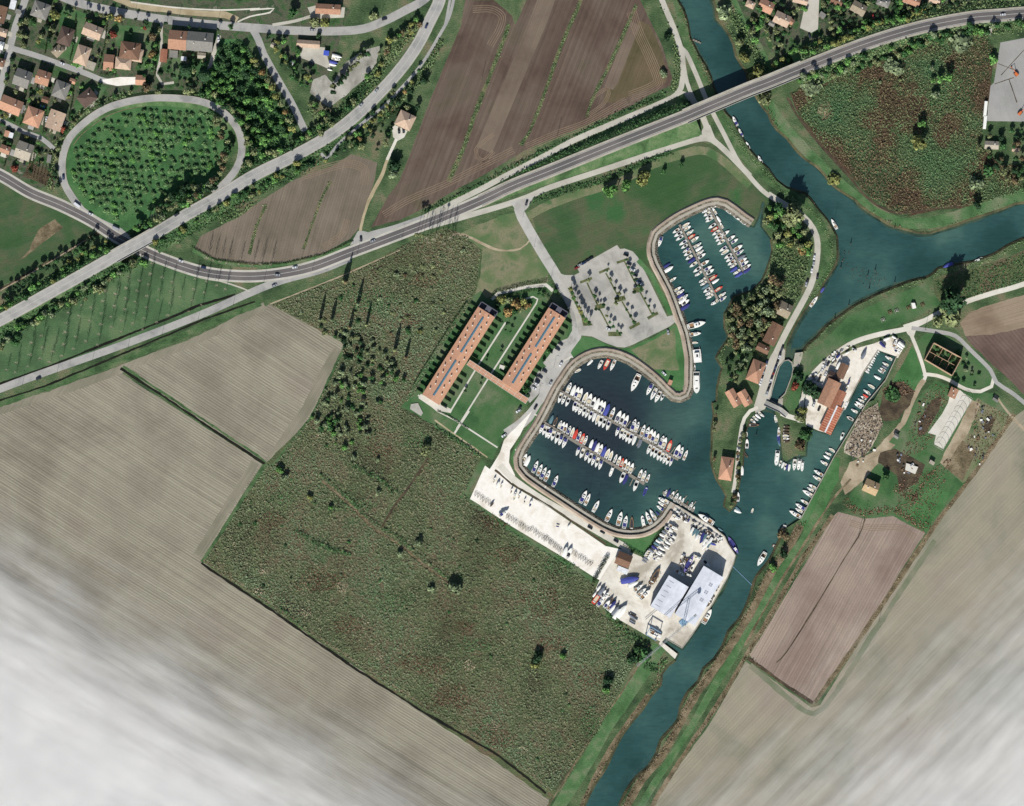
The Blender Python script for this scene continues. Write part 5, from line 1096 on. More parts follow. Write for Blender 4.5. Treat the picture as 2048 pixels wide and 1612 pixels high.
def boat_parts(L=8.0, B=2.9, prof=HB, cockpit=(.06, .52), floor='teak', hull='gel', deck='deckm', cabin=None, cover=None, mast=False, engine=True, screen=True, seats=True, sailcover='blue', fb=0.85, bimini=None):
    ts = [p[0] for p in prof]; ts = sorted(set(ts + ([cockpit[0], cockpit[1]] if cockpit else []))); X = lambda t: (t - .5) * L; parts = []
    zg = lambda t: fb + 0.35 * t * t
    hbm = MB(); secs = []
    for t in ts:
        b = hb(t, prof) * B / 2; secs.append([(X(t), -b, zg(t)), (X(t), -b * .86, .15), (X(t) - .05 * L * t, 0, -.35), (X(t), b * .86, .15), (X(t), b, zg(t))])
    hbm.loft(secs, 0, True); parts.append(('hull', hbm.mesh('hull', [M[hull]]), []))
    if cover:
        cm = MB(); cs = []
        for t in ts:
            b = hb(t, prof) * B / 2 + .04; h = zg(t) + .02; p = h + (0.55 * math.sin(math.pi * min(1, t * .8 + .12))) * (B / 2.9); cs.append([(X(t), -b, h - .1), (X(t), -b, h), (X(t), -b * .45, h + (p - h) * .72), (X(t), 0, p), (X(t), b * .45, h + (p - h) * .72), (X(t), b, h), (X(t), b, h - .1)])
        cm.loft(cs, 0, True); parts.append(('cover', cm.mesh('cover', [M[cover]]), []))
    else:
        dm = MB()
        for t0, t1 in zip(ts[:-1], ts[1:]):
            b0, b1 = hb(t0, prof) * B / 2, hb(t1, prof) * B / 2; z0, z1 = zg(t0), zg(t1)
            if cockpit and t0 >= cockpit[0] - 1e-6 and t1 <= cockpit[1] + 1e-6:
                for s in (-1, 1):
                    i0, i1 = s * (b0 - .28), s * (b1 - .28)
                    dm.add([(X(t0), s * b0, z0), (X(t1), s * b1, z1), (X(t1), i1, z1 + .02), (X(t0), i0, z0 + .02), (X(t1), i1, z1 - .5), (X(t0), i0, z0 - .5)], [(0, 1, 2, 3)[::s], (3, 2, 4, 5)[::s]])
            else: dm.add([(X(t0), -b0, z0), (X(t1), -b1, z1), (X(t1), 0, z1 + .08), (X(t0), 0, z0 + .08), (X(t1), b1, z1), (X(t0), b0, z0)], [(0, 1, 2, 3), (3, 2, 4, 5)])
        parts.append(('deck', dm.mesh('deck', [M[deck]]), []))
        if cockpit:
            fm = MB(); tt = [t for t in ts if cockpit[0] <= t <= cockpit[1]]; pts = [(X(t), -(hb(t, prof) * B / 2 - .28)) for t in tt] + [(X(t), hb(t, prof) * B / 2 - .28) for t in tt[::-1]]
            fm.prism(pts, .32, .38); parts.append(('cockpit_floor', fm.mesh('cockpit_floor', [M[floor]]), []))
            if seats:
                sm = MB(); sm.box(X(cockpit[0] + .06), 0, .55, .06 * L, B * .6, .35); parts.append(('seat', sm.mesh('seat', [M['deckm' if floor != 'deckm' else 'navy']]), []))
        if cabin:
            t0, t1, wf, h = cabin; b = B / 2 * wf; z = zg((t0 + t1) / 2); cb = MB(); k = .86
            x0, x1 = X(t0), X(t1); xn = x1 - (x1 - x0) * .22
            cb.add([(x0, -b, z), (xn, -b, z), (x1, -b * .55, z + .05), (x1, b * .55, z + .05), (xn, b, z), (x0, b, z), (x0, -b * k, z + h), (xn - .3, -b * k, z + h), (x1 - .8, -b * .45, z + h * .8), (x1 - .8, b * .45, z + h * .8), (xn - .3, b * k, z + h), (x0, b * k, z + h)],
                [(6, 7, 8, 9, 10, 11), (0, 1, 7, 6), (1, 2, 8, 7), (2, 3, 9, 8), (3, 4, 10, 9), (4, 5, 11, 10), (5, 0, 6, 11)])
            wn = MB(); wn.add([(x1 + .02, -b * .5, z + .12), (x1 + .02, b * .5, z + .12), (x1 - .78, b * .42, z + h * .8 + .03), (x1 - .78, -b * .42, z + h * .8 + .03)], [(0, 1, 2, 3)])
            wn.box(x0 + (x1 - x0) * .38, 0, z + h + .03, .5, b * .9, .06); parts.append(('cabin', cb.mesh('cabin', [M['deckm']]), [('window', wn.mesh('window', [M['glass']]))]))
        if screen and cockpit:
            t = cockpit[1]; b = hb(t, prof) * B / 2 - .2; z = zg(t); x = X(t); wm = MB(); wm.add([(x + .35, -b * .6, z), (x + .35, b * .6, z), (x - .15, b * .55, z + .5), (x - .15, -b * .55, z + .5), (x - .5, -b, z), (x - .8, -b * .95, z + .4), (x - .5, b, z), (x - .8, b * .95, z + .4)], [(0, 1, 2, 3), (4, 0, 3, 5), (1, 6, 7, 2)])
            parts.append(('windscreen', wm.mesh('windscreen', [M['glass']]), []))
        if bimini:
            bm = MB(); bm.box(X(.28), 0, 2.15, L * .26, B * .78, .07); 
            for sx in (-1, 1):
                for sy in (-1, 1): bm.tube((X(.28) + sx * L * .12, sy * B * .38, .9), (X(.28) + sx * L * .12, sy * B * .38, 2.15), .03, n=4)
            parts.append(('bimini', bm.mesh('bimini', [M[bimini]]), []))
    if mast:
        mm = MB(); mm.tube((X(.58), 0, fb), (X(.58), 0, fb + L * 1.25), .07, .05, 6); mm.tube((X(.58), -B * .35, fb + L * .6), (X(.58), B * .35, fb + L * .6), .04, n=4); parts.append(('mast', mm.mesh('mast', [M['alu']]), []))
        bm = MB(); bm.tube((X(.57), 0, fb + 1.3), (X(.14), 0, fb + 1.2), .16, .12, 6); parts.append(('boom', bm.mesh('boom', [M[sailcover]]), []))
    elif engine:
        em = MB(); em.box(-L / 2 - .28, 0, .95, .5, .42, .6, taper=.7); em.box(-L / 2 - .3, 0, .3, .18, .14, .8); parts.append(('outboard_motor', em.mesh('outboard_motor', [M['engine']]), []))
    return parts
BT = {}
def bt(key, text, cat, L, **kw): BT[key] = (text, cat, L, boat_parts(L=L, **kw))
bt('o', 'white open motorboat', 'motorboat', 7, B=2.6, floor='cream')
bt('t', 'motorboat with brown cockpit', 'motorboat', 7, B=2.6, floor='teak')
bt('n', 'motorboat with dark cockpit', 'motorboat', 7, B=2.6, floor='darkfl', cockpit=(.08, .48))
bt('v', 'motorboat with navy cockpit', 'motorboat', 7, B=2.6, floor='navy', cockpit=(.04, .45))
bt('c', 'white cabin boat', 'cabin boat', 7.5, B=2.8, floor='cream', cabin=(.4, .82, .62, .75), cockpit=(.05, .4), screen=False)
bt('p', 'cabin boat with navy awning', 'cabin boat', 7.5, B=2.8, floor='darkfl', cabin=(.42, .84, .6, .7), cockpit=(.05, .42), screen=False, bimini='navy')
bt('w', 'boat under a white cover', 'covered boat', 7, B=2.6, cover='deckm')
bt('B', 'boat under a blue cover', 'covered boat', 7, B=2.6, cover='blue')
bt('N', 'boat under a navy cover', 'covered boat', 7, B=2.6, cover='navy')
bt('G', 'boat under a grey cover', 'covered boat', 7, B=2.6, cover='greyc')
bt('R', 'boat under a red cover', 'covered boat', 7, B=2.6, cover='red')
bt('T', 'boat under a teal cover', 'covered boat', 7, B=2.6, cover='tealc')
bt('x', 'cruiser with long foredeck', 'cruiser', 10, B=3.4, floor='teak', cabin=(.36, .7, .66, 1.0), cockpit=(.04, .36), screen=False, engine=False, fb=1.1)
bt('y', 'cruiser with navy awning', 'cruiser', 10, B=3.4, floor='darkfl', cabin=(.4, .72, .64, .9), cockpit=(.04, .4), screen=False, engine=False, fb=1.1, bimini='navy')
bt('s', 'sailboat with blue sail cover', 'sailboat', 9.5, B=3.0, floor='cream', cabin=(.38, .7, .5, .4), cockpit=(.06, .36), screen=False, mast=True)
bt('S', 'sailboat with pale sail cover', 'sailboat', 9.5, B=2.9, floor='teak', cabin=(.38, .7, .5, .4), cockpit=(.06, .36), screen=False, mast=True, sailcover='cream')
bt('d', 'small white dinghy', 'dinghy', 4.5, B=1.7, floor='cream', fb=.5, screen=False, cockpit=(.06, .78))
bt('k', 'dark open rowing boat', 'rowing boat', 5, B=1.6, hull='wood', deck='wood', floor='darkfl', fb=.5, screen=False, cockpit=(.06, .8), engine=False)
bt('u', 'blue open boat', 'rowing boat', 5.5, B=1.8, hull='blue', deck='blue', floor='navy', fb=.5, screen=False, cockpit=(.06, .8), engine=False)
bt('r', 'orange-red open boat', 'rowing boat', 5.5, B=2, hull='red', deck='red', floor='cream', fb=.5, screen=False, cockpit=(.1, .7), engine=False)
bt('W', 'white flat-roofed houseboat', 'houseboat', 12, B=3.8, prof=HBW, floor='cream', cabin=(.18, .8, .82, 1.5), cockpit=(.03, .18), screen=False, engine=False, seats=False)
bt('V', 'violet-hulled trading boat', 'trading boat', 26, B=6.4, prof=HBD, hull='vio', deck='vio', cover=None, floor='navy', cockpit=(.2, .62), screen=False, engine=False, seats=False, fb=1.7, cabin=(.64, .82, .5, 1.6))
BNAME = {'motorboat': 'motorboat', 'cabin boat': 'cabin_boat', 'covered boat': 'covered_boat', 'cruiser': 'cruiser', 'sailboat': 'sailboat', 'dinghy': 'dinghy', 'rowing boat': 'rowing_boat', 'houseboat': 'houseboat', 'trading boat': 'trading_boat'}
def instance(parts, root):
    for n, me, sub in parts:
        o = obj(n, me, root)
        for sn, sme in sub: obj(sn, sme, o)
def boat(px, py, length_px, direction, key, where, group, z=-1.38, brd=1.0):
    text, cat, L, parts = BT[key]; x, y = P((px, py)); k = length_px * S / L
    o = empty(BNAME[cat], (x, y, z), ang(*direction), (k, k * brd, min(k, 1.25) if k > 1 else k)); tag(o, f'{text}, {where}' if where else text, cat, group)
    instance(parts, o)
    if 0.4 < z < 1.5:
        h = (z + .03) / (min(k, 1.25) if k > 1 else k); ck = (round(h, 1), L)
        if ck not in CRADLE:
            mb = MB()
            for t in (-.25, .02, .25):
                mb.box(t * L, 0, -h / 2 - .1, .35, .3, max(.1, h - .2))
                for s in (-1, 1): mb.tube((t * L, s * .7, .1), (t * L, s * 1.15, -h), .06, n=4)
            CRADLE[ck] = mb.mesh('cradle', [M['steel0']])
        obj('cradle', CRADLE[ck], o)
    return o
CRADLE = {}; M['steel0'] = plain('cradle_steel', (96, 92, 86), 0.7, 0.15, 1)
BASEMIX = 'ooottnnnccccpwwvvodtn'
def row(xs, line_pts, off, dirn, L, where, seed, special=(), mix=BASEMIX, group=None, var=2.2):
    r = random.Random(seed); (ax, ay), (bx, by) = line_pts
    for i, x in enumerate(xs):
        y = ay + (by - ay) * (x - ax) / (bx - ax) + off; k = special.get(i) if special else None
        boat(x, y, L + r.uniform(-var, var), (dirn[0] + r.uniform(-.05, .05), dirn[1]), k or r.choice(mix), f'{nth(i + 1)} from quay, {where}', group or f'boats {where}', brd=r.uniform(.84, .97))
P1 = [(1122, 783), (1357, 919)]; P2 = [(1084, 843), (1289, 968)]
row([1138, 1147, 1154, 1160, 1171, 1179, 1187, 1194, 1201, 1206, 1214, 1225, 1237, 1245, 1252, 1267, 1274, 1286, 1294, 1301, 1307, 1314, 1323, 1329, 1339, 1355, 1362, 1371], P1, -17, (.36, -.93), 24, 'north side of upper south basin pontoon', 1, {9: 'v', 10: 'B', 18: 'y', 24: 'r', 0: 'c', 22: 'p', 26: 'y', 27: 'S', 17: 'x', 11: 'x'})
row([1120, 1127, 1135, 1149, 1154, 1161, 1168, 1174, 1181, 1188, 1195, 1201, 1208, 1216, 1235, 1243, 1249, 1255, 1261, 1268, 1279, 1298, 1305, 1311, 1318, 1324, 1330, 1336, 1342], P1, 14, (-.36, .93), 20, 'south side of upper south basin pontoon', 2, {14: 'y', 20: 'G', 28: 'y'})
row([1103, 1111, 1120, 1125.5, 1131, 1138, 1145, 1151, 1158, 1165, 1171, 1183, 1189, 1195, 1201, 1208, 1215, 1222, 1231, 1238, 1244, 1250, 1256, 1263, 1281, 1288, 1296], P2, -16, (.36, -.93), 20, 'north side of lower south basin pontoon', 3, {0: 'T', 1: 'k', 2: 'c', 7: 'R', 9: 'r', 15: 'B', 12: 'N', 18: 's', 20: 'r', 26: 'x'})
row([1083, 1089, 1095, 1099.5, 1106, 1114, 1121, 1129, 1156, 1164, 1173, 1180, 1187, 1194, 1201, 1223, 1244, 1250.5, 1271, 1290], P2, 15, (-.36, .93), 22, 'south side of lower south basin pontoon', 4, {3: 'p', 7: 'y', 8: 'y', 10: 'p', 12: 'y', 14: 'y', 15: 'W', 17: 'N', 19: 'u', 6: 'p'})
def lst(ox, oy, k, items, L, dirn, where, group, seed, mix=BASEMIX, unit='', z=-1.38):
    r = random.Random(seed)
    for i, it in enumerate(items):
        x, y = ox + it[0] / k, oy + it[1] / k; key = it[2] if len(it) > 2 and it[2] else r.choice(mix); l = it[3] / k if len(it) > 3 and it[3] else L + r.uniform(-1.5, 1.5); d = it[4] if len(it) > 4 else dirn
        boat(x, y, l, (d[0] + r.uniform(-.04, .04), d[1]), key, f'{nth(i + 1)} from {unit}, {where}' if len(items) > 1 else where, group, z, brd=r.uniform(.86, 1.0))
# north basin pontoons
lst(1024, 403, 4, [(1312, 235), (1328, 262), (1340, 292), (1368, 330), (1378, 360), (1393, 390), (1404, 416), (1416, 448), (1434, 474, 'N'), (1450, 505), (1480, 545), (1490, 578), (1522, 630), (1532, 655), (1545, 682, 'T'), (1558, 710, 'n'), (1576, 732), (1582, 760), (1620, 808, 'c')], 17, (-.75, .5), 'left side of long north basin pontoon', 'boats on the long north basin pontoon', 5, unit='quay')
lst(1024, 403, 4, [(1392, 188), (1405, 212), (1426, 244), (1440, 278, 'r'), (1466, 300), (1486, 348), (1498, 376), (1506, 406), (1520, 434), (1546, 490, 't'), (1570, 534), (1586, 560), (1612, 608, 'r'), (1630, 636), (1655, 698, 'r'), (1684, 744), (1690, 775, 'p')], 17, (.75, -.5), 'right side of long north basin pontoon', 'boats on the long north basin pontoon', 6, unit='quay')
lst(1024, 403, 4, [(1550, 72), (1560, 100), (1572, 126), (1578, 146), (1600, 196), (1618, 224, 'r'), (1632, 250), (1648, 276), (1658, 300), (1672, 326), (1688, 380), (1702, 406), (1728, 438), (1740, 464), (1756, 490), (1770, 512), (1772, 546, 'B'), (1798, 564), (1812, 588, 'B')], 17, (-.75, .5), 'left side of short north basin pontoon', 'boats on the short north basin pontoon', 7, unit='quay')
lst(1024, 403, 4, [(1610, 40, 'd', 50, (1, -.1)), (1620, 76, 'o', 60, (-.5, -.85)), (1652, 138, 'w', 60, (-.5, -.85)), (1676, 190, 'o', 55, (-.5, -.85)), (1710, 252, 'n'), (1756, 290), (1782, 316), (1808, 372, 't', 85), (1824, 404), (1838, 446, 'G'), (1850, 470), (1862, 494), (1882, 520), (1882, 550, 'N')], 17, (.75, -.5), 'right side of short north basin pontoon', 'boats on the short north basin pontoon', 8, unit='quay')
lst(1024, 403, 4, [(1735, 85, 'd', 50), (1800, 130, 'o', 60), (1850, 170, 'd', 52)], 14, (.75, .6), 'along the north basin upper quay', 'boats on the north basin quay', 9, unit='left')
lst(1024, 403, 4, [(1185, 320, 'y', 88, (-.3, .95)), (1240, 510, 'N', 62), (1256, 540, 'w', 80), (1290, 622, 'o', 60), (1326, 700, 'o', 66), (1348, 722, 'c'), (1352, 750, 'N'), (1374, 768, 'c', 84), (1366, 792, 'w'), (1388, 806, 'n'), (1388, 842, 'N', 84)], 18, (.8, -.55), 'west quay of the north basin', 'boats on the north basin west quay', 10, unit='top')
lst(1024, 403, 4, [(1475, 985, 'x', 150, (.97, -.25)), (1465, 1060, 'x', 95, (.98, -.15)), (1466, 1130, 'd', 48, (1, 0)), (1460, 1328, 'n', 46, (.1, -1)), (1476, 1448, 'W', 172, (0, 1))], 20, (1, 0), 'channel side of the grass spit', 'boats on the channel quay', 11, unit='top')
def catamaran():
    x, y = P((1394, 710)); o = empty('catamaran', (x, y, -1.38), ang(-.1, -1)); tag(o, 'wide white catamaran with a boxy deckhouse beside the channel quay', 'catamaran')
    for s in (-1, 1):
        mb = MB(); secs = []
        for t, b in ((0, .8), (.5, 1), (.8, .7), (1, .05)): secs.append([((t - .5) * 13, s * 2.6 - b * .9, 1.3), ((t - .5) * 13, s * 2.6, -.3), ((t - .5) * 13, s * 2.6 + b * .9, 1.3)])
        mb.loft(secs); obj('hull', mb.mesh('hull', [M['gel']]), o)
    mb = MB(); mb.box(-.8, 0, 1.4, 10.4, 6.2, .35); obj('deck', mb.mesh('deck', [M['deckm']]), o)
    mb = MB(); mb.box(-.6, 0, 2.2, 5.6, 4.2, 1.3, taper=.85); cb = obj('cabin', mb.mesh('cabin', [M['deckm']]), o); mb = MB(); mb.box(2.35, 0, 2.3, .3, 3.6, .7); mb.box(-.6, 0, 2.88, 2.2, 1.4, .06); obj('window', mb.mesh('window', [M['glass']]), cb)
catamaran()
# south basin, top and quay sides
lst(1024, 403, 4, [(525, 1355, 'd', 56, (-.85, .5)), (622, 1290, 'w', 62, (-.7, .7)), (705, 1306, 'c', 78), (755, 1306, 'r', 96), (806, 1310, 'S', 96), (986, 1450, 'x', 150), (1100, 1502, 'y', 104), (1132, 1540, 's', 104), (1166, 1562, 'x', 100), (1202, 1570, 'n', 56)], 20, (-.42, .9), 'top quay of the south basin', 'boats on the south basin top quay', 12, unit='left')
lst(1024, 806, 4, [(103, 440, 'o', 76), (125, 462, 'w', 92), (187, 510, 'y', 104), (222, 535, 'x', 100), (252, 560, 'y', 104), (284, 580, 'x', 100), (347, 624, 'y', 98), (572, 750, 'y', 112, (.45, -.9)), (604, 772, 'S', 104, (.45, -.9)), (672, 826, 's', 104, (.5, -.87)), (777, 898, 'x', 108), (862, 925, 'x', 116, (.25, -.97)), (906, 952, 'y', 106, (.2, -.98)), (958, 962, 'k', 106, (.05, -1)), (1050, 948, 'W', 96, (-.2, -1)), (1092, 918, 'x', 106, (-.4, -.9)), (1128, 895, 's', 100, (-.5, -.85)), (1165, 880, 'N', 40, (-.6, -.6)), (1188, 842, 'y', 74, (-.85, -.55)), (1202, 810, 'x', 82, (-.85, -.5)), (1212, 778, 'c', 92, (-.9, -.45))],
    24, (.42, -.9), 'lower quay of the south basin', 'boats on the south basin lower quay', 13, unit='left')
lst(1270, 980, 7.86, [(480, 45, 'c'), (530, 50, 'N'), (590, 75, 't'), (650, 115, 'x', 150), (700, 150, 'v'), (745, 180, 'S', 130), (815, 225, 'k', 110), (880, 250, 'c', 135), (920, 300, 'o', 90)], 15, (.4, -.9), 'outer jetty beyond the south basin', 'boats on the outer jetty', 14, unit='left')
lst(1270, 980, 7.86, [(1115, 455, 'x', 285, (-.85, -.5)), (1545, 868, 'V', 310, (.5, .87)), (1348, 622, 'T', 90, (.8, .5))], 20, (1, 0), 'on the shipyard canal front', 'boats on the shipyard canal front', 15, unit='left')
lst(1536, 806, 4, [(125, 1020, 'c', 88, (-.25, 1)), (75, 1160, 'k', 90, (.8, .5))], 20, (1, 0), 'near the reedy east bank', 'boats off the east bank', 16, unit='top')
boat(1523, 1118, 31, (-.5, .85), 'x', 'lying along the reedy bank across from the shipyard', 'boats off the east bank')
boat(1505, 1021, 10, (.3, -.95), 'd', 'under way alone in the middle of the canal', None)
lst(1170, 1120, 6.827, [(1670, 770, 'x', 225, (.5, -.87))], 20, (1, 0), 'against the lower shipyard quay beside the hangars', None, 17)
# river moorings
lst(1024, 0, 4, [(1785, 968, 'y', 84), (1830, 1060, 'y', 72), (1886, 1162, 'n', 62), (1986, 1278, 'x', 74)], 20, (-.42, -.9), 'west river bank below the bridge', 'boats below the bridge', 18, unit='bridge')
lst(1536, 403, 4, [(345, 8, 'k', 66, (.95, .3)), (530, 180, 'S', 92, (-.5, -.87)), (437, 706, 'B', 52, (.6, -.8)), (368, 800, 'S', 100, (.6, -.8)), (1185, 632, 'd', 24, (-.3, -.9)), (1440, 510, 'B', 84, (-.9, .42)), (1682, 468, 'x', 76, (-.9, .4))], 20, (1, 0), 'along the upper river banks', 'boats on the upper river', 19, unit='left')
# canal beside the east boatyard
lst(1600, 660, 7.86, [(1215, 325), (1190, 352), (1165, 385), (1150, 425), (1140, 460), (1120, 492), (1105, 530), (1085, 568), (1060, 610), (1048, 645, 'c'), (980, 690, 'G', 80, (.5, -.9)), (930, 780, 'r', 100, (.45, -.9))], 13.5, (.72, .6), 'west side of the boatyard canal', 'boats on the boatyard canal west side', 20, unit='top')
lst(1600, 660, 7.86, [(1395, 440, 'c', 125), (1345, 535, 'c', 110), (1325, 580, 'G', 90), (1300, 620, 't', 100), (1270, 650, 'x', 105), (1215, 745, 'w', 120), (1120, 885, 'd', 125), (1045, 965, 'c', 110), (1070, 995, 'n', 90), (1030, 1032, 'R', 95), (1000, 1065, 't', 100), (960, 1105, 'c', 110), (925, 1150, 'w', 110), (900, 1185, 'o', 100), (855, 1270, 'c', 115), (790, 1390, 'd', 120), (725, 1170, 'W', 175, (.45, -.9))], 14, (-.85, -.5), 'east side of the boatyard canal', 'boats on the boatyard canal east side', 21, unit='top')
lst(1536, 806, 4, [(740, 10), (722, 22), (694, 62, 'c'), (655, 125, 'k'), (592, 268, 'n', 66, (-.4, .9)), (512, 376, 'd', 56), (482, 405, 'c'), (468, 432, 'w'), (448, 478, 'c', 66), (405, 560, 'x', 88), (392, 600, 'c', 76), (356, 668, 'o', 68), (340, 690, 'c', 60), (322, 725, 's', 106), (290, 790, 'o', 66), (262, 830, 'y', 96), (248, 858, 'c', 66), (216, 888, 'x', 104)], 15, (-.85, -.5), 'along the mooring canal wall', 'boats along the mooring canal wall', 22, unit='top')
# west path bank and little peninsula
lst(1024, 806, 4, [(1995, 92), (1970, 108), (1950, 124), (1930, 145), (1937, 176, 'k', 84, (1, 0))], 14, (.75, .6), 'bank below the lock bridge', 'boats below the lock bridge', 23, unit='bridge')
lst(1024, 806, 4, [(1878, 250, 'd', 40), (1880, 325, 'n', 76), (1868, 415, 'k', 60, (.7, .7)), (1840, 540, 'w', 76), (1808, 750, 'n', 76), (1808, 868, 'w', 60, (1, .4)), (1810, 850, 'T', 50, (.8, .7))], 18, (.05, -1), 'along the narrow peninsula path', 'boats along the peninsula path', 24, unit='top')
lst(1536, 806, 4, [(62, 125, 'c', 60, (-.2, -1)), (88, 225, 'x', 70, (0, -1)), (85, 290, 'u', 70, (.1, 1)), (92, 325, 'T', 50, (.3, 1)), (72, 440, 'W', 120, (-.1, 1)), (98, 485, 'o', 50, (-.4, 1)), (118, 500, 'w', 52, (-.4, 1)), (138, 512, 'o', 56, (-.3, 1)), (152, 516, 'N', 50, (-.2, 1)), (170, 520, 'w', 56, (-.2, 1)), (212, 495, 'c', 90, (-.1, 1)), (248, 492, 'W', 90, (-.1, 1)), (275, 505, 'W', 84, (-.1, 1)), (310, 280, 'u', 50, (.3, -.9)), (288, 340, 'w', 44, (.4, -.9)), (262, 396, 'B', 62, (.5, -.8))], 14, (0, 1), 'around the grassy mooring point', 'boats around the mooring point', 25, unit='left')
lst(1536, 806, 4, [(148, 190), (146, 215), (144, 240), (142, 262), (146, 285), (148, 310)], 12, (1, .05), 'ashore on the grassy mooring point', 'boats on the mooring point', 26, mix='okwd', unit='top', z=0.35)
# on land
YB = dict(z=1.25)
lst(1270, 980, 7.86, [(650, 430, 'c', 150), (600, 585, 'x', 165), (535, 625, 'v', 150), (470, 665, 'G'), (430, 715, 'w'), (405, 780, 'T'), (370, 810, 'w'), (345, 850, 'T'), (310, 905, 'N', 110), (260, 955), (235, 985), (215, 1015), (195, 1050), (175, 1085), (150, 1120)], 13.5, (.85, .5), 'outer column of the shipyard', 'boats stored in the shipyard', 27, mix='owwcoG', unit='top', **YB)
lst(1270, 980, 7.86, [(590, 725, 'v', 130), (545, 770), (575, 815), (520, 830), (485, 880), (500, 905), (430, 925), (405, 985), (370, 1000), (425, 1010), (340, 1060), (320, 1090, 'v'), (375, 1060)], 13, (.85, .5), 'inner column of the shipyard', 'boats stored in the shipyard', 28, mix='owwcn', unit='top', **YB)
lst(1270, 980, 7.86, [(840, 480, 'N', 70), (925, 525, 'o', 80, (.9, .4)), (890, 640, 'w'), (930, 665, 'T'), (975, 680, 'T'), (965, 750, 'w'), (1010, 730, 'x'), (1055, 720, 'N'), (1045, 790, 'N'), (1090, 745, 'T'), (1085, 820, 'w'), (1130, 770, 'o'), (1130, 850, 'w'), (1180, 800, 'w'), (1165, 850, 'T'), (1080, 890, 'w'), (1140, 900, 'o'), (1320, 770, 'w', 60), (1230, 850, 'B', 100, (.9, .3)), (1000, 580, 'd', 70), (1060, 610, 'd', 60), (1170, 660, 'k', 110, (.8, .6)), (760, 440, 'k', 70), (800, 500, 'w', 70, (.9, .4)), (690, 370, 'd', 60)], 15, (-.5, .86), 'packed by shipyard canal wall', 'boats packed in the shipyard', 29, mix='ow', unit='left', **YB)
lst(1270, 980, 7.86, [(840, 1160, 'V', 300, (.5, -.87)), (980, 1060, 'c', 120, (.9, .4)), (1120, 1150, 'n', 170, (.7, .75)), (700, 1300, 'x', 170, (.8, .55)), (830, 1330, 'x', 140, (.85, .4)), (900, 1210, 'n', 110, (.5, -.85)), (780, 1090, 'k', 90, (.6, .7)), (320, 1350, 'k', 280, (.5, -.85))], 15, (.7, .7), 'shaded north of the hangars', 'boats north of the hangars', 30, unit='left', **YB)
lst(1170, 1120, 6.827, [(610, 270, 'B', 250, (1, -.2)), (660, 325, 'w', 150, (.9, -.4)), (725, 380, 'x', 150, (.8, -.55)), (770, 440, 'S', 170, (.75, -.65)), (820, 470, 'x', 190, (.75, -.65)), (915, 290, 'k', 150, (.6, -.8))], 20, (.8, -.6), 'in the yard left of the hangars', 'boats left of the hangars', 31, unit='top', **YB)
lst(1170, 1120, 6.827, [(190, 380, 'w', 90), (225, 425, 'G', 140), (160, 520, 'r', 180), (215, 560, 'y', 170), (275, 500, 'c', 150), (300, 600, 'v', 130), (330, 640, 't', 110), (375, 660, 'w', 130), (440, 730, 'w', 170), (500, 700, 'w', 210), (250, 455, 'n', 120), (350, 555, 'k', 120), (385, 600, 'N', 130), (130, 470, 'w', 80), (415, 690, 'G', 150)], 18, (.6, -.8), 'southwest corner of the shipyard', 'boats in the shipyard southwest corner', 32, unit='left', **YB)
lst(1600, 660, 7.86, [(1295, 235, 'N', 130, (.7, .7)), (1490, 210, 'x', 150, (.4, -.9)), (1595, 230, 'w', 130, (.75, .65)), (1570, 260, 'w', 130, (.75, .65)), (1545, 300, 'c', 130, (.75, .65)), (1520, 340, 'v', 120, (.75, .65)), (1360, 140, 'w', 110, (.9, -.4)), (1480, 120, 'w', 80, (.8, .5)), (1000, 390, 'G', 150, (.5, -.85)), (730, 555, 'w', 110, (.75, .65)), (720, 655, 'w', 120, (.7, -.7)), (600, 560, 'w', 130, (.4, -.9)), (850, 320, 'n', 90, (.7, .7)), (740, 360, 'w', 80, (.8, -.5)), (600, 410, 'N', 90, (.7, -.7)), (525, 465, 'w', 70, (.7, -.7)), (740, 900, 'o', 100, (.5, -.85)), (770, 810, 'N', 70, (.5, -.85))], 15, (.7, .7), 'ashore in the east boatyard', 'boats in the east boatyard', 33, unit='right', **YB)
lst(920, 820, 6.015, [(415, 840, 'o'), (455, 900, 'w', 90), (500, 905, 'o'), (620, 970, 't'), (660, 1030, 'c', 100, (.3, -.9)), (715, 1030, 'o'), (780, 1090, 'n'), (850, 1125, 'v', 80)], 11, (.35, -.93), 'upper row of gravel boat park', 'boats in the gravel boat park', 34, unit='left', mix='o', **YB)
lst(920, 820, 6.015, [(525, 1240, 'y', 130, (.85, -.5)), (385, 1135, 'k', 70, (.6, -.7)), (1310, 1400, 'w', 60, (.5, -.8)), (1175, 1400, 'N', 40, (.9, .2))], 11, (1, 0), 'alone on the gravel boat park', 'lone boats in the gravel boat park', 35, unit='left', **YB)
lst(1024, 806, 4, [(425, 1190, 'w', 90), (458, 1200, 'n', 90)], 20, (.35, -.93), 'lower edge of gravel boat park', 'pair in the gravel park', 36, unit='left', **YB)
lst(512, 0, 4, [(648, 452, 'w', 80), (640, 472, 'c', 72), (622, 500, 'B', 70), (616, 520, 'w', 60), (592, 560, 'w', 40)], 14, (1, .25), 'by the blue-roofed hut', 'boats by the blue hut', 37, unit='top', z=0.5)

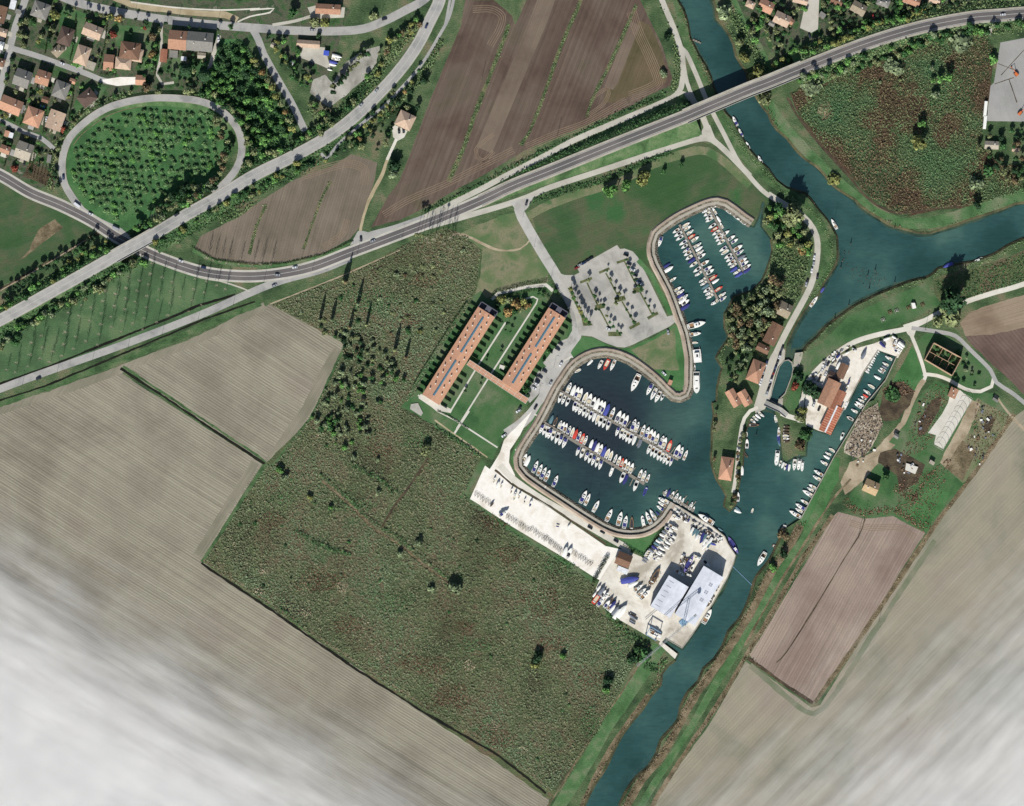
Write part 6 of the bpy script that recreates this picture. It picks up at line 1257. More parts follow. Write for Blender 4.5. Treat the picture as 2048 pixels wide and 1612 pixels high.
# pontoons, finger piers, piles
M['plank'] = plain('pontoon_planks', (138, 132, 120), 0.9, 0.12, 0.5)
def pontoon(pts, wd, label, fingers=()):
    a, b = P(pts[0]), P(pts[1]); L = math.dist(a, b); o = empty('pontoon', (a[0], a[1], -0.9), math.atan2(b[1] - a[1], b[0] - a[0])); tag(o, label, 'pontoon')
    mb = MB(); mb.box(L / 2, 0, 0, L, wd, 0.45); obj('walkway', mb.mesh('walkway', [M['plank']]), o)
    fm = MB(); fm.box(0, 0, 0, .7, 6.4, .3); fme = fm.mesh('finger_pier', [M['plank']])
    for t, s in fingers: obj('finger_pier', fme, o, (t * L, s * (wd / 2 + 3.2), 0), -0.1 * s)
    for k in range(6):
        pm = MB(); pm.tube((0, 0, -1), (0, 0, 1.4), .16, n=6); obj('pile', pm.mesh('pile', [M['wood']]), o, (L * (k + .5) / 6, (wd / 2 + .1) * (-1) ** k, 0))
pontoon(P1, 2.4, 'long upper pontoon crossing the south basin', [(.02, -1), (.2, 1), (.44, -1), (.46, 1), (.64, 1), (.68, -1), (.72, 1), (.96, -1), (.98, 1), (.93, 1), (.55, 1), (.6, -1)])
pontoon(P2, 2.4, 'lower pontoon crossing the south basin', [(.3, 1), (.35, 1), (.62, 1), (.68, 1), (.74, 1), (.8, 1), (.86, 1), (.93, 1), (.99, 1), (.9, -1), (.44, -1), (.05, -1)])
pontoon([(1359, 449), (1437, 602)], 1.9, 'long grey pontoon in the north basin', [(.3, 1), (.7, 1), (.3, -1), (.6, -1)])
pontoon([(1419, 416), (1488, 545)], 1.9, 'short grey pontoon at the top right of the north basin', [(.5, 1), (.8, 1), (.95, 1)])
pontoon([(1326, 984), (1388, 1022)], 2.2, 'outer jetty beside the tip of the south basin quay', [(.3, 1), (.6, 1), (.9, 1)])
pontoon([(1386, 79), (1402, 86)], 1.2, 'short wooden jetty on the west bank of the upper river')
for i, (x, y) in enumerate([(1701, 488), (1681, 536), (1697, 611), (1738, 578), (1669, 638), (1735, 552), (1789, 565), (1750, 541), (1789, 456), (1512, 870)]):
    mb = MB(); mb.tube((0, 0, -2.5), (0, 0, 2.6), .22, n=7); mb.tube((.7, .2, -2.5), (.1, 0, 2.4), .18, n=6); X, Y = P((x, y))
    tag(obj('mooring_pile', mb.mesh('mooring_pile', [M['wood']]), None, (X, Y, 0)), f'dark wooden mooring pile, {nth(i + 1)} of those standing in the river', 'mooring pile', 'piles in the river')
# floating barrier
w_ = dens([P((1466, 1133)), P((1504, 1170))], 1); tag(obj('floating_barrier', sweep('floating_barrier', w_, [(-.2, -1.2), (-.1, -1.0), (.1, -1.0), (.2, -1.2)], M['rope'])), 'thin pale blue floating barrier reaching from the shipyard into the canal', 'barrier')
# lock: gates, bridge, side stonework
M['steel'] = plain('dark_steel', (84, 84, 82), 0.6, 0.15, 1)
def gate(a, b, c, label):
    w = dens([P(a), P(b), P(c)], 1); o = sweep('lock_gate', w, [(-.35, -2), (-.35, .35), (.35, .35), (.35, -2)], M['stonewall']); tag(obj('lock_gate', o), label, 'lock gate')
gate((1567, 722), (1577, 720), (1585, 726), 'angled upper gate of the lock chamber, nearest the river'); gate((1537, 802), (1546, 803), (1555, 810), 'angled lower gate of the lock chamber, beside the arched bridge')
def lock_bridge():
    w = dens(smooth([(1530, 806), (1545, 813), (1560, 820), (1574, 831)]), 1.0); n = len(w); zz = [0.1 + 1.3 * math.sin(math.pi * i / (n - 1)) for i in range(n)]
    r = empty('lock_bridge', (0, 0, 0)); tag(r, 'small arched grey bridge below the lock', 'bridge'); obj('deck', sweep('deck', w, [(2.1, -.5), (-2.1, -.5), (-2.1, .05), (2.1, .05)], M['asphalt_pale'], zz, closed_sec=True), r)
    for s in (-1, 1): obj('parapet', sweep('parapet', w, [(s * 2.1 + .12, 0), (s * 2.1 + .12, .9), (s * 2.1 - .12, .9), (s * 2.1 - .12, 0)], M['conc'], zz), r)
lock_bridge()
for nm, pts, lab in (('abutment', [(1590, 706), (1606, 704), (1604, 716), (1597, 734), (1586, 733), (1588, 718)], 'pale stone block beside the upper lock gate, east side'), ('abutment', [(1557, 798), (1566, 796), (1565, 812), (1556, 815)], 'pale stone block beside the lower lock gate')):
    mb = MB(); mb.prism([P(p) for p in pts][::-1], -2, .5); tag(obj(nm, mb.mesh(nm, [M['quaypave']])), lab, 'abutment')

# ------------------------------------------------------------------ cars
CARC = {'white': (228, 230, 232), 'silver': (170, 174, 178), 'black': (30, 32, 38), 'dark blue': (42, 58, 96), 'grey': (104, 108, 112), 'red': (150, 48, 44), 'dark': (52, 54, 62)}
CARM = {}
def car_parts(col, van=False):
    if (col, van) in CARM: return CARM[(col, van)]
    m = plain('car_paint_' + col.replace(' ', '_'), CARC[col], 0.3, 0.03, 1, metal=0.1, spec=0.5); mb = MB()
    if van:
        mb.box(0, 0, 1.15, 5.6, 2.05, 1.7, taper=.94); mb.box(2.3, 0, .6, 1.6, 2.0, .7, taper=.9); g = MB(); g.box(2.3, 0, 1.45, .9, 1.75, .7, taper=.75); roof = None
    else:
        prof = [(-2.15, .35, .62), (-2.1, .85, .88), (-1.2, .95, .9), (1.0, .92, .9), (1.95, .78, .84), (2.15, .4, .6)]
        mb.loft([[(x, -w, .25), (x, -w, z), (x, w, z), (x, w, .25)] for x, z, w in prof], 0)
        g = MB(); g.add([(-1.75, -.8, .93), (1.0, -.8, .93), (1.0, .8, .93), (-1.75, .8, .93), (-1.25, -.62, 1.42), (.35, -.62, 1.42), (.35, .62, 1.42), (-1.25, .62, 1.42)], [(4, 5, 6, 7), (0, 1, 5, 4), (1, 2, 6, 5), (2, 3, 7, 6), (3, 0, 4, 7)])
        roof = MB(); roof.box(-.45, 0, 1.45, 1.55, 1.2, .06)
    wm = MB()
    for sx in (-1.35, 1.35):
        for sy in (-.86, .86): wm.tube((sx, sy - .1, .33), (sx, sy + .1, .33), .33, n=8)
    p = [('body', mb.mesh('body', [m]), []), ('window', g.mesh('window', [M['glass']]), []), ('wheel', wm.mesh('wheel', [M['engine']]), [])]
    if roof: p.insert(2, ('roof', roof.mesh('roof', [m]), []))
    CARM[(col, van)] = p; return p
def car(x, y, d, col, where, group=None, z=0.0, van=False, world=False):
    X, Y = (x, y) if world else P((x, y)); zz = float(embankment_z([X], [Y])[0]) if z is None else z
    o = empty('van' if van else 'car', (X, Y, zz + .02), ang(*d)); tag(o, f'{col} {"van" if van else "car"} {where}', 'van' if van else 'car', group); instance(car_parts(col, van), o)
RO = 'driving on the '
for x, y, d, c_, w_, z in [(127, 354, (.05, 1), 'dark blue', 'on the left arm of the loop road', None), (355, 430, (-.8, .55), 'dark', 'on the pale overpass road above the wood', None), (853, 52, (-.4, .9), 'dark blue', 'high on the curving overpass road near the top', None),
    (753, 181, (-.6, .8), 'silver', 'upper of the close pair on the curving road', None), (722, 210, (-.6, .8), 'silver', 'lower of the close pair on the curving road', None), (769, 38, (1, -.3), 'dark', 'in shade on the top road bend', 0), (625, 60, (1, 0), 'silver', 'on the top road beside the farmhouse', 0),
    (361, 522, (.9, .35), 'white', 'on the dark road just east of the overpass', 0), (407, 535, (.95, .2), 'dark blue', 'on the dark road before the crossing stripes', 0), (77, 757, (-.9, .35), 'dark', 'alone on the long pale road at the left', 0),
    (590, 535, (-.95, .15), 'white', 'on the dark road above the junction', 0), (549, 571, (.9, -.4), 'silver', 'waiting on the pale road at the junction', 0), (555, 550, (1, .05), 'silver', 'at the tip of the junction island', 0),
    (746, 482, (.9, -.4), 'silver', 'on the dark road beside the farm track mouth', 0), (722, 478, (.1, 1), 'dark', 'turning out of the farm track', 0), (2005, 30, (1, -.1), 'white', 'on the dark road near the top right', None), (1053, 406, (-.3, 1), 'dark', 'entering the marina road from the north', 0)]:
    car(x, y, d, c_, w_, z=z)
car(154, 410, (.8, .6), 'white', 'parked where the loop road meets the lower road', van=True, z=.0); car(181, 428, (.9, .35), 'white', 'parked beside the lower road under a tree'); car(231, 457, (.9, .4), 'silver', 'in the shadow before the overpass', van=True)
K6 = lambda L_: [(820 + x / 6.015, 560 + y / 6.015, *r_) for x, y, *r_ in L_]
for i, (x, y, c_) in enumerate(K6([(1810, 770, 'dark'), (1775, 830, 'dark'), (1620, 1095, 'dark'), (1565, 1165, 'dark'), (1535, 1215, 'black'), (1520, 1250, 'white'), (1490, 1300, 'white')])): car(x, y, (.9, .5), c_, f'parked {nth(i + 1)} from the top beside the right apartments', 'cars beside the apartments')
for x, y, c_, w_ in K6([(1815, 1010, 'white', 'driving down the marina road past the basin corner'), (1690, 1240, 'silver', 'on the marina road beside the walkway end'), (1510, 1530, 'black', 'on the marina road left of the pontoons'), (1320, 1540, 'dark', 'dark one of the pair on the road bend')]): car(x, y, (-.5, .87), c_, w_)
car(1037, 822, (-.8, .5), 'white', 'white one of the pair on the road bend'); car(1008, 871, (-.8, .5), 'white', 'at the top of the white gravel road')
for i, (x, y) in enumerate([(912, 428), (935, 500), (965, 545), (985, 590), (1012, 640), (1018, 655)]): car(1024 + x / 4, 403 + y / 4, (.9, .35), ['black', 'dark', 'white', 'dark', 'dark blue', 'white'][i], f'{nth(i + 1)} from the top in the car park right column', 'cars in the car park')
car(1217, 658, (-.9, -.3), 'white', 'alone beside the lower car park bed')
for i, (x, y, c_) in enumerate([(520, 530, 'red'), (545, 505, 'silver'), (575, 492, 'dark blue'), (600, 475, 'dark'), (630, 455, 'black')]): car(1024 + x / 4, 403 + y / 4, (.85, -.5), c_, f'{nth(i + 1)} from the left along the meadow edge of the car park', 'cars at the meadow edge')
K9 = lambda L_: [(1420 + x / 9.31, 680 + y / 9.31, *r_) for x, y, *r_ in L_]
for i, (x, y, c_) in enumerate(K9([(1055, 420, 'dark blue'), (1040, 485, 'white'), (1010, 550, 'black'), (990, 610, 'silver'), (970, 690, 'black'), (955, 745, 'white'), (940, 795, 'white')])): car(x, y, (-.35, .93), c_, f'{nth(i + 1)} from the top beside the large orange house', 'cars beside the lock house')
for i, (x, y, c_) in enumerate(K9([(1345, 150, 'dark'), (1300, 265, 'dark'), (1295, 320, 'white'), (1260, 400, 'black'), (1220, 510, 'dark blue'), (1190, 600, 'dark'), (1175, 640, 'red'), (1150, 700, 'black'), (1130, 760, 'white'), (1115, 835, 'black'), (1080, 930, 'dark'), (1060, 985, 'silver')])): car(x, y, (-.35, .93), c_, f'{nth(i + 1)} from the top along the lock chamber', 'cars along the lock')
for i, (x, y, c_) in enumerate([(370, 445, 'white'), (365, 495, 'silver'), (350, 550, 'white'), (395, 600, 'black'), (315, 640, 'dark'), (305, 660, 'silver')]): car(1536 + x / 4, 403 + y / 4, (-.15, 1), c_, f'{nth(i + 1)} from the top on the curved riverside lane', 'cars on the riverside lane')
for i, (x, y, c_) in enumerate([(1180, 1055, 'black'), (1205, 1064, 'black'), (1232, 1082, 'black')]): car(x, y, (.85, .5), c_, f'{nth(i + 1)} from the left on the lane below the south basin', 'cars below the south basin')
car(1328, 747, (.7, .7), 'white', 'parked on the grass spit above the red kiosk'); car(1336, 664, (.2, 1), 'silver', 'on the grass beside the car park exit')
for i, (x, y, c_) in enumerate([(300, 1235, 'black'), (215, 1110, 'dark'), (215, 1170, 'white'), (300, 775, 'black'), (400, 690, 'white'), (350, 620, 'white'), (395, 560, 'silver'), (440, 530, 'dark')]): car(1600 + x / 7.86, 660 + y / 7.86, (.4, -.9) if i != 1 else (.2, 1), c_, f'{nth(i + 1)} from the bottom in the east boatyard', 'cars in the east boatyard')
for x, y, d, c_, w_ in [(124, 127, (.9, .4), 'white', 'parked on the narrow town street'), (437, 78, (.1, 1), 'white', 'upper on the paved strip beside the terraced row'), (435, 94, (.1, 1), 'black', 'lower on the paved strip beside the terraced row'), (93, 238, (.2, -1), 'white', 'on the drive between the two orange houses'), (3, 92, (1, .2), 'dark blue', 'at the left edge by the town street'),
    (39, 262, (.9, .4), 'dark', 'on the short street near the tiny garage'), (5, 245, (.9, .4), 'dark', 'at the left end of the short street'), (49, 326, (.2, -1), 'black', 'beside the lone grey house'), (623, 73 + 54, (1, 0), 'dark', 'in front of the low tan building'), (798, 262, (.1, 1), 'black', 'left one before the tan hipped villa'), (807, 261, (.1, 1), 'black', 'right one before the tan hipped villa'), (1619, 72, (.3, 1), 'dark', 'in shade at the foot of the gravel court'), (1746, 33, (.2, 1), 'red', 'among dark yards at the top'), (1814, 17, (.9, .2), 'dark', 'near the top edge below the roof panels')]:
    car(x, y, d, c_, w_)

# ------------------------------------------------------------------ shipyard gear
def travel_lift():
    x, y = P((1306, 1266)); o = empty('travel_lift', (x, y, 0), ang(.85, .5)); tag(o, 'blue portal boat lift straddling a white motor yacht', 'boat lift'); mb = MB()
    for s in (-1, 1):
        for t in (-4.5, 4.5): mb.box(t, s * 3.6, 3, .5, .5, 6)
        mb.box(0, s * 3.6, 6.2, 10, .6, .6)
    mb.box(-4.5, 0, 6.2, .5, 7.6, .6); obj('frame', mb.mesh('frame', [M['rope']]), o)
    for s in (-1, 1):
        for t in (-4.5, 4.5): wm = MB(); wm.tube((0, -.3, .6), (0, .3, .6), .6, n=10); obj('wheel', wm.mesh('wheel', [M['engine']]), o, (t, s * 3.6, 0))
travel_lift(); boat(1311, 1268, 27, (.85, .5), 'x', 'hanging inside the blue portal lift', None, z=1.6)
def crane():
    x, y = P((1366, 1245)); o = empty('tower_crane', (x, y, 0), ang(-101, 87)); tag(o, 'pale blue tower crane with a long lattice jib beside the hangars', 'crane')
    def lattice(a, b, r, n): 
        mb = MB(); a = Vector(a); b = Vector(b); d = (b - a) / n; u = d.orthogonal().normalized() * r; v = d.cross(u).normalized() * r; c = [u + v, u - v, -u - v, -u + v]
        for k in c: mb.tube(a + k, b + k, .09, n=4)
        for i in range(n):
            for j in range(4): mb.tube(a + d * i + c[j], a + d * (i + 1) + c[(j + 1) % 4], .06, n=3)
        return mb
    obj('mast', lattice((0, 0, 0), (0, 0, 26), .8, 14).mesh('mast', [M['rope']]), o); obj('jib', lattice((0, 0, 26), (50, 0, 26.8), .6, 30).mesh('jib', [M['alu']]), o); obj('counter_jib', lattice((0, 0, 26), (-12, 0, 26), .6, 8).mesh('counter_jib', [M['rope']]), o)
    mb = MB(); mb.box(-11, 0, 25, 2.2, 1.6, 2.2); obj('counterweight', mb.mesh('counterweight', [M['conc']]), o); mb = MB(); mb.box(0, 0, .3, 5, 5, .6); obj('base', mb.mesh('base', [M['rope']]), o)
crane()
tr = MB(); tr.tube((-2.4, 0, .5), (-.6, -.8, .5), .09, n=4); tr.tube((-2.4, 0, .5), (-.6, .8, .5), .09, n=4); tr.tube((-.6, -.8, .5), (2.2, -.6, .5), .09, n=4); tr.tube((-.6, .8, .5), (2.2, .6, .5), .09, n=4)
for t in (-.6, .8, 2.2): tr.tube((t, -.8, .5), (t, .8, .5), .08, n=4)
for s in (-1, 1): tr.tube((.9, s * 1.0, .35), (.9, s * 1.15, .35), .35, n=8)
TRM = tr.mesh('boat_trailer', [M['steel']])
def trailers(a, b, n, where, seed, skip=()):
    r = random.Random(seed)
    for k in range(n):
        if k in skip: continue
        t = k / (n - 1); x, y = P((a[0] + (b[0] - a[0]) * t + r.uniform(-.8, .8), a[1] + (b[1] - a[1]) * t + r.uniform(-.8, .8)))
        tag(obj('boat_trailer', TRM, None, (x, y, 0), ang(.35, -.93) + r.uniform(-.15, .15)), f'empty boat trailer, {nth(k + 1)} from the left {where}', 'boat trailer', 'empty boat trailers')
trailers((952, 987), (978, 1006), 6, 'at the corner of the gravel park', 1); trailers((1014, 1032), (1058, 1060), 10, 'in the lower row of the gravel park', 2); trailers((1064, 1058), (1090, 1078), 6, 'below the middle of the gravel park', 3); trailers((1092, 1076), (1122, 1102), 11, 'in the packed row of the gravel park', 4); trailers((1144, 1103), (1182, 1128), 9, 'at the right end of the gravel park', 5)
# long covered skiffs on the yard, crates and pallets as real small things
for i, (x, y, l) in enumerate([(655, 745, 100), (640, 765, 110), (665, 790, 120), (650, 835, 90), (645, 860, 90)]):
    boat(1170 + x / 6.827, 1120 + y / 6.827, l / 6.827, (.85, .5), 'G' if i else 'k', f'{nth(i + 1)} from the top in the slim hull stack', 'slim hulls in the shipyard', z=.3, brd=.6)
crt = MB(); crt.box(0, 0, .5, 1.6, 1.1, 1.0); crt.box(0, 0, 1.04, 1.7, 1.2, .08); CR = {k: crt.mesh('crate', [M[k]]) for k in ('wood', 'deckm', 'greyc', 'steel')}
def clutter(ring, n, where, seed):
    r = random.Random(seed); w = [P(p) for p in ring]; xs = [p[0] for p in w]; ys = [p[1] for p in w]; q = []
    while len(q) < n:
        x, y = r.uniform(min(xs), max(xs)), r.uniform(min(ys), max(ys))
        if bool(in_poly([x], [y], w)[0]): q.append((x, y))
    for k, (x, y) in enumerate(sorted(q)):
        m = r.choice(list(CR)); o = obj('crate', CR[m], None, (x, y, 0), r.random() * 3, (r.uniform(.5, 1.6), r.uniform(.5, 1.3), r.uniform(.5, 1.2))); tag(o, f'{dict(wood="brown", deckm="white", greyc="grey", steel="dark")[m]} crate or pallet, {nth(k + 1)} from west {where}', 'crate', f'crates {where}')
clutter([(1355, 1020), (1375, 1033), (1372, 1045), (1352, 1030)], 26, 'by the upper shipyard wall', 1); clutter([(1385, 1040), (1445, 1078), (1440, 1090), (1382, 1056)], 40, 'behind the packed boats', 2)
clutter([(1358, 1100), (1375, 1115), (1392, 1140), (1372, 1150), (1352, 1130)], 30, 'between the hangars and stored boats', 3); clutter([(1218, 1190), (1240, 1205), (1230, 1225), (1212, 1210)], 14, 'by the southwest yard fence', 4)
clutter([(1625, 752), (1660, 705), (1700, 690), (1690, 712), (1650, 738), (1632, 770)], 36, 'along the east boatyard fence', 5); clutter([(1790, 900), (1830, 930), (1835, 950), (1800, 945)], 22, 'on the farm scrap patch', 6); clutter([(1960, 800), (2015, 830), (1960, 930), (1935, 900)], 26, 'on the greenhouse plot', 8); clutter([(1700, 900), (1745, 860), (1760, 890), (1710, 940)], 24, 'beside the rubble heap', 9); clutter([(1836, 800), (1862, 800), (1840, 860), (1825, 850)], 12, 'along the bare strip', 10); clutter([(1440, 1160), (1446, 1150), (1425, 1200), (1412, 1215)], 16, 'on the quay right of the hangars', 7)
def heap():
    r = np.random.RandomState(5); w = [P(p) for p in [(1721, 826), (1755, 806), (1766, 850), (1736, 905), (1716, 916), (1688, 905)]]; a = np.array(w); m = 3800
    c = np.stack([r.uniform(a[:, 0].min(), a[:, 0].max(), m), r.uniform(a[:, 1].min(), a[:, 1].max(), m)], 1); c = c[in_poly(c[:, 0], c[:, 1], w)]; n = len(c)
    nn = r.normal(size=(n, 3)); nn[:, 2] += .6; nn /= np.linalg.norm(nn, axis=1)[:, None]; q = cards(np.stack([c[:, 0], c[:, 1], r.uniform(.1, 1.3, n)], 1), nn, .2 + .5 * r.rand(n) ** 2, r)
    M['scrap'] = leafmat('scrap', [(120, 104, 84), (176, 160, 138), (214, 204, 188)], .4, spread=1.0); tag(obj('rubble', quads_mesh('rubble', q, M['scrap'])), kind='stuff')
heap()
# greenhouse frame
def greenhouse():
    a, b = P((1936, 792)), P((1876, 896)); L = math.dist(a, b); o = empty('greenhouse_frame', (*a, 0), math.atan2(b[1] - a[1], b[0] - a[0])); tag(o, 'bare white greenhouse frame over torn white sheeting', 'greenhouse')
    for off in (4.2,):
        for k in range(11):
            mb = MB(); pr = None
            for j in range(9):
                t = math.pi * j / 8; q = (0, -off * math.cos(t), 3.2 * math.sin(t) + .02)
                if pr: mb.tube(pr, q, .09, n=4)
                pr = q
            obj('hoop', mb.mesh('hoop', [M['post_white']]), o, (L * k / 10, 0, 0))
        mb = MB()
        for t in (.0, .5, 1): mb.tube((0, -off * math.cos(math.pi * t), 3.2 * math.sin(math.pi * t) + .1), (L, -off * math.cos(math.pi * t), 3.2 * math.sin(math.pi * t) + .1), .09, n=4)
        obj('purlin', mb.mesh('purlin', [M['post_white']]), o)
greenhouse()
# roofless brick ruin
def ruin():
    M['brick'] = plain('old_brick', (186, 156, 128), 0.9, 0.15, 1); c = [P(p) for p in [(1866, 686), (1921, 716), (1902, 751), (1848, 719)]]; o = empty('roofless_ruin', (*P((1884, 718)), 0)); tag(o, 'roofless brick ruin with inner walls and shrubs growing inside', 'ruin'); X, Y = P((1884, 718)); HOUSES.append((X, Y, 9))
    for i in range(4):
        a, b = c[i], c[(i + 1) % 4]; mb = MB(); L = math.dist(a, b); mb.box((a[0] + b[0]) / 2 - X, (a[1] + b[1]) / 2 - Y, 3.5, L + .2, .5, 7, rz=math.atan2(b[1] - a[1], b[0] - a[0])); obj('wall', mb.mesh('wall', [M['brick']]), o)
    f = lambda u, v: (c[0][0] + (c[1][0] - c[0][0]) * u + (c[3][0] - c[0][0]) * v, c[0][1] + (c[1][1] - c[0][1]) * u + (c[3][1] - c[0][1]) * v)
    for (u0, v0, u1, v1) in ((.02, .5, .98, .5), (.25, .5, .25, .98), (.5, .5, .5, .98), (.75, .5, .75, .98), (.35, .02, .35, .5), (.68, .02, .68, .5)):
        a, b = f(u0, v0), f(u1, v1); mb = MB(); L = math.dist(a, b); mb.box((a[0] + b[0]) / 2 - X, (a[1] + b[1]) / 2 - Y, 1.3, L - .4, .3, 2.6, rz=math.atan2(b[1] - a[1], b[0] - a[0])); obj('inner_wall', mb.mesh('inner_wall', [M['brick']]), o)
    return c
rc = ruin()
# street lamps and poles
lm = MB(); lm.tube((0, 0, 0), (0, 0, 7.5), .12, .07, 6); lh = MB(); lh.tube((0, 0, 7.5), (1.3, 0, 7.8), .06, n=5); lh.box(1.5, 0, 7.8, .8, .3, .15); LM, LH = lm.mesh('pole', [M['rail']]), lh.mesh('lamp_head', [M['rail']])
def lamps(pts, off, step, where, seed=0):
    w = dens(smooth(pts), 1); n = normals(w); k = 0; i = step / 2
    while i < len(w):
        j = int(i); x, y = w[j][0] + n[j][0] * off, w[j][1] + n[j][1] * off; z = float(embankment_z([x], [y])[0]); k += 1
        o = empty('street_lamp', (x, y, z), math.atan2(-n[j][1] * off, -n[j][0] * off)); tag(o, f'tall street lamp, {nth(k)} {where}', 'street lamp', 'street lamps ' + where); obj('pole', LM, o); obj('lamp_head', LH, o); i += step
lamps([(-60, 805), (0, 778), (75, 750), (250, 688), (400, 630), (490, 590)], -3.6, 27, 'from the left on the pale road'); lamps([(1045, 402), (1086, 508), (1129, 583), (1154, 648), (1119, 738), (1075, 812), (1012, 868)], -4.6, 24, 'from the top on the marina road')
lamps([(140, 0), (300, 35), (512, 56), (700, 62), (800, 25)], 4.2, 30, 'from the left on the top road'); lamps([(300, 503), (400, 540), (540, 548), (700, 500), (880, 432)], -5.8, 34, 'from the overpass on the dark road')
for i, (x, y) in enumerate([(1758, 1242), (1813, 1436), (1716, 1075), (1728, 1040), (963, 162), (1114, 275), (1850, 660)]):
    mb = MB(); mb.tube((0, 0, 0), (0, 0, 12), .16, .1, 6); mb.box(0, 0, 11.3, 1.8, .14, .14); X, Y = P((x, y)); tag(obj('utility_pole', mb.mesh('utility_pole', [M['wood']]), None, (X, Y, 0), i), ['wooden pole at the edge of the lower brown field', 'lone pole standing in the hazy grey field', 'left pole at the head of the rosy field', 'right pole at the head of the rosy field', 'pole in the brown field beside the first hedge strip', 'pole at the lower edge of the brown fields', 'pole beside the lane above the ruin'][i], 'pole')
def digger(x, y, a, label):
    X, Y = P((x, y)); o = empty('digger', (X, Y, 0), a); tag(o, label, 'digger'); M['orange'] = plain('machine_orange', (206, 112, 62), 0.5, .1, 1)
    mb = MB(); mb.box(0, 0, 1.4, 2.6, 2.2, 1.5, taper=.85); mb.box(-1.5, 0, 1.3, .8, 2.2, 1.2); obj('body', mb.mesh('body', [M['orange']]), o)
    mb = MB(); mb.tube((1, 0, 1.6), (4, 0, 4), .28, .2, 6); mb.tube((4, 0, 4), (6.4, 0, 1.2), .2, .15, 6); mb.box(6.5, 0, .8, .8, 1, .8); obj('arm', mb.mesh('arm', [M['orange']]), o)
    for s in (-1, 1): mb = MB(); mb.box(0, s * 1.1, .4, 3.4, .5, .8); obj('track', mb.mesh('track', [M['engine']]), o)
digger(2032, 148, 2.2, 'orange digger in the middle of the east concrete yard'); digger(2040, 226, .8, 'second digger in the shade at the foot of the concrete yard')
# swimming pool, allotments, small square pools
def slab(name, pts, mat, h, label, cat):
    mb = MB(); mb.prism([P(p) for p in pts][::-1], -.05, h); tag(obj(name, mb.mesh(name, [M[mat]])), label, cat)
slab('pool', [(81, 209), (91, 212), (89, 217), (80, 214)], 'skyblue', .25, 'small blue pool behind the orange hipped house', 'pool')
slab('garden_table', [(1000, 729), (1010, 732), (1007, 740), (998, 737)], 'post_white', .8, 'white square awning in the shade beside the right apartments', 'awning')
slab('tarpaulin', [(1812, 926), (1836, 934), (1830, 948), (1820, 944), (1810, 940)], 'post_white', 1.2, 'crumpled white sheet roof on the scrap patch', 'tarpaulin')
slab('well_head', [(822, 808), (836, 806), (846, 826), (842, 832), (820, 818)], 'conc', .5, 'pale concrete slab with a round lid beside the left apartments', 'slab')
for i, (x, y) in enumerate([(1766, 640), (1780, 625), (1793, 622), (1817, 616), (1826, 612), (1845, 610)]):
    mb = MB(); 
    for s in (-1, 1): mb.box(s * 1.4, 0, .35, .25, 3, .7)
    mb.box(0, 1.4, .35, 2.8, .25, .7); mb.box(0, -.2, .75, 1.2, 1.2, .1); X, Y = P((x, y)); tag(obj('picnic_bench', mb.mesh('picnic_bench', [M['wood'] if i % 2 else M['conc']]), None, (X, Y, 0), .4), f'picnic frame, {nth(i + 1)} from the left on the riverside lawn', 'bench', 'picnic frames on the riverside lawn')
slab('caravan', [(1822, 606), (1829, 606), (1832, 616), (1825, 618)], 'deckm', 2.3, 'white rounded caravan on the riverside lawn', 'caravan')
mb = MB()
for k in range(7): mb.box(-3 + k * 1.0, 0, .3, .45, 5.6, .6)
X, Y = P((1644, 222)); o = obj('vegetable_bed', mb.mesh('vegetable_bed', [M['tanlane']]), None, (X, Y, 0), -.35); tag(o, 'striped vegetable bed in a green plot by the river scrub', 'vegetable bed')
for i, (x, y, l) in enumerate([(1970, 218, 30), (1969, 245, 26)]):
    mb = MB(); mb.box(0, 0, 1.6, l * S, 2.4, 3.0); X, Y = P((x, y)); tag(obj('trailer', mb.mesh('trailer', [M['deckm']]), None, (X, Y, 0), ang(.1, -1)), ['upper white box trailer beside the concrete yard', 'lower white box trailer beside the concrete yard'][i], 'trailer')
# ------------------------------------------------------------------ vegetation
M['lf_marsh'] = leafmat('marsh_leaves', [(84, 80, 60), (82, 92, 64), (94, 106, 76), (108, 102, 80), (84, 104, 74), (102, 116, 86)], .012, spread=.42, k=1.06, lohi=(.37, .62))
M['lf_scrub'] = leafmat('scrub_leaves', [(80, 74, 54), (104, 86, 66), (86, 94, 62), (94, 110, 74), (76, 100, 66)], .014, spread=.7, k=1.05, lohi=(.40, .60))
M['lf_green'] = leafmat('green_reed', [(62, 92, 58), (76, 110, 68), (92, 122, 80)], .05, spread=.7, k=1.05)
M['lf_reed'] = leafmat('reed_leaves', [(96, 84, 60), (136, 122, 92), (160, 146, 114)], .12, spread=.8)
M['lf_thick'] = leafmat('thicket_leaves', [(37, 58, 36), (55, 85, 49), (77, 108, 64)], .08, spread=.8, k=1.0)
M['lf_mix'] = leafmat('mixed_leaves', [(46, 62, 38), (72, 94, 57), (103, 121, 81), (96, 76, 54)], .09, spread=.8, k=1.0)
M['lf_brown'] = leafmat('brown_brush', [(84, 62, 46), (112, 88, 68), (136, 116, 92)], .1, spread=.9)
MARSH = [(545, 612), (640, 570), (760, 517), (830, 480), (890, 457), (930, 472), (960, 500), (955, 560), (942, 605), (878, 700), (828, 790), (798, 815), (870, 852), (962, 905), (928, 990), (990, 1042), (1188, 1167), (1200, 1228), (1298, 1290), (1260, 1340), (1198, 1460), (1098, 1590), (408, 1124), (534, 930), (622, 838), (692, 690), (600, 640)]
tufts('undergrowth', [MARSH], 1.25, (.3, .8), (.2, 1.3), 'lf_marsh', 1, flat=.28)
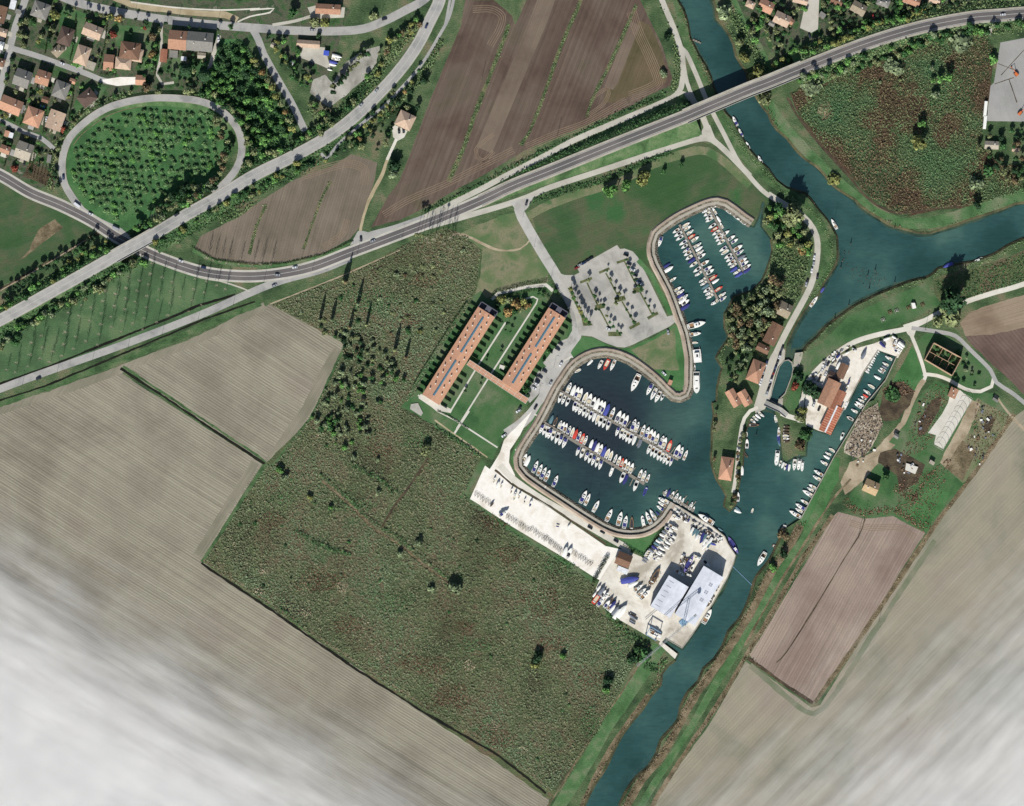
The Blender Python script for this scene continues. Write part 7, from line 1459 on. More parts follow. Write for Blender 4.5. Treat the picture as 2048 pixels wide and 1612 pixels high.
tufts('undergrowth', [[(1582, 190), (1620, 165), (1700, 135), (1800, 100), (1900, 74), (1972, 70), (1985, 105), (1968, 250), (1960, 290), (2000, 330), (2100, 330), (2100, 372), (1960, 408), (1880, 416), (1800, 430), (1740, 396), (1695, 340), (1645, 290), (1605, 240)]], 1.6, (.3, .65), (.3, 2.0), 'lf_scrub', 2)
tufts('undergrowth', [[(1868, 562), (1930, 545), (2000, 525), (2100, 480), (2100, 555), (2000, 585), (1890, 615)]], 1.0, (.3, .7), (.2, 1.2), 'lf_thick', 3)
tufts('reeds', [], 1.3, (.25, .6), (.3, 2.4), 'lf_reed', 4, lines=[([(1549, 330), (1530, 215), (1560, 270), (1612, 324), (1654, 358), (1690, 392), (1722, 414), (1745, 430)], 9), ([(1745, 432), (1806, 460), (1860, 468), (1936, 443), (2040, 408)], 10), ([(1608, 1045), (1576, 1085), (1545, 1130), (1516, 1180), (1480, 1250), (1440, 1308), (1400, 1372), (1366, 1425), (1348, 1465), (1318, 1512), (1278, 1560), (1238, 1630)], 9), ([(1318, 1350), (1300, 1392), (1262, 1447), (1220, 1510), (1182, 1578), (1160, 1625)], 9), ([(1422, 850), (1420, 900), (1434, 960), (1450, 1000)], 7), ([(1360, 5), (1385, 85), (1405, 130), (1425, 180)], 8), ([(1655, 1040), (1610, 1112), (1550, 1220), (1495, 1312), (1440, 1404), (1380, 1494)], 5)])
tufts('reeds', [], 1.2, (.25, .5), (.2, 1.0), 'lf_reed', 5, lines=[([(2026, 832), (1960, 932), (1855, 1074), (1765, 1212), (1690, 1320), (1630, 1405)], 6), ([(645, 962), (700, 1010), (745, 1055), (800, 1090), (860, 1140), (912, 1175)], 4), ([(1240, 1392), (1190, 1462), (1130, 1562)], 3)])
tufts('undergrowth', [], 1.6, (.25, .55), (.2, 1.4), 'lf_mix', 21, lines=[([(1600, 712), (1622, 688), (1656, 652), (1700, 618), (1745, 595), (1790, 576), (1850, 560)], 6), ([(1868, 552), (1900, 540), (1950, 530), (2016, 500), (2048, 484)], 8), ([(1455, 245), (1490, 300), (1530, 345), (1575, 390), (1630, 430), (1655, 470), (1665, 520), (1650, 555), (1620, 595)], 7), ([(1425, 835), (1420, 900), (1432, 960)], 6), ([(1456, 620), (1448, 680), (1440, 740), (1432, 790)], 6), ([(1525, 585), (1540, 545), (1550, 490)], 6), ([(1440, 20), (1470, 80), (1490, 130)], 8), ([(1018, 50), (985, 140), (955, 215), (925, 300), (897, 362)], 6), ([(1161, 0), (1125, 85), (1069, 240), (1042, 290)], 5), ([(1272, 10), (1224, 120), (1184, 200), (1174, 232)], 4), ([(662, 362), (640, 405), (607, 498)], 3), ([(532, 410), (512, 455), (499, 508)], 4)], keep=('brown', 'brown_pale', 'brown_lite', 'brown_green'))
tufts('water_plants', [[(1690, 540), (1740, 530), (1775, 560), (1755, 580), (1715, 572)], [(1674, 505), (1700, 500), (1706, 540), (1680, 530)]], .25, (.2, .5), (-1.2, -1.0), 'lf_brown', 22, keep=('water',))
tufts('undergrowth', [[(160, 395), (145, 350), (150, 300), (200, 245), (290, 218), (390, 215), (425, 235), (440, 290), (430, 340), (370, 385), (300, 420), (230, 440)]], .3, (.25, .55), (.1, .5), 'lf_green', 23)
tufts('undergrowth', [[(1840, 800), (1870, 765), (1925, 790), (1850, 900), (1800, 920)], [(1955, 800), (2020, 830), (1960, 940), (1930, 900)], [(1800, 960), (1900, 930), (1860, 1060), (1790, 1030)]], .6, (.25, .6), (.1, .9), 'lf_brown', 24)
M['lf_red'] = leafmat('reddish_brush', [(84, 62, 48), (108, 82, 64), (128, 106, 84)], .05, spread=.7, k=1.1); M['lf_pale'] = leafmat('pale_dead_reed', [(128, 116, 92), (160, 146, 120), (176, 164, 138)], .1, spread=.6, k=1.1); M['lf_green'] = leafmat('green_reed', [(62, 92, 58), (76, 110, 68), (92, 122, 80)], .05, spread=.7, k=1.05)
def blobs(items, leaf, n, seed, h=(.3, 1.5)):
    r = random.Random(seed); rings = []
    for x, y, rx, ry in items: q0 = [r.uniform(.6, 1.15) for _ in range(12)]; rings.append([(x + rx * q0[k] * math.cos(k * math.pi / 6), y + ry * q0[k] * math.sin(k * math.pi / 6)) for k in range(12)])
    tufts('undergrowth', rings, n, (.3, .65), h, leaf, seed)
blobs([(1085, 1205, 55, 34), (1010, 1110, 40, 22), (640, 1160, 60, 26), (540, 1040, 34, 22), (985, 1470, 50, 26), (850, 1330, 60, 24), (900, 1395, 50, 30), (690, 1250, 40, 20), (1180, 1355, 40, 18), (1100, 1290, 40, 18), (990, 1045, 34, 16), (820, 640, 30, 14), (700, 700, 26, 14), (850, 560, 40, 16), (925, 1255, 34, 18), (1000, 1540, 30, 16), (760, 900, 30, 14)], 'lf_red', 1.0, 31)
blobs([(685, 1175, 16, 12), (530, 1145, 14, 8), (760, 1315, 12, 8), (938, 1330, 14, 12), (985, 1450, 18, 12), (520, 1180, 14, 8), (640, 870, 10, 8), (1045, 1500, 12, 10), (610, 1225, 14, 8), (730, 1240, 10, 8)], 'lf_pale', 1.3, 32)
blobs([(1230, 1290, 40, 26), (1120, 1130, 50, 24), (700, 1010, 50, 26), (560, 1000, 36, 20), (1180, 1450, 30, 44), (950, 1290, 40, 20), (830, 880, 40, 20), (780, 1200, 60, 24), (740, 600, 60, 24), (1750, 110, 60, 26), (1900, 180, 50, 50), (1880, 330, 50, 30), (1680, 190, 40, 16), (1950, 350, 30, 20)], 'lf_green', .9, 33)
tufts('undergrowth', [], 1.6, (.4, .9), (.8, 2.6), 'lf_thick', 41, lines=[([(640, 948), (700, 1000), (745, 1042), (800, 1078), (860, 1128), (905, 1165)], 3), ([(700, 928), (760, 960), (790, 985)], 8), ([(590, 1060), (640, 1090), (700, 1110)], 8), ([(560, 1215), (640, 1290), (760, 1370)], 6), ([(1195, 1185), (1240, 1255), (1290, 1290)], 14), ([(870, 855), (960, 912)], 6), ([(1290, 1330), (1318, 1340), (1330, 1320)], 12)])
# thickets along banks and roads
tufts('undergrowth', [[(480, 80), (520, 130), (590, 260), (560, 288), (505, 312), (490, 270), (440, 212), (395, 192), (430, 100)]], 1.6, (.4, .9), (.3, 2.5), 'lf_thick', 6, lines=[([(0, 630), (90, 575), (160, 535), (225, 490)], 26), ([(0, 672), (130, 605), (200, 560), (290, 512)], 24), ([(310, 490), (370, 462), (430, 425), (500, 388), (560, 355), (640, 312), (720, 255)], 26), ([(470, 350), (560, 300), (650, 250), (740, 170)], 22), ([(1000, 365), (1100, 318), (1200, 280), (1290, 240), (1380, 205)], 12), ([(850, 425), (960, 372), (1050, 322), (1130, 285), (1240, 228), (1330, 190)], 9), ([(1055, 405), (1120, 385), (1200, 362), (1290, 325), (1340, 305)], 11)])
tufts('undergrowth', [], 1.6, (.4, .9), (.3, 2.6), 'lf_mix', 7, lines=[([(1600, 110), (1680, 85), (1780, 50), (1900, 20), (2040, 5)], 22), ([(1600, 165), (1700, 128), (1800, 95), (1930, 65), (2040, 50)], 26), ([(735, 165), (800, 90), (840, 40)], 22), ([(880, 80), (860, 130), (820, 180), (760, 240)], 14), ([(1326, 10), (1350, 70), (1355, 140), (1345, 180)], 12), ([(370, 200), (440, 190), (480, 220), (510, 280)], 12), ([(440, 440), (530, 410), (640, 360)], 18), ([(100, 380), (110, 300), (160, 230), (250, 190)], 12), ([(620, 220), (670, 250), (720, 210), (760, 150)], 12), ([(1450, 160), (1480, 190)], 14), ([(1460, 20), (1500, 90), (1530, 150)], 18)])
tufts('undergrowth', [[(1459, 610), (1500, 590), (1530, 560), (1560, 470), (1540, 420), (1560, 412), (1610, 450), (1620, 520), (1600, 590), (1560, 660), (1520, 720), (1450, 690)]], 1.6, (.35, .8), (.3, 2.2), 'lf_mix', 8)
tufts('undergrowth', [], 1.2, (.3, .7), (.2, 1.3), 'lf_brown', 9, lines=[([(1690, 1000), (1720, 1025), (1790, 1022), (1850, 1060)], 12), ([(1820, 1010), (1860, 950), (1900, 920)], 8), ([(1770, 790), (1800, 770), (1820, 790)], 22), ([(1790, 975), (1840, 1000)], 20), ([(1500, 1318), (1626, 1404)], 4), ([(860, 920), (800, 1000), (765, 1052)], 5)])
# belts of trees, numbered from their left end
G1 = 'roadside trees in the west'
strip([(0, 625), (60, 590), (110, 560), (165, 520), (222, 486)], 24, 8, (1.8, 3.2), (4, 8), 'llyg', 'roadside_tree', 'from left north of the overpass road', G1, 1)
strip([(0, 600), (60, 560), (120, 520), (200, 475)], 14, 12, (1.8, 3), (6, 10), 'dgd', 'roadside_tree', 'from the left along the dark ditch', G1, 2)
strip([(0, 690), (60, 655), (110, 622), (180, 585), (260, 540), (295, 515)], 24, 9, (2, 4), (5, 9), 'kklpg', 'roadside_tree', 'from left south of the overpass road', G1, 3)
strip([(310, 480), (370, 452), (430, 422), (500, 385), (560, 352), (640, 310), (710, 265), (770, 205)], 22, 9, (1.8, 3.2), (4, 8), 'lgkyd', 'roadside_tree', 'from left above the brown triangle', G1, 4)
strip([(478, 345), (540, 312), (600, 285), (680, 235), (745, 180)], 16, 12, (2, 3.4), (5, 9), 'dgkl', 'roadside_tree', 'from left below the north wood', G1, 5)
scatter_poly([(436, 85), (478, 85), (520, 140), (590, 262), (556, 284), (505, 305), (488, 262), (445, 215), (405, 192), (425, 140)], 88, (2.2, 3.9), (5, 9), 'gdll', 'woodland_tree', 'in the dense north wood', 'trees of the north wood', 6, 3.2)
strip([(275, 458), (330, 430), (390, 395), (440, 362)], 14, 7, (2.2, 3.8), (7, 11), 'klpg', 'roadside_tree', 'from left on the loop side of the overpass', G1, 50)
strip([(318, 418), (350, 400), (390, 370)], 14, 8, (2.4, 3.6), (8, 12), 'dkg', 'roadside_tree', 'from left in the dark loop corner', G1, 51)
# orchard inside the loop: grid of young trees
def grid(ring, ox, oy, du, dv, rr, hh, leaves, name, where, group, seed, jit=2.0, drop=.12, slim=False):
    r = random.Random(seed); w = [P(p) for p in ring]; xs = [p[0] for p in ring]; ys = [p[1] for p in ring]; n = 0
    for j in range(-60, 60):
        m = 0
        for i in range(-60, 60):
            x = ox + du[0] * i + dv[0] * j + r.uniform(-jit, jit); y = oy + du[1] * i + dv[1] * j + r.uniform(-jit, jit)
            if not (min(xs) < x < max(xs) and min(ys) < y < max(ys)): continue
            X, Y = P((x, y))
            if not in_poly([X], [Y], w)[0] or blocked([X], [Y])[0] or r.random() < drop: continue
            if m == 0: n += 1
            m += 1; lf = r.choice(leaves) if not isinstance(leaves, list) else leaves[r.randrange(len(leaves))]; rad = r.uniform(*rr)
            tree(X, Y, rad, r.uniform(*hh), lf, name, f'{LOOK[lf]} {name.split("_")[-1]}, {nth(m)} in line {nth(n)} {where}', group, slim)
grid([(160, 395), (145, 350), (150, 300), (200, 245), (290, 218), (390, 215), (425, 235), (440, 290), (430, 340), (370, 385), (300, 420), (230, 440)], 290, 310, (14, 1), (3, 15), (1.7, 3.0), (1.8, 2.7), 'qqql', 'young_tree', 'inside the loop road', 'trees inside the loop road', 3, 3.2, .06)
strip([(425, 225), (450, 265), (455, 310), (440, 350), (400, 385), (340, 412)], 18, 8, (2.4, 4), (7, 11), 'kkgdb', 'broadleaf_tree', 'from top inside the loop east edge', 'big trees inside the loop road', 11)
strip([(375, 185), (420, 188), (460, 205), (490, 240), (505, 290), (498, 330)], 18, 10, (2.2, 3.8), (6, 10), 'kglk', 'broadleaf_tree', 'from the left outside the top of the loop', 'trees around the loop road', 12)
strip([(115, 370), (112, 310), (135, 262), (180, 222), (240, 192), (330, 182)], 8, 22, (1.6, 2.6), (4, 6), 'gdk', 'broadleaf_tree', 'from the bottom outside the left of the loop', 'trees around the loop road', 13)
# bare poplar plantation
grid([(40, 690), (130, 630), (250, 560), (305, 520), (400, 552), (470, 575), (400, 618), (250, 675), (100, 728), (10, 755), (0, 715)], 250, 620, (21, 8), (-3, 22), (1.3, 1.9), (10, 14), ['bare'], 'poplar', 'of the bare plantation', 'bare poplar plantation', 14, 2.5, .16)
strip([(415, 520), (470, 532), (545, 530)], 4, 18, (1.4, 2), (13, 16), ['bare'], 'poplar', 'from the left along the dark road curve', 'bare roadside poplars', 15)
def spots(ox, oy, k, items, name, group, cat=None):
    for it in items:
        x, y, r_, h, lf, lab = it[:6]; X, Y = P((ox + x / k, oy + y / k)); tree(X, Y, r_ * S / k, h, lf, name, lab, group, slim=len(it) > 6 and it[6], cat=cat)
# tall slim poplars of the marsh edge, with long shadows
strip([(835, 468), (870, 478), (905, 488)], 26, 6, (1.5, 2.3), (17, 22), ['bare', 'bare', 'k', 'b'], 'poplar', 'from left in the tall road row', 'tall poplars south of the dark road', 16)
for i, (x, y, h) in enumerate([(688, 562), (672, 590), (692, 565), (664, 640), (676, 585), (790, 700), (812, 715), (640, 640), (627, 640), (733, 650), (770, 560), (885, 580), (930, 560), (912, 616), (700, 655), (843, 660), (716, 608)][k_] + (20,) for k_ in (0, 2, 3, 5, 6, 7, 9, 14, 16)):
    X, Y = P((x, y)); tree(X, Y, rnd.uniform(1.0, 1.5), rnd.uniform(11, 18), 'kbp'[i % 3], 'poplar', f'tall thin poplar, {nth(i + 1)} scattered over the north marsh', 'thin poplars scattered over the marsh', slim=True)
scatter_poly([(632, 752), (680, 735), (760, 760), (790, 730), (810, 760), (740, 830), (725, 870), (690, 900), (640, 870), (620, 840)], 72, (1.3, 2.8), (3, 7), 'pplgp', 'shrub', 'of the pale marsh thicket', 'pale shrubs of the marsh', 17, 2.6)
scatter_poly([(560, 620), (700, 560), (880, 500), (930, 500), (900, 620), (830, 740), (760, 700), (700, 680), (620, 640)], 40, (1.0, 2.8), (1.5, 3.2), 'kgkbp', 'shrub', 'of the upper marsh', 'shrubs of the upper marsh', 18, 5)
scatter_poly([(640, 650), (700, 660), (760, 700), (800, 730), (780, 750), (700, 720), (660, 690)], 30, (1.3, 3), (2.5, 6), 'dpgkd', 'shrub', 'of the dark marsh belt', 'shrubs of the marsh belt', 19, 3.5)
for i, (x, y, r_, lf) in enumerate([(755, 920, 5, 'p'), (756, 985, 6, 'p'), (708, 915, 7, 'p'), (735, 868, 7, 'p'), (662, 1015, 5, 'l'), (800, 1108, 7, 'p'), (838, 1085, 9, 'p'), (910, 1175, 14, 'p'), (862, 1178, 7, 'p'), (1126, 1312, 7, 'l'), (1070, 1330, 9, 'y'), (1212, 1380, 8, 'l'), (560, 940, 8, 'l'), (620, 995, 6, 'y'), (1075, 1315, 12, 'd'), (1216, 1360, 10, 'd'), (852, 900, 12, 'k'), (570, 955, 8, 'p'), (841, 663, 5, 'y'), (1290, 1310, 14, 'g'), (1275, 1300, 12, 'g'), (1265, 1318, 12, 'd')]):
    X, Y = P((x, y)); tree(X, Y, r_ * S, r_ * .45 + 1.5, lf, 'shrub', f'{LOOK[lf]} bush, {nth(i + 1)} dotting the lower marsh', 'lone bushes of the lower marsh')
scatter_poly([(420, 1110), (540, 950), (640, 880), (800, 850), (950, 910), (930, 1000), (1180, 1180), (1270, 1300), (1100, 1560)], 70, (.8, 1.9), (.9, 2.0), 'dqpg', 'bush', 'of the lower marsh', 'low bushes of the lower marsh', 60, 4)
# garden trees of the town
scatter_poly([(35, 20), (60, 10), (110, 40), (100, 100), (60, 100), (38, 85)], 14, (1.8, 3.4), (5, 9), 'kydg', 'broadleaf_tree', 'of the big corner garden', 'garden trees', 20, 3)
scatter_poly([(0, 100), (60, 130), (150, 150), (200, 170), (150, 250), (120, 300), (110, 370), (40, 340), (0, 300)], 60, (1.0, 2.4), (2.5, 6), 'gdlkkgy', 'garden_tree', 'of the lower town gardens', 'garden trees', 21, 3)
scatter_poly([(110, 0), (330, 50), (320, 170), (200, 150), (110, 110), (100, 40)], 56, (1.0, 2.6), (3, 7), 'gdlkgd', 'garden_tree', 'of the upper town gardens', 'garden trees', 22, 3)
scatter_poly([(340, 95), (430, 100), (420, 180), (350, 178), (330, 150)], 26, (1.0, 2.6), (3, 9), 'ddgk', 'garden_tree', 'south of the terraced row', 'garden trees', 23, 3)
strip([(150, 20), (230, 35), (330, 48), (440, 60)], 6, 18, (1.3, 2.0), (5, 8), 'ydko', 'broadleaf_tree', 'from the left along the top road', 'roadside trees of the top road', 24)
spots(0, 0, 4, [(445, 125, 45, 8, 'y', 'bright yellow tree beside the big grey-brown hipped house'), (955, 150, 42, 8, 'o', 'orange-yellow tree beside the top road, right of its green neighbour'), (885, 135, 38, 8, 'y', 'yellow-green tree beside the top road, left of the orange one'), (910, 280, 32, 6, 'r', 'bright red tree on the lawn north of the villa'), (1220, 440, 34, 9, 'o', 'orange tree beside the villa garden hedge'), (1228, 300, 36, 10, 'b', 'brown tree at the right edge of the villa lawn'), (1165, 230, 20, 6, 'r', 'small red-orange tree beside the villa lawn top'), (1180, 705, 50, 8, 'b', 'brown tree above the loop road beside the orange shed'), (120, 1350, 32, 5, 'r', 'dark red tree beside the lone grey house'), (500, 1030, 30, 6, 'r', 'reddish tree beside the pale orange house'), (1490, 570, 40, 14, 'd', 'dark conifer right of the garden strips', True), (1640, 610, 44, 13, 'd', 'tall dark tree at the wood corner', True), (1850, 220, 25, 7, 'g', 'small dark tree beside the avenue mouth')], 'garden_tree', 'notable garden trees')
# avenue, its long shadows on the street
for i, (x, y) in enumerate([(512, 118), (517, 128), (528, 142), (540, 158), (548, 172), (556, 190), (566, 205), (575, 222), (582, 238), (588, 255)]):
    X, Y = P((x - 3, y + 4)); tree(X, Y, 3.1, 8.5, 'ykoky'[i % 5], 'broadleaf_tree', f'autumn-coloured tree, {nth(i + 1)} from the top of the avenue', 'avenue trees')
for i, (x, y) in enumerate([(838, 142), (824, 165), (810, 185), (795, 205), (776, 228), (760, 240), (741, 262), (720, 278), (702, 292), (690, 300), (672, 312), (652, 322)]):
    X, Y = P((x, y)); tree(X, Y, 2.0, 6.5, 'gyokg'[i % 5], 'broadleaf_tree', f'small tree, {nth(i + 1)} from the top beside the cycle path', 'cycle path trees')
scatter_poly([(520, 70), (600, 90), (640, 60), (640, 80), (600, 130), (640, 180), (610, 190), (560, 130)], 24, (1.4, 3), (4, 11), 'dgly', 'garden_tree', 'beside the gravel lot', 'yard trees', 25, 3)
strip([(736, 108), (710, 130), (680, 160), (662, 190)], 10, 9, (2, 3), (8, 11), 'dgk', 'broadleaf_tree', 'from the top in the middle of the gravel lot', 'trees in the gravel lot', 26, keep=('stonegravel',))
strip([(620, 210), (660, 235), (640, 250), (615, 262)], 12, 9, (1.8, 3), (5, 9), 'dlk', 'broadleaf_tree', 'from the left below the gravel lot', 'trees below the gravel lot', 27)
strip([(840, 45), (815, 75), (780, 90), (760, 120), (735, 170)], 24, 8, (1.8, 3.4), (5, 8), 'kkbly', 'broadleaf_tree', 'from the top between the two curving roads', 'trees between the curving roads', 28)
scatter_poly([(710, 290), (740, 240), (790, 180), (830, 170), (815, 225), (770, 290), (760, 320)], 16, (1.4, 3), (5, 10), 'dgk', 'garden_tree', 'around the tan villa', 'villa trees', 29, 4)
spots(512, 0, 4, [(1350, 650, 46, 8, 'd', 'round dark tree above the tan villa beside the field'), (1290, 860, 30, 7, 'd', 'dark tree behind the tan villa'), (1110, 1330, 60, 10, 'd', 'dark tree at the gate of the villa drive'), (1100, 1400, 50, 8, 'p', 'pale tree below the villa drive gate'), (300, 105, 42, 9, 'g', 'round green tree left of the farmhouse, with long shadow'), (550, 185, 40, 6, 'y', 'yellow-green tree before the farmhouse'), (470, 180, 46, 7, 'k', 'olive tree left of the farmhouse steps'), (940, 130, 36, 5, 'k', 'bush on the bank right of the farmhouse')], 'garden_tree', 'notable north trees')
# river bank trees
spots(1024, 0, 4, [(1690, 100, 62, 9, 'p', 'large pale tree on the east bank of the upper river'), (1820, 345, 44, 8, 'k', 'olive tree on the east bank, middle of three'), (1855, 465, 46, 8, 'y', 'yellow-green tree on the east bank, lowest of three'), (1965, 600, 80, 10, 'y', 'big yellow tree touching the north side of the bridge'), (2020, 790, 60, 7, 'k', 'olive tree just south of the bridge on the east bank'), (1210, 590, 34, 4, 'p', 'pale bush at the corner of the brown field'), (1050, 1430, 62, 9, 'y', 'yellow spreading tree on the meadow edge, widest of the group'), (790, 1530, 56, 10, 'l', 'bright green tree on the meadow edge, leftmost'), (910, 1490, 50, 9, 'l', 'green tree on the meadow edge beside the yellow one'), (1215, 1375, 22, 5, 'g', 'small tree below the lane, left one'), (1355, 1325, 24, 6, 'g', 'small tree below the lane, right one'), (1245, 300, 34, 5, 'd', 'dark bush beside the pale lane at the top')], 'broadleaf_tree', 'notable river trees')
scatter_poly([(1480, 0), (1620, 0), (1600, 60), (1560, 110), (1500, 80)], 34, (1.3, 3), (4, 9), 'dgkl', 'garden_tree', 'of the riverside top gardens', 'river garden trees', 30, 3)
scatter_poly([(1640, 0), (1960, 0), (1900, 15), (1800, 40), (1660, 75)], 60, (1.5, 3.2), (5, 10), 'dgkdl', 'garden_tree', 'of the top right gardens', 'top right garden trees', 31, 3.4)
strip([(1545, 125), (1600, 105), (1680, 78), (1760, 45), (1850, 25)], 18, 9, (2, 3.4), (4, 7), 'lylg', 'roadside_tree', 'from left north of the dark road', 'trees on the north bank', 32)
strip([(1600, 165), (1680, 142), (1760, 112), (1850, 85), (1920, 68), (1990, 56), (2050, 50)], 26, 8, (2, 3.6), (4, 8), 'lgpgk', 'roadside_tree', 'from left south of the dark road', 'trees on the south bank', 33)
spots(1536, 0, 4, [(1310, 550, 26, 6, 'p', 'pale round bush in the scrub, highest of the cluster'), (1315, 650, 20, 6, 'l', 'small bush in the middle of the scrub cluster'), (1370, 640, 32, 9, 'l', 'bright tree in the scrub cluster with a long shadow'), (1435, 625, 44, 11, 'l', 'largest bright tree of the scrub cluster'), (1335, 765, 46, 7, 'p', 'pale tree below the scrub cluster'), (1225, 995, 34, 8, 'l', 'lone tree standing in its own dark patch of scrub'), (1195, 1150, 64, 14, 'y', 'tall yellow-green tree alone in the lower scrub'), (895, 658, 16, 3, 'p', 'tiny pale bush left in the scrub'), (1055, 640, 16, 3, 'k', 'tiny olive bush in the scrub'), (1800, 475, 40, 6, 'l', 'bright tree beside the concrete yard'), (1750, 1370, 60, 9, 'g', 'round tree at the southeast of the scrub'), (1660, 1470, 60, 8, 'p', 'pale round tree above the dyke'), (525, 1435, 56, 5, 'y', 'yellow bush leaning over the river bank'), (340, 690, 90, 6, 'p', 'grey reed thicket left of the striped bed'), (1540, 330, 110, 7, 'p', 'grey leafy thicket below the dark road'), (1000, 540, 80, 6, 'p', 'grey thicket in the upper scrub')], 'broadleaf_tree', 'trees of the east scrub')
scatter_poly([(1960, 260), (2048, 260), (2048, 400), (1990, 340), (1950, 310)], 26, (1.6, 3.4), (5, 10), 'dgkb', 'woodland_tree', 'of the east edge wood', 'trees of the east edge', 34, 3.5)
# peninsula wood and riverside
scatter_poly([(1530, 415), (1560, 412), (1595, 440), (1620, 475), (1620, 505), (1600, 500), (1590, 490), (1550, 500), (1545, 470), (1530, 450)], 26, (2.4, 4.4), (7, 12), 'kyklg', 'riverside_tree', 'of the upper peninsula wood', 'peninsula trees', 35, 4)
scatter_poly([(1462, 610), (1500, 592), (1540, 555), (1560, 560), (1560, 600), (1540, 650), (1500, 700), (1462, 700), (1455, 650)], 44, (2.4, 4.4), (7, 12), 'kbkkbp', 'riverside_tree', 'of the lower peninsula wood', 'peninsula trees', 36, 4)
scatter_poly([(1440, 705), (1500, 700), (1490, 760), (1450, 770)], 16, (1.3, 2.6), (4, 7), 'gpdk', 'garden_tree', 'of the lock house garden', 'peninsula garden trees', 37, 3)
strip([(1430, 830), (1424, 880), (1432, 940)], 8, 14, (1.4, 2.4), (4, 8), 'bkb', 'broadleaf_tree', 'from the top on the peninsula west bank', 'peninsula bank trees', 38)
strip([(1488, 870), (1476, 900), (1478, 940), (1468, 1000), (1462, 1015)], 6, 12, (1.4, 2.4), (3, 6), 'kbk', 'broadleaf_tree', 'from the top beside the peninsula path', 'peninsula bank trees', 39, keep=('whitelane',))
spots(1536, 403, 4, [(1450, 900, 100, 14, 'k', 'large olive tree at the lane bend above the ruin'), (1360, 960, 60, 9, 'k', 'smaller olive tree beside the lane bend'), (1460, 800, 112, 24, 'd', 'huge dark tree by the river lane with a vast shadow'), (240, 1400, 50, 7, 'd', 'dark bush east of the lock chamber'), (215, 1480, 36, 4, 'r', 'reddish bush beside the lower lock wall'), (1665, 30, 36, 8, 'd', 'dark tree on the dyke by the river bend'), (350, 1510, 80, 8, 'd', 'dark tree beside the curving white lane'), (1000, 1540, 80, 5, 'g', 'bush in the middle of the earth heap'), (190, 120, 95, 21, 'k', 'tallest olive tree of the peninsula wood, shading the river'), (275, 390, 50, 7, 'o', 'brown-orange bush inside the riverside bend')], 'broadleaf_tree', 'notable east trees')
for i, (x, y, r_, h, lf) in enumerate([(1600, 836, 11, 7, 'k'), (1605, 822, 10, 7, 'y'), (1612, 870, 14, 6, 'g'), (1600, 890, 12, 5, 'b'), (1545, 1135, 9, 5, 'l'), (1568, 1108, 10, 7, 'd'), (1770, 952, 9, 6, 'g'), (1566, 1070, 12, 4, 'b'), (1336, 840, 8, 4, 'g')][:8]):
    X, Y = P((x, y)); tree(X, Y, r_ * S, h, lf, 'broadleaf_tree', ['olive tree on the white lane by the arched bridge', 'yellow tree on the white lane above its olive neighbour', 'green tree at the foot of the mooring point', 'brown tree on the grassy mooring point', 'yellow bush on the bank by the rosy field', 'dark tree on the bank by the rosy field', 'dark tree beside the lone farm hut', 'brown bush at the top of the reedy bank'][i], 'canal side trees')
# car park trees
cp = [(612, 615), (665, 740), (690, 790), (735, 815), (700, 850), (675, 845), (760, 900), (785, 950), (810, 985), (845, 1020), (870, 1040), (765, 540), (790, 610), (825, 680), (860, 720), (845, 775), (895, 765), (835, 800), (920, 850), (950, 900), (980, 950), (915, 450), (935, 510), (965, 560), (990, 610), (1020, 660), (980, 710), (1035, 690), (1070, 760), (1100, 820), (1130, 880)]
for i, (x, y) in enumerate(cp):
    X, Y = P((1024 + x / 4 - 1, 403 + y / 4 + 4)); tree(X, Y, rnd.uniform(1.1, 1.9), rnd.uniform(4.5, 7), rnd.choice('dgkg'), 'car_park_tree', f'small round tree, {nth(i + 1)} among the car park beds', 'car park trees')
for i, (x, y) in enumerate([(470, 700), (480, 735), (495, 775), (515, 815), (535, 850), (550, 885), (570, 920), (590, 950), (615, 975)]):
    X, Y = P((1024 + x / 4, 403 + y / 4)); tree(X, Y, 1.9, 8, 'yglgy'[i % 5], 'car_park_tree', f'taller tree, {nth(i + 1)} from top between marina road and car park', 'row beside the car park')
# courtyard trees between the apartments, lawn conifers
for i, (x, y, r_, h, lf) in enumerate([(1100, 240, 80, 5, 'y'), (1190, 250, 70, 6, 'k'), (1280, 290, 80, 6, 'o'), (1360, 260, 70, 6, 'y'), (1410, 310, 60, 5, 'o'), (1180, 390, 80, 5, 'o'), (1260, 380, 60, 4, 'g'), (1340, 350, 60, 5, 'k'), (1060, 300, 50, 5, 'd'), (1600, 190, 30, 4, 'g'), (1550, 170, 28, 4, 'g'), (1750, 130, 36, 4, 'g'), (1050, 470, 26, 6, 'd'), (1110, 500, 22, 6, 'd'), (1190, 520, 22, 6, 'd'), (1240, 560, 22, 6, 'd'), (1150, 600, 20, 5, 'd'), (1210, 620, 20, 5, 'd'), (1100, 850, 26, 4, 'd'), (925, 960, 26, 4, 'd'), (855, 1240, 24, 5, 'd'), (665, 1330, 24, 4, 'd'), (1660, 850, 34, 3, 'g'), (1610, 960, 28, 3, 'd'), (1410, 1330, 50, 5, 'g'), (1420, 1390, 40, 5, 'd')]):
    X, Y = P((820 + x / 6.015, 560 + y / 6.015)); tree(X, Y, r_ * S / 6.015 * .8, h, lf, 'garden_tree', f'{LOOK[lf]} garden tree, {nth(i + 1)} planted around the apartments', 'trees around the apartments')
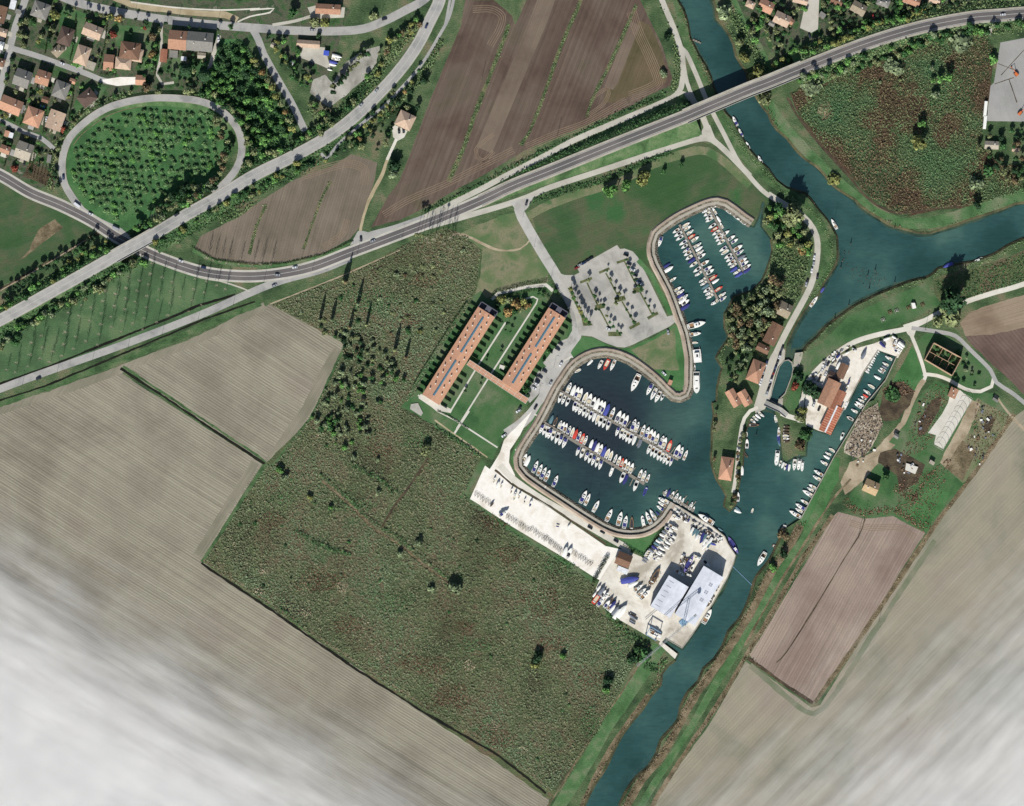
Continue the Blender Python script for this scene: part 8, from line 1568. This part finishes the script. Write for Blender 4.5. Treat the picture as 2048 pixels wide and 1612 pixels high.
for i, (u, v, k_) in enumerate([(.2, .2, 'g'), (.45, .3, 'd'), (.6, .15, 'g'), (.8, .3, 'g'), (.3, .4, 'k'), (.9, .7, 'd'), (.75, .45, 'g')]):
    X = rc[0][0] + (rc[1][0] - rc[0][0]) * u + (rc[3][0] - rc[0][0]) * v; Y = rc[0][1] + (rc[1][1] - rc[0][1]) * u + (rc[3][1] - rc[0][1]) * v; tree(X, Y, 1.6, 3.4, k_, 'shrub', f'{LOOK[k_]} bush, {nth(i + 1)} growing inside the roofless ruin', 'shrubs in the ruin', z=0)
strip([(1908, 740), (1950, 760), (1925, 700)], 24, 8, (1.2, 2.2), (2, 4), 'gp', 'shrub', 'from the left beside the roofless ruin', 'shrubs beside the ruin', 40)
longhedge([(1186, 1165), (1206, 1128), (1216, 1112)], 3.0, 3.2, 'dark hedge dividing the gravel boat park from the shipyard')
longhedge([(1246, 1090), (1288, 1112)], 1.2, 2.0, 'clipped dark hedge below the grass corner by the shipyard')
longhedge([(1334, 1048), (1288, 1114)], 0.8, 1.6, 'hedge along the shipyard side of the grass corner')
longhedge([(384, 494), (430, 520), (510, 529), (570, 527), (650, 508), (706, 482)], 1.2, 1.2, 'thin hedge along the lower edge of the brown triangle field')
longhedge([(702, 300), (775, 235), (810, 215)], 1.4, 2.6, 'straight dark hedge north of the villa garden')
longhedge([(1600, 712), (1630, 722), (1606, 768), (1600, 800)][2:], 0.5, 1.0, 'low green edge beside the white lane east of the lock')
# patios, drives and garden hedges of the town
_r = random.Random(12); k_ = 0
for h in HS:
    if h[0] < 330 and h[1] < 330 and h[5] > 3.5:
        for q in range(2):
            w_, l_ = _r.uniform(5, 9), _r.uniform(8, 18); t = math.radians(h[4]); du, dv = ((0, h[3] / 2 + w_ / 2), (h[2] / 2 + w_ / 2, _r.uniform(-4, 4)))[q]; mb = MB(); mb.box(0, 0, 0.03, (l_ if q == 0 else w_) * S, (w_ if q == 0 else l_) * S, 0.06)
            X, Y = P((h[0] + du * math.cos(t) - dv * math.sin(t), h[1] + du * math.sin(t) + dv * math.cos(t))); tag(obj('pavement', mb.mesh('pavement', [M[_r.choice(['lane', 'quaypave', 'whitewalk', 'street'])]]), None, (X, Y, 0.02 + k_ * .0007), -t), kind='structure'); k_ += 1
for pts, lab in (([(108, 5), (100, 50), (90, 108)], 'hedge between the corner garden and the dark grey house'), ([(152, 30), (150, 80), (140, 120)], 'hedge between the dark grey house and the pale pink-roofed house'), ([(214, 48), (210, 90), (196, 138)], 'hedge left of the large villa garden'), ([(318, 52), (314, 100), (310, 150)], 'hedge along the thin garden drive'), ([(66, 130), (58, 165), (48, 200)], 'hedge between the two houses below the narrow street'),
                 ([(104, 140), (98, 180), (92, 205)], 'hedge beside the orange-fronted small house'), ([(148, 160), (145, 200), (138, 235)], 'hedge beside the dark brown hipped house'), ([(48, 205), (45, 240), (40, 250)], 'hedge left of the orange hipped house'), ([(92, 215), (88, 250), (86, 268)], 'hedge right of the orange hipped house'), ([(20, 285), (12, 320), (8, 335)], 'hedge left of the lone grey house'), ([(72, 290), (66, 325), (60, 350)], 'hedge between the lone grey house and the vines'), ([(232, 150), (200, 148)], 'short hedge above the white gravel yard')):
    longhedge(pts, 1.2, 1.8, lab)
for i in range(7): longhedge([(62 + i * 6, 318 + i * 3), (54 + i * 6, 352 + i * 3.4)], .6, 1.3, f'row of bare vines, {nth(i + 1)} from west beside the loop road', name='vine_row', leaf='leaf_b')
# ------------------------------------------------------------------ wheel tracks on the brown fields
def tracks(pts, n, step, wd=.45):
    base = smooth(pts, 3)
    for k in range(n): 
        o_ = offset(base, k * step); me = sweep('wheel_track', o_, [(wd / 2, .03), (-wd / 2, .03)], M['track']); tag(obj('wheel_track', me), kind='structure')
M['track'] = gmat('wheel_track', [(128, 110, 92), (146, 128, 108)], .1, .2, 1.0, bump=0)
tracks([(1272, 20), (1285, 60), (1308, 110), (1326, 160), (1310, 182), (1262, 202)], 6, -1.5); tracks([(1250, 195), (1170, 240), (1110, 262), (1050, 288)], 5, 1.5)
tracks([(1030, 305), (960, 340), (890, 375), (820, 405), (770, 435)], 4, -1.6); tracks([(945, 12), (985, 12), (1010, 30), (1005, 60), (985, 95)], 4, -1.7); tracks([(985, 300), (965, 318), (955, 300), (990, 270)], 3, 1.3); tracks([(600, 345), (690, 320), (735, 335), (735, 370)], 5, -1.5); tracks([(650, 500), (690, 470), (700, 440)], 4, 1.5)
tracks([(1700, 1040), (1740, 1050), (1800, 1050), (1835, 1072)], 4, -1.4); tracks([(1190, 195), (1215, 180), (1205, 205), (1175, 228)], 3, 1.2)
# ------------------------------------------------------------------ low fog over the southern fields
def fog():
    mb = MB(); mb.box(0, -500, 5.0, 1500, 1080, 8); me = mb.mesh('fog_bank', []); m = bpy.data.materials.new('fog'); m.use_nodes = True; nt = m.node_tree; nt.nodes.clear()
    out = nt.nodes.new('ShaderNodeOutputMaterial'); pv = nt.nodes.new('ShaderNodeVolumePrincipled'); nt.links.new(pv.outputs[0], out.inputs['Volume']); pv.inputs['Color'].default_value = (.955, .95, .94, 1); pv.inputs['Anisotropy'].default_value = 0.0
    tc = nt.nodes.new('ShaderNodeTexCoord'); v = tc.outputs['Object']; sp = nt.nodes.new('ShaderNodeSeparateXYZ'); nt.links.new(v, sp.inputs[0]); x, y = sp.outputs['X'], sp.outputs['Y']
    def depth(a, b, full):
        (ax, ay), (bx, by) = P(a), P(b); L = math.hypot(bx - ax, by - ay); nx, ny = (by - ay) / L, -(bx - ax) / L       # to the right of a->b in the world
        return mth(nt, 'DIVIDE', mth(nt, 'ADD', mth(nt, 'MULTIPLY', x, nx), mth(nt, 'MULTIPLY_ADD', y, ny, -(ax * nx + ay * ny))), full)
    def wisps(dx, dy, ln, wd, amp):
        vr = nt.nodes.new('ShaderNodeVectorRotate'); vr.rotation_type = 'Z_AXIS'; vr.inputs['Angle'].default_value = -ang(dx, dy); nt.links.new(v, vr.inputs['Vector'])
        vm = nt.nodes.new('ShaderNodeVectorMath'); vm.operation = 'MULTIPLY'; vm.inputs[1].default_value = (1 / ln, 1 / wd, 0.02); nt.links.new(vr.outputs[0], vm.inputs[0])
        return mth(nt, 'MULTIPLY_ADD', noise(nt, vm.outputs[0], 1.0, 4, .6), 2 * amp, -amp)
    n1 = mth(nt, 'MULTIPLY_ADD', noise(nt, v, .02, 3, .55), .36, -.18)
    nt.links.new(ramp(nt, mth(nt, 'ADD', noise(nt, v, .045, 3, .5), wisps(290, 165, 60, 9, .25)), [(.915, .912, .905, 1), (.965, .962, .953, 1)], .3, .7), pv.inputs['Color'])
    dl = mth(nt, 'ADD', depth((0, 960), (1080, 1612), 118), wisps(290, 165, 85, 13, .34)); dr = mth(nt, 'ADD', depth((1290, 1560), (2048, 980), 185), wisps(400, -410, 100, 12, .36))
    d = mth(nt, 'MAXIMUM', mth(nt, 'MINIMUM', dl, 1.5), mth(nt, 'MINIMUM', dr, 1.5)); d = mth(nt, 'MAXIMUM', mth(nt, 'ADD', d, n1), 0.0)
    nt.links.new(mth(nt, 'MULTIPLY', mth(nt, 'POWER', d, 2.1), .21), pv.inputs['Density']); me.materials.append(m)
    tag(obj('fog_bank', me), kind='stuff')
fog()
SC.cycles.volume_step_rate = 1.0; SC.cycles.volume_max_steps = 64
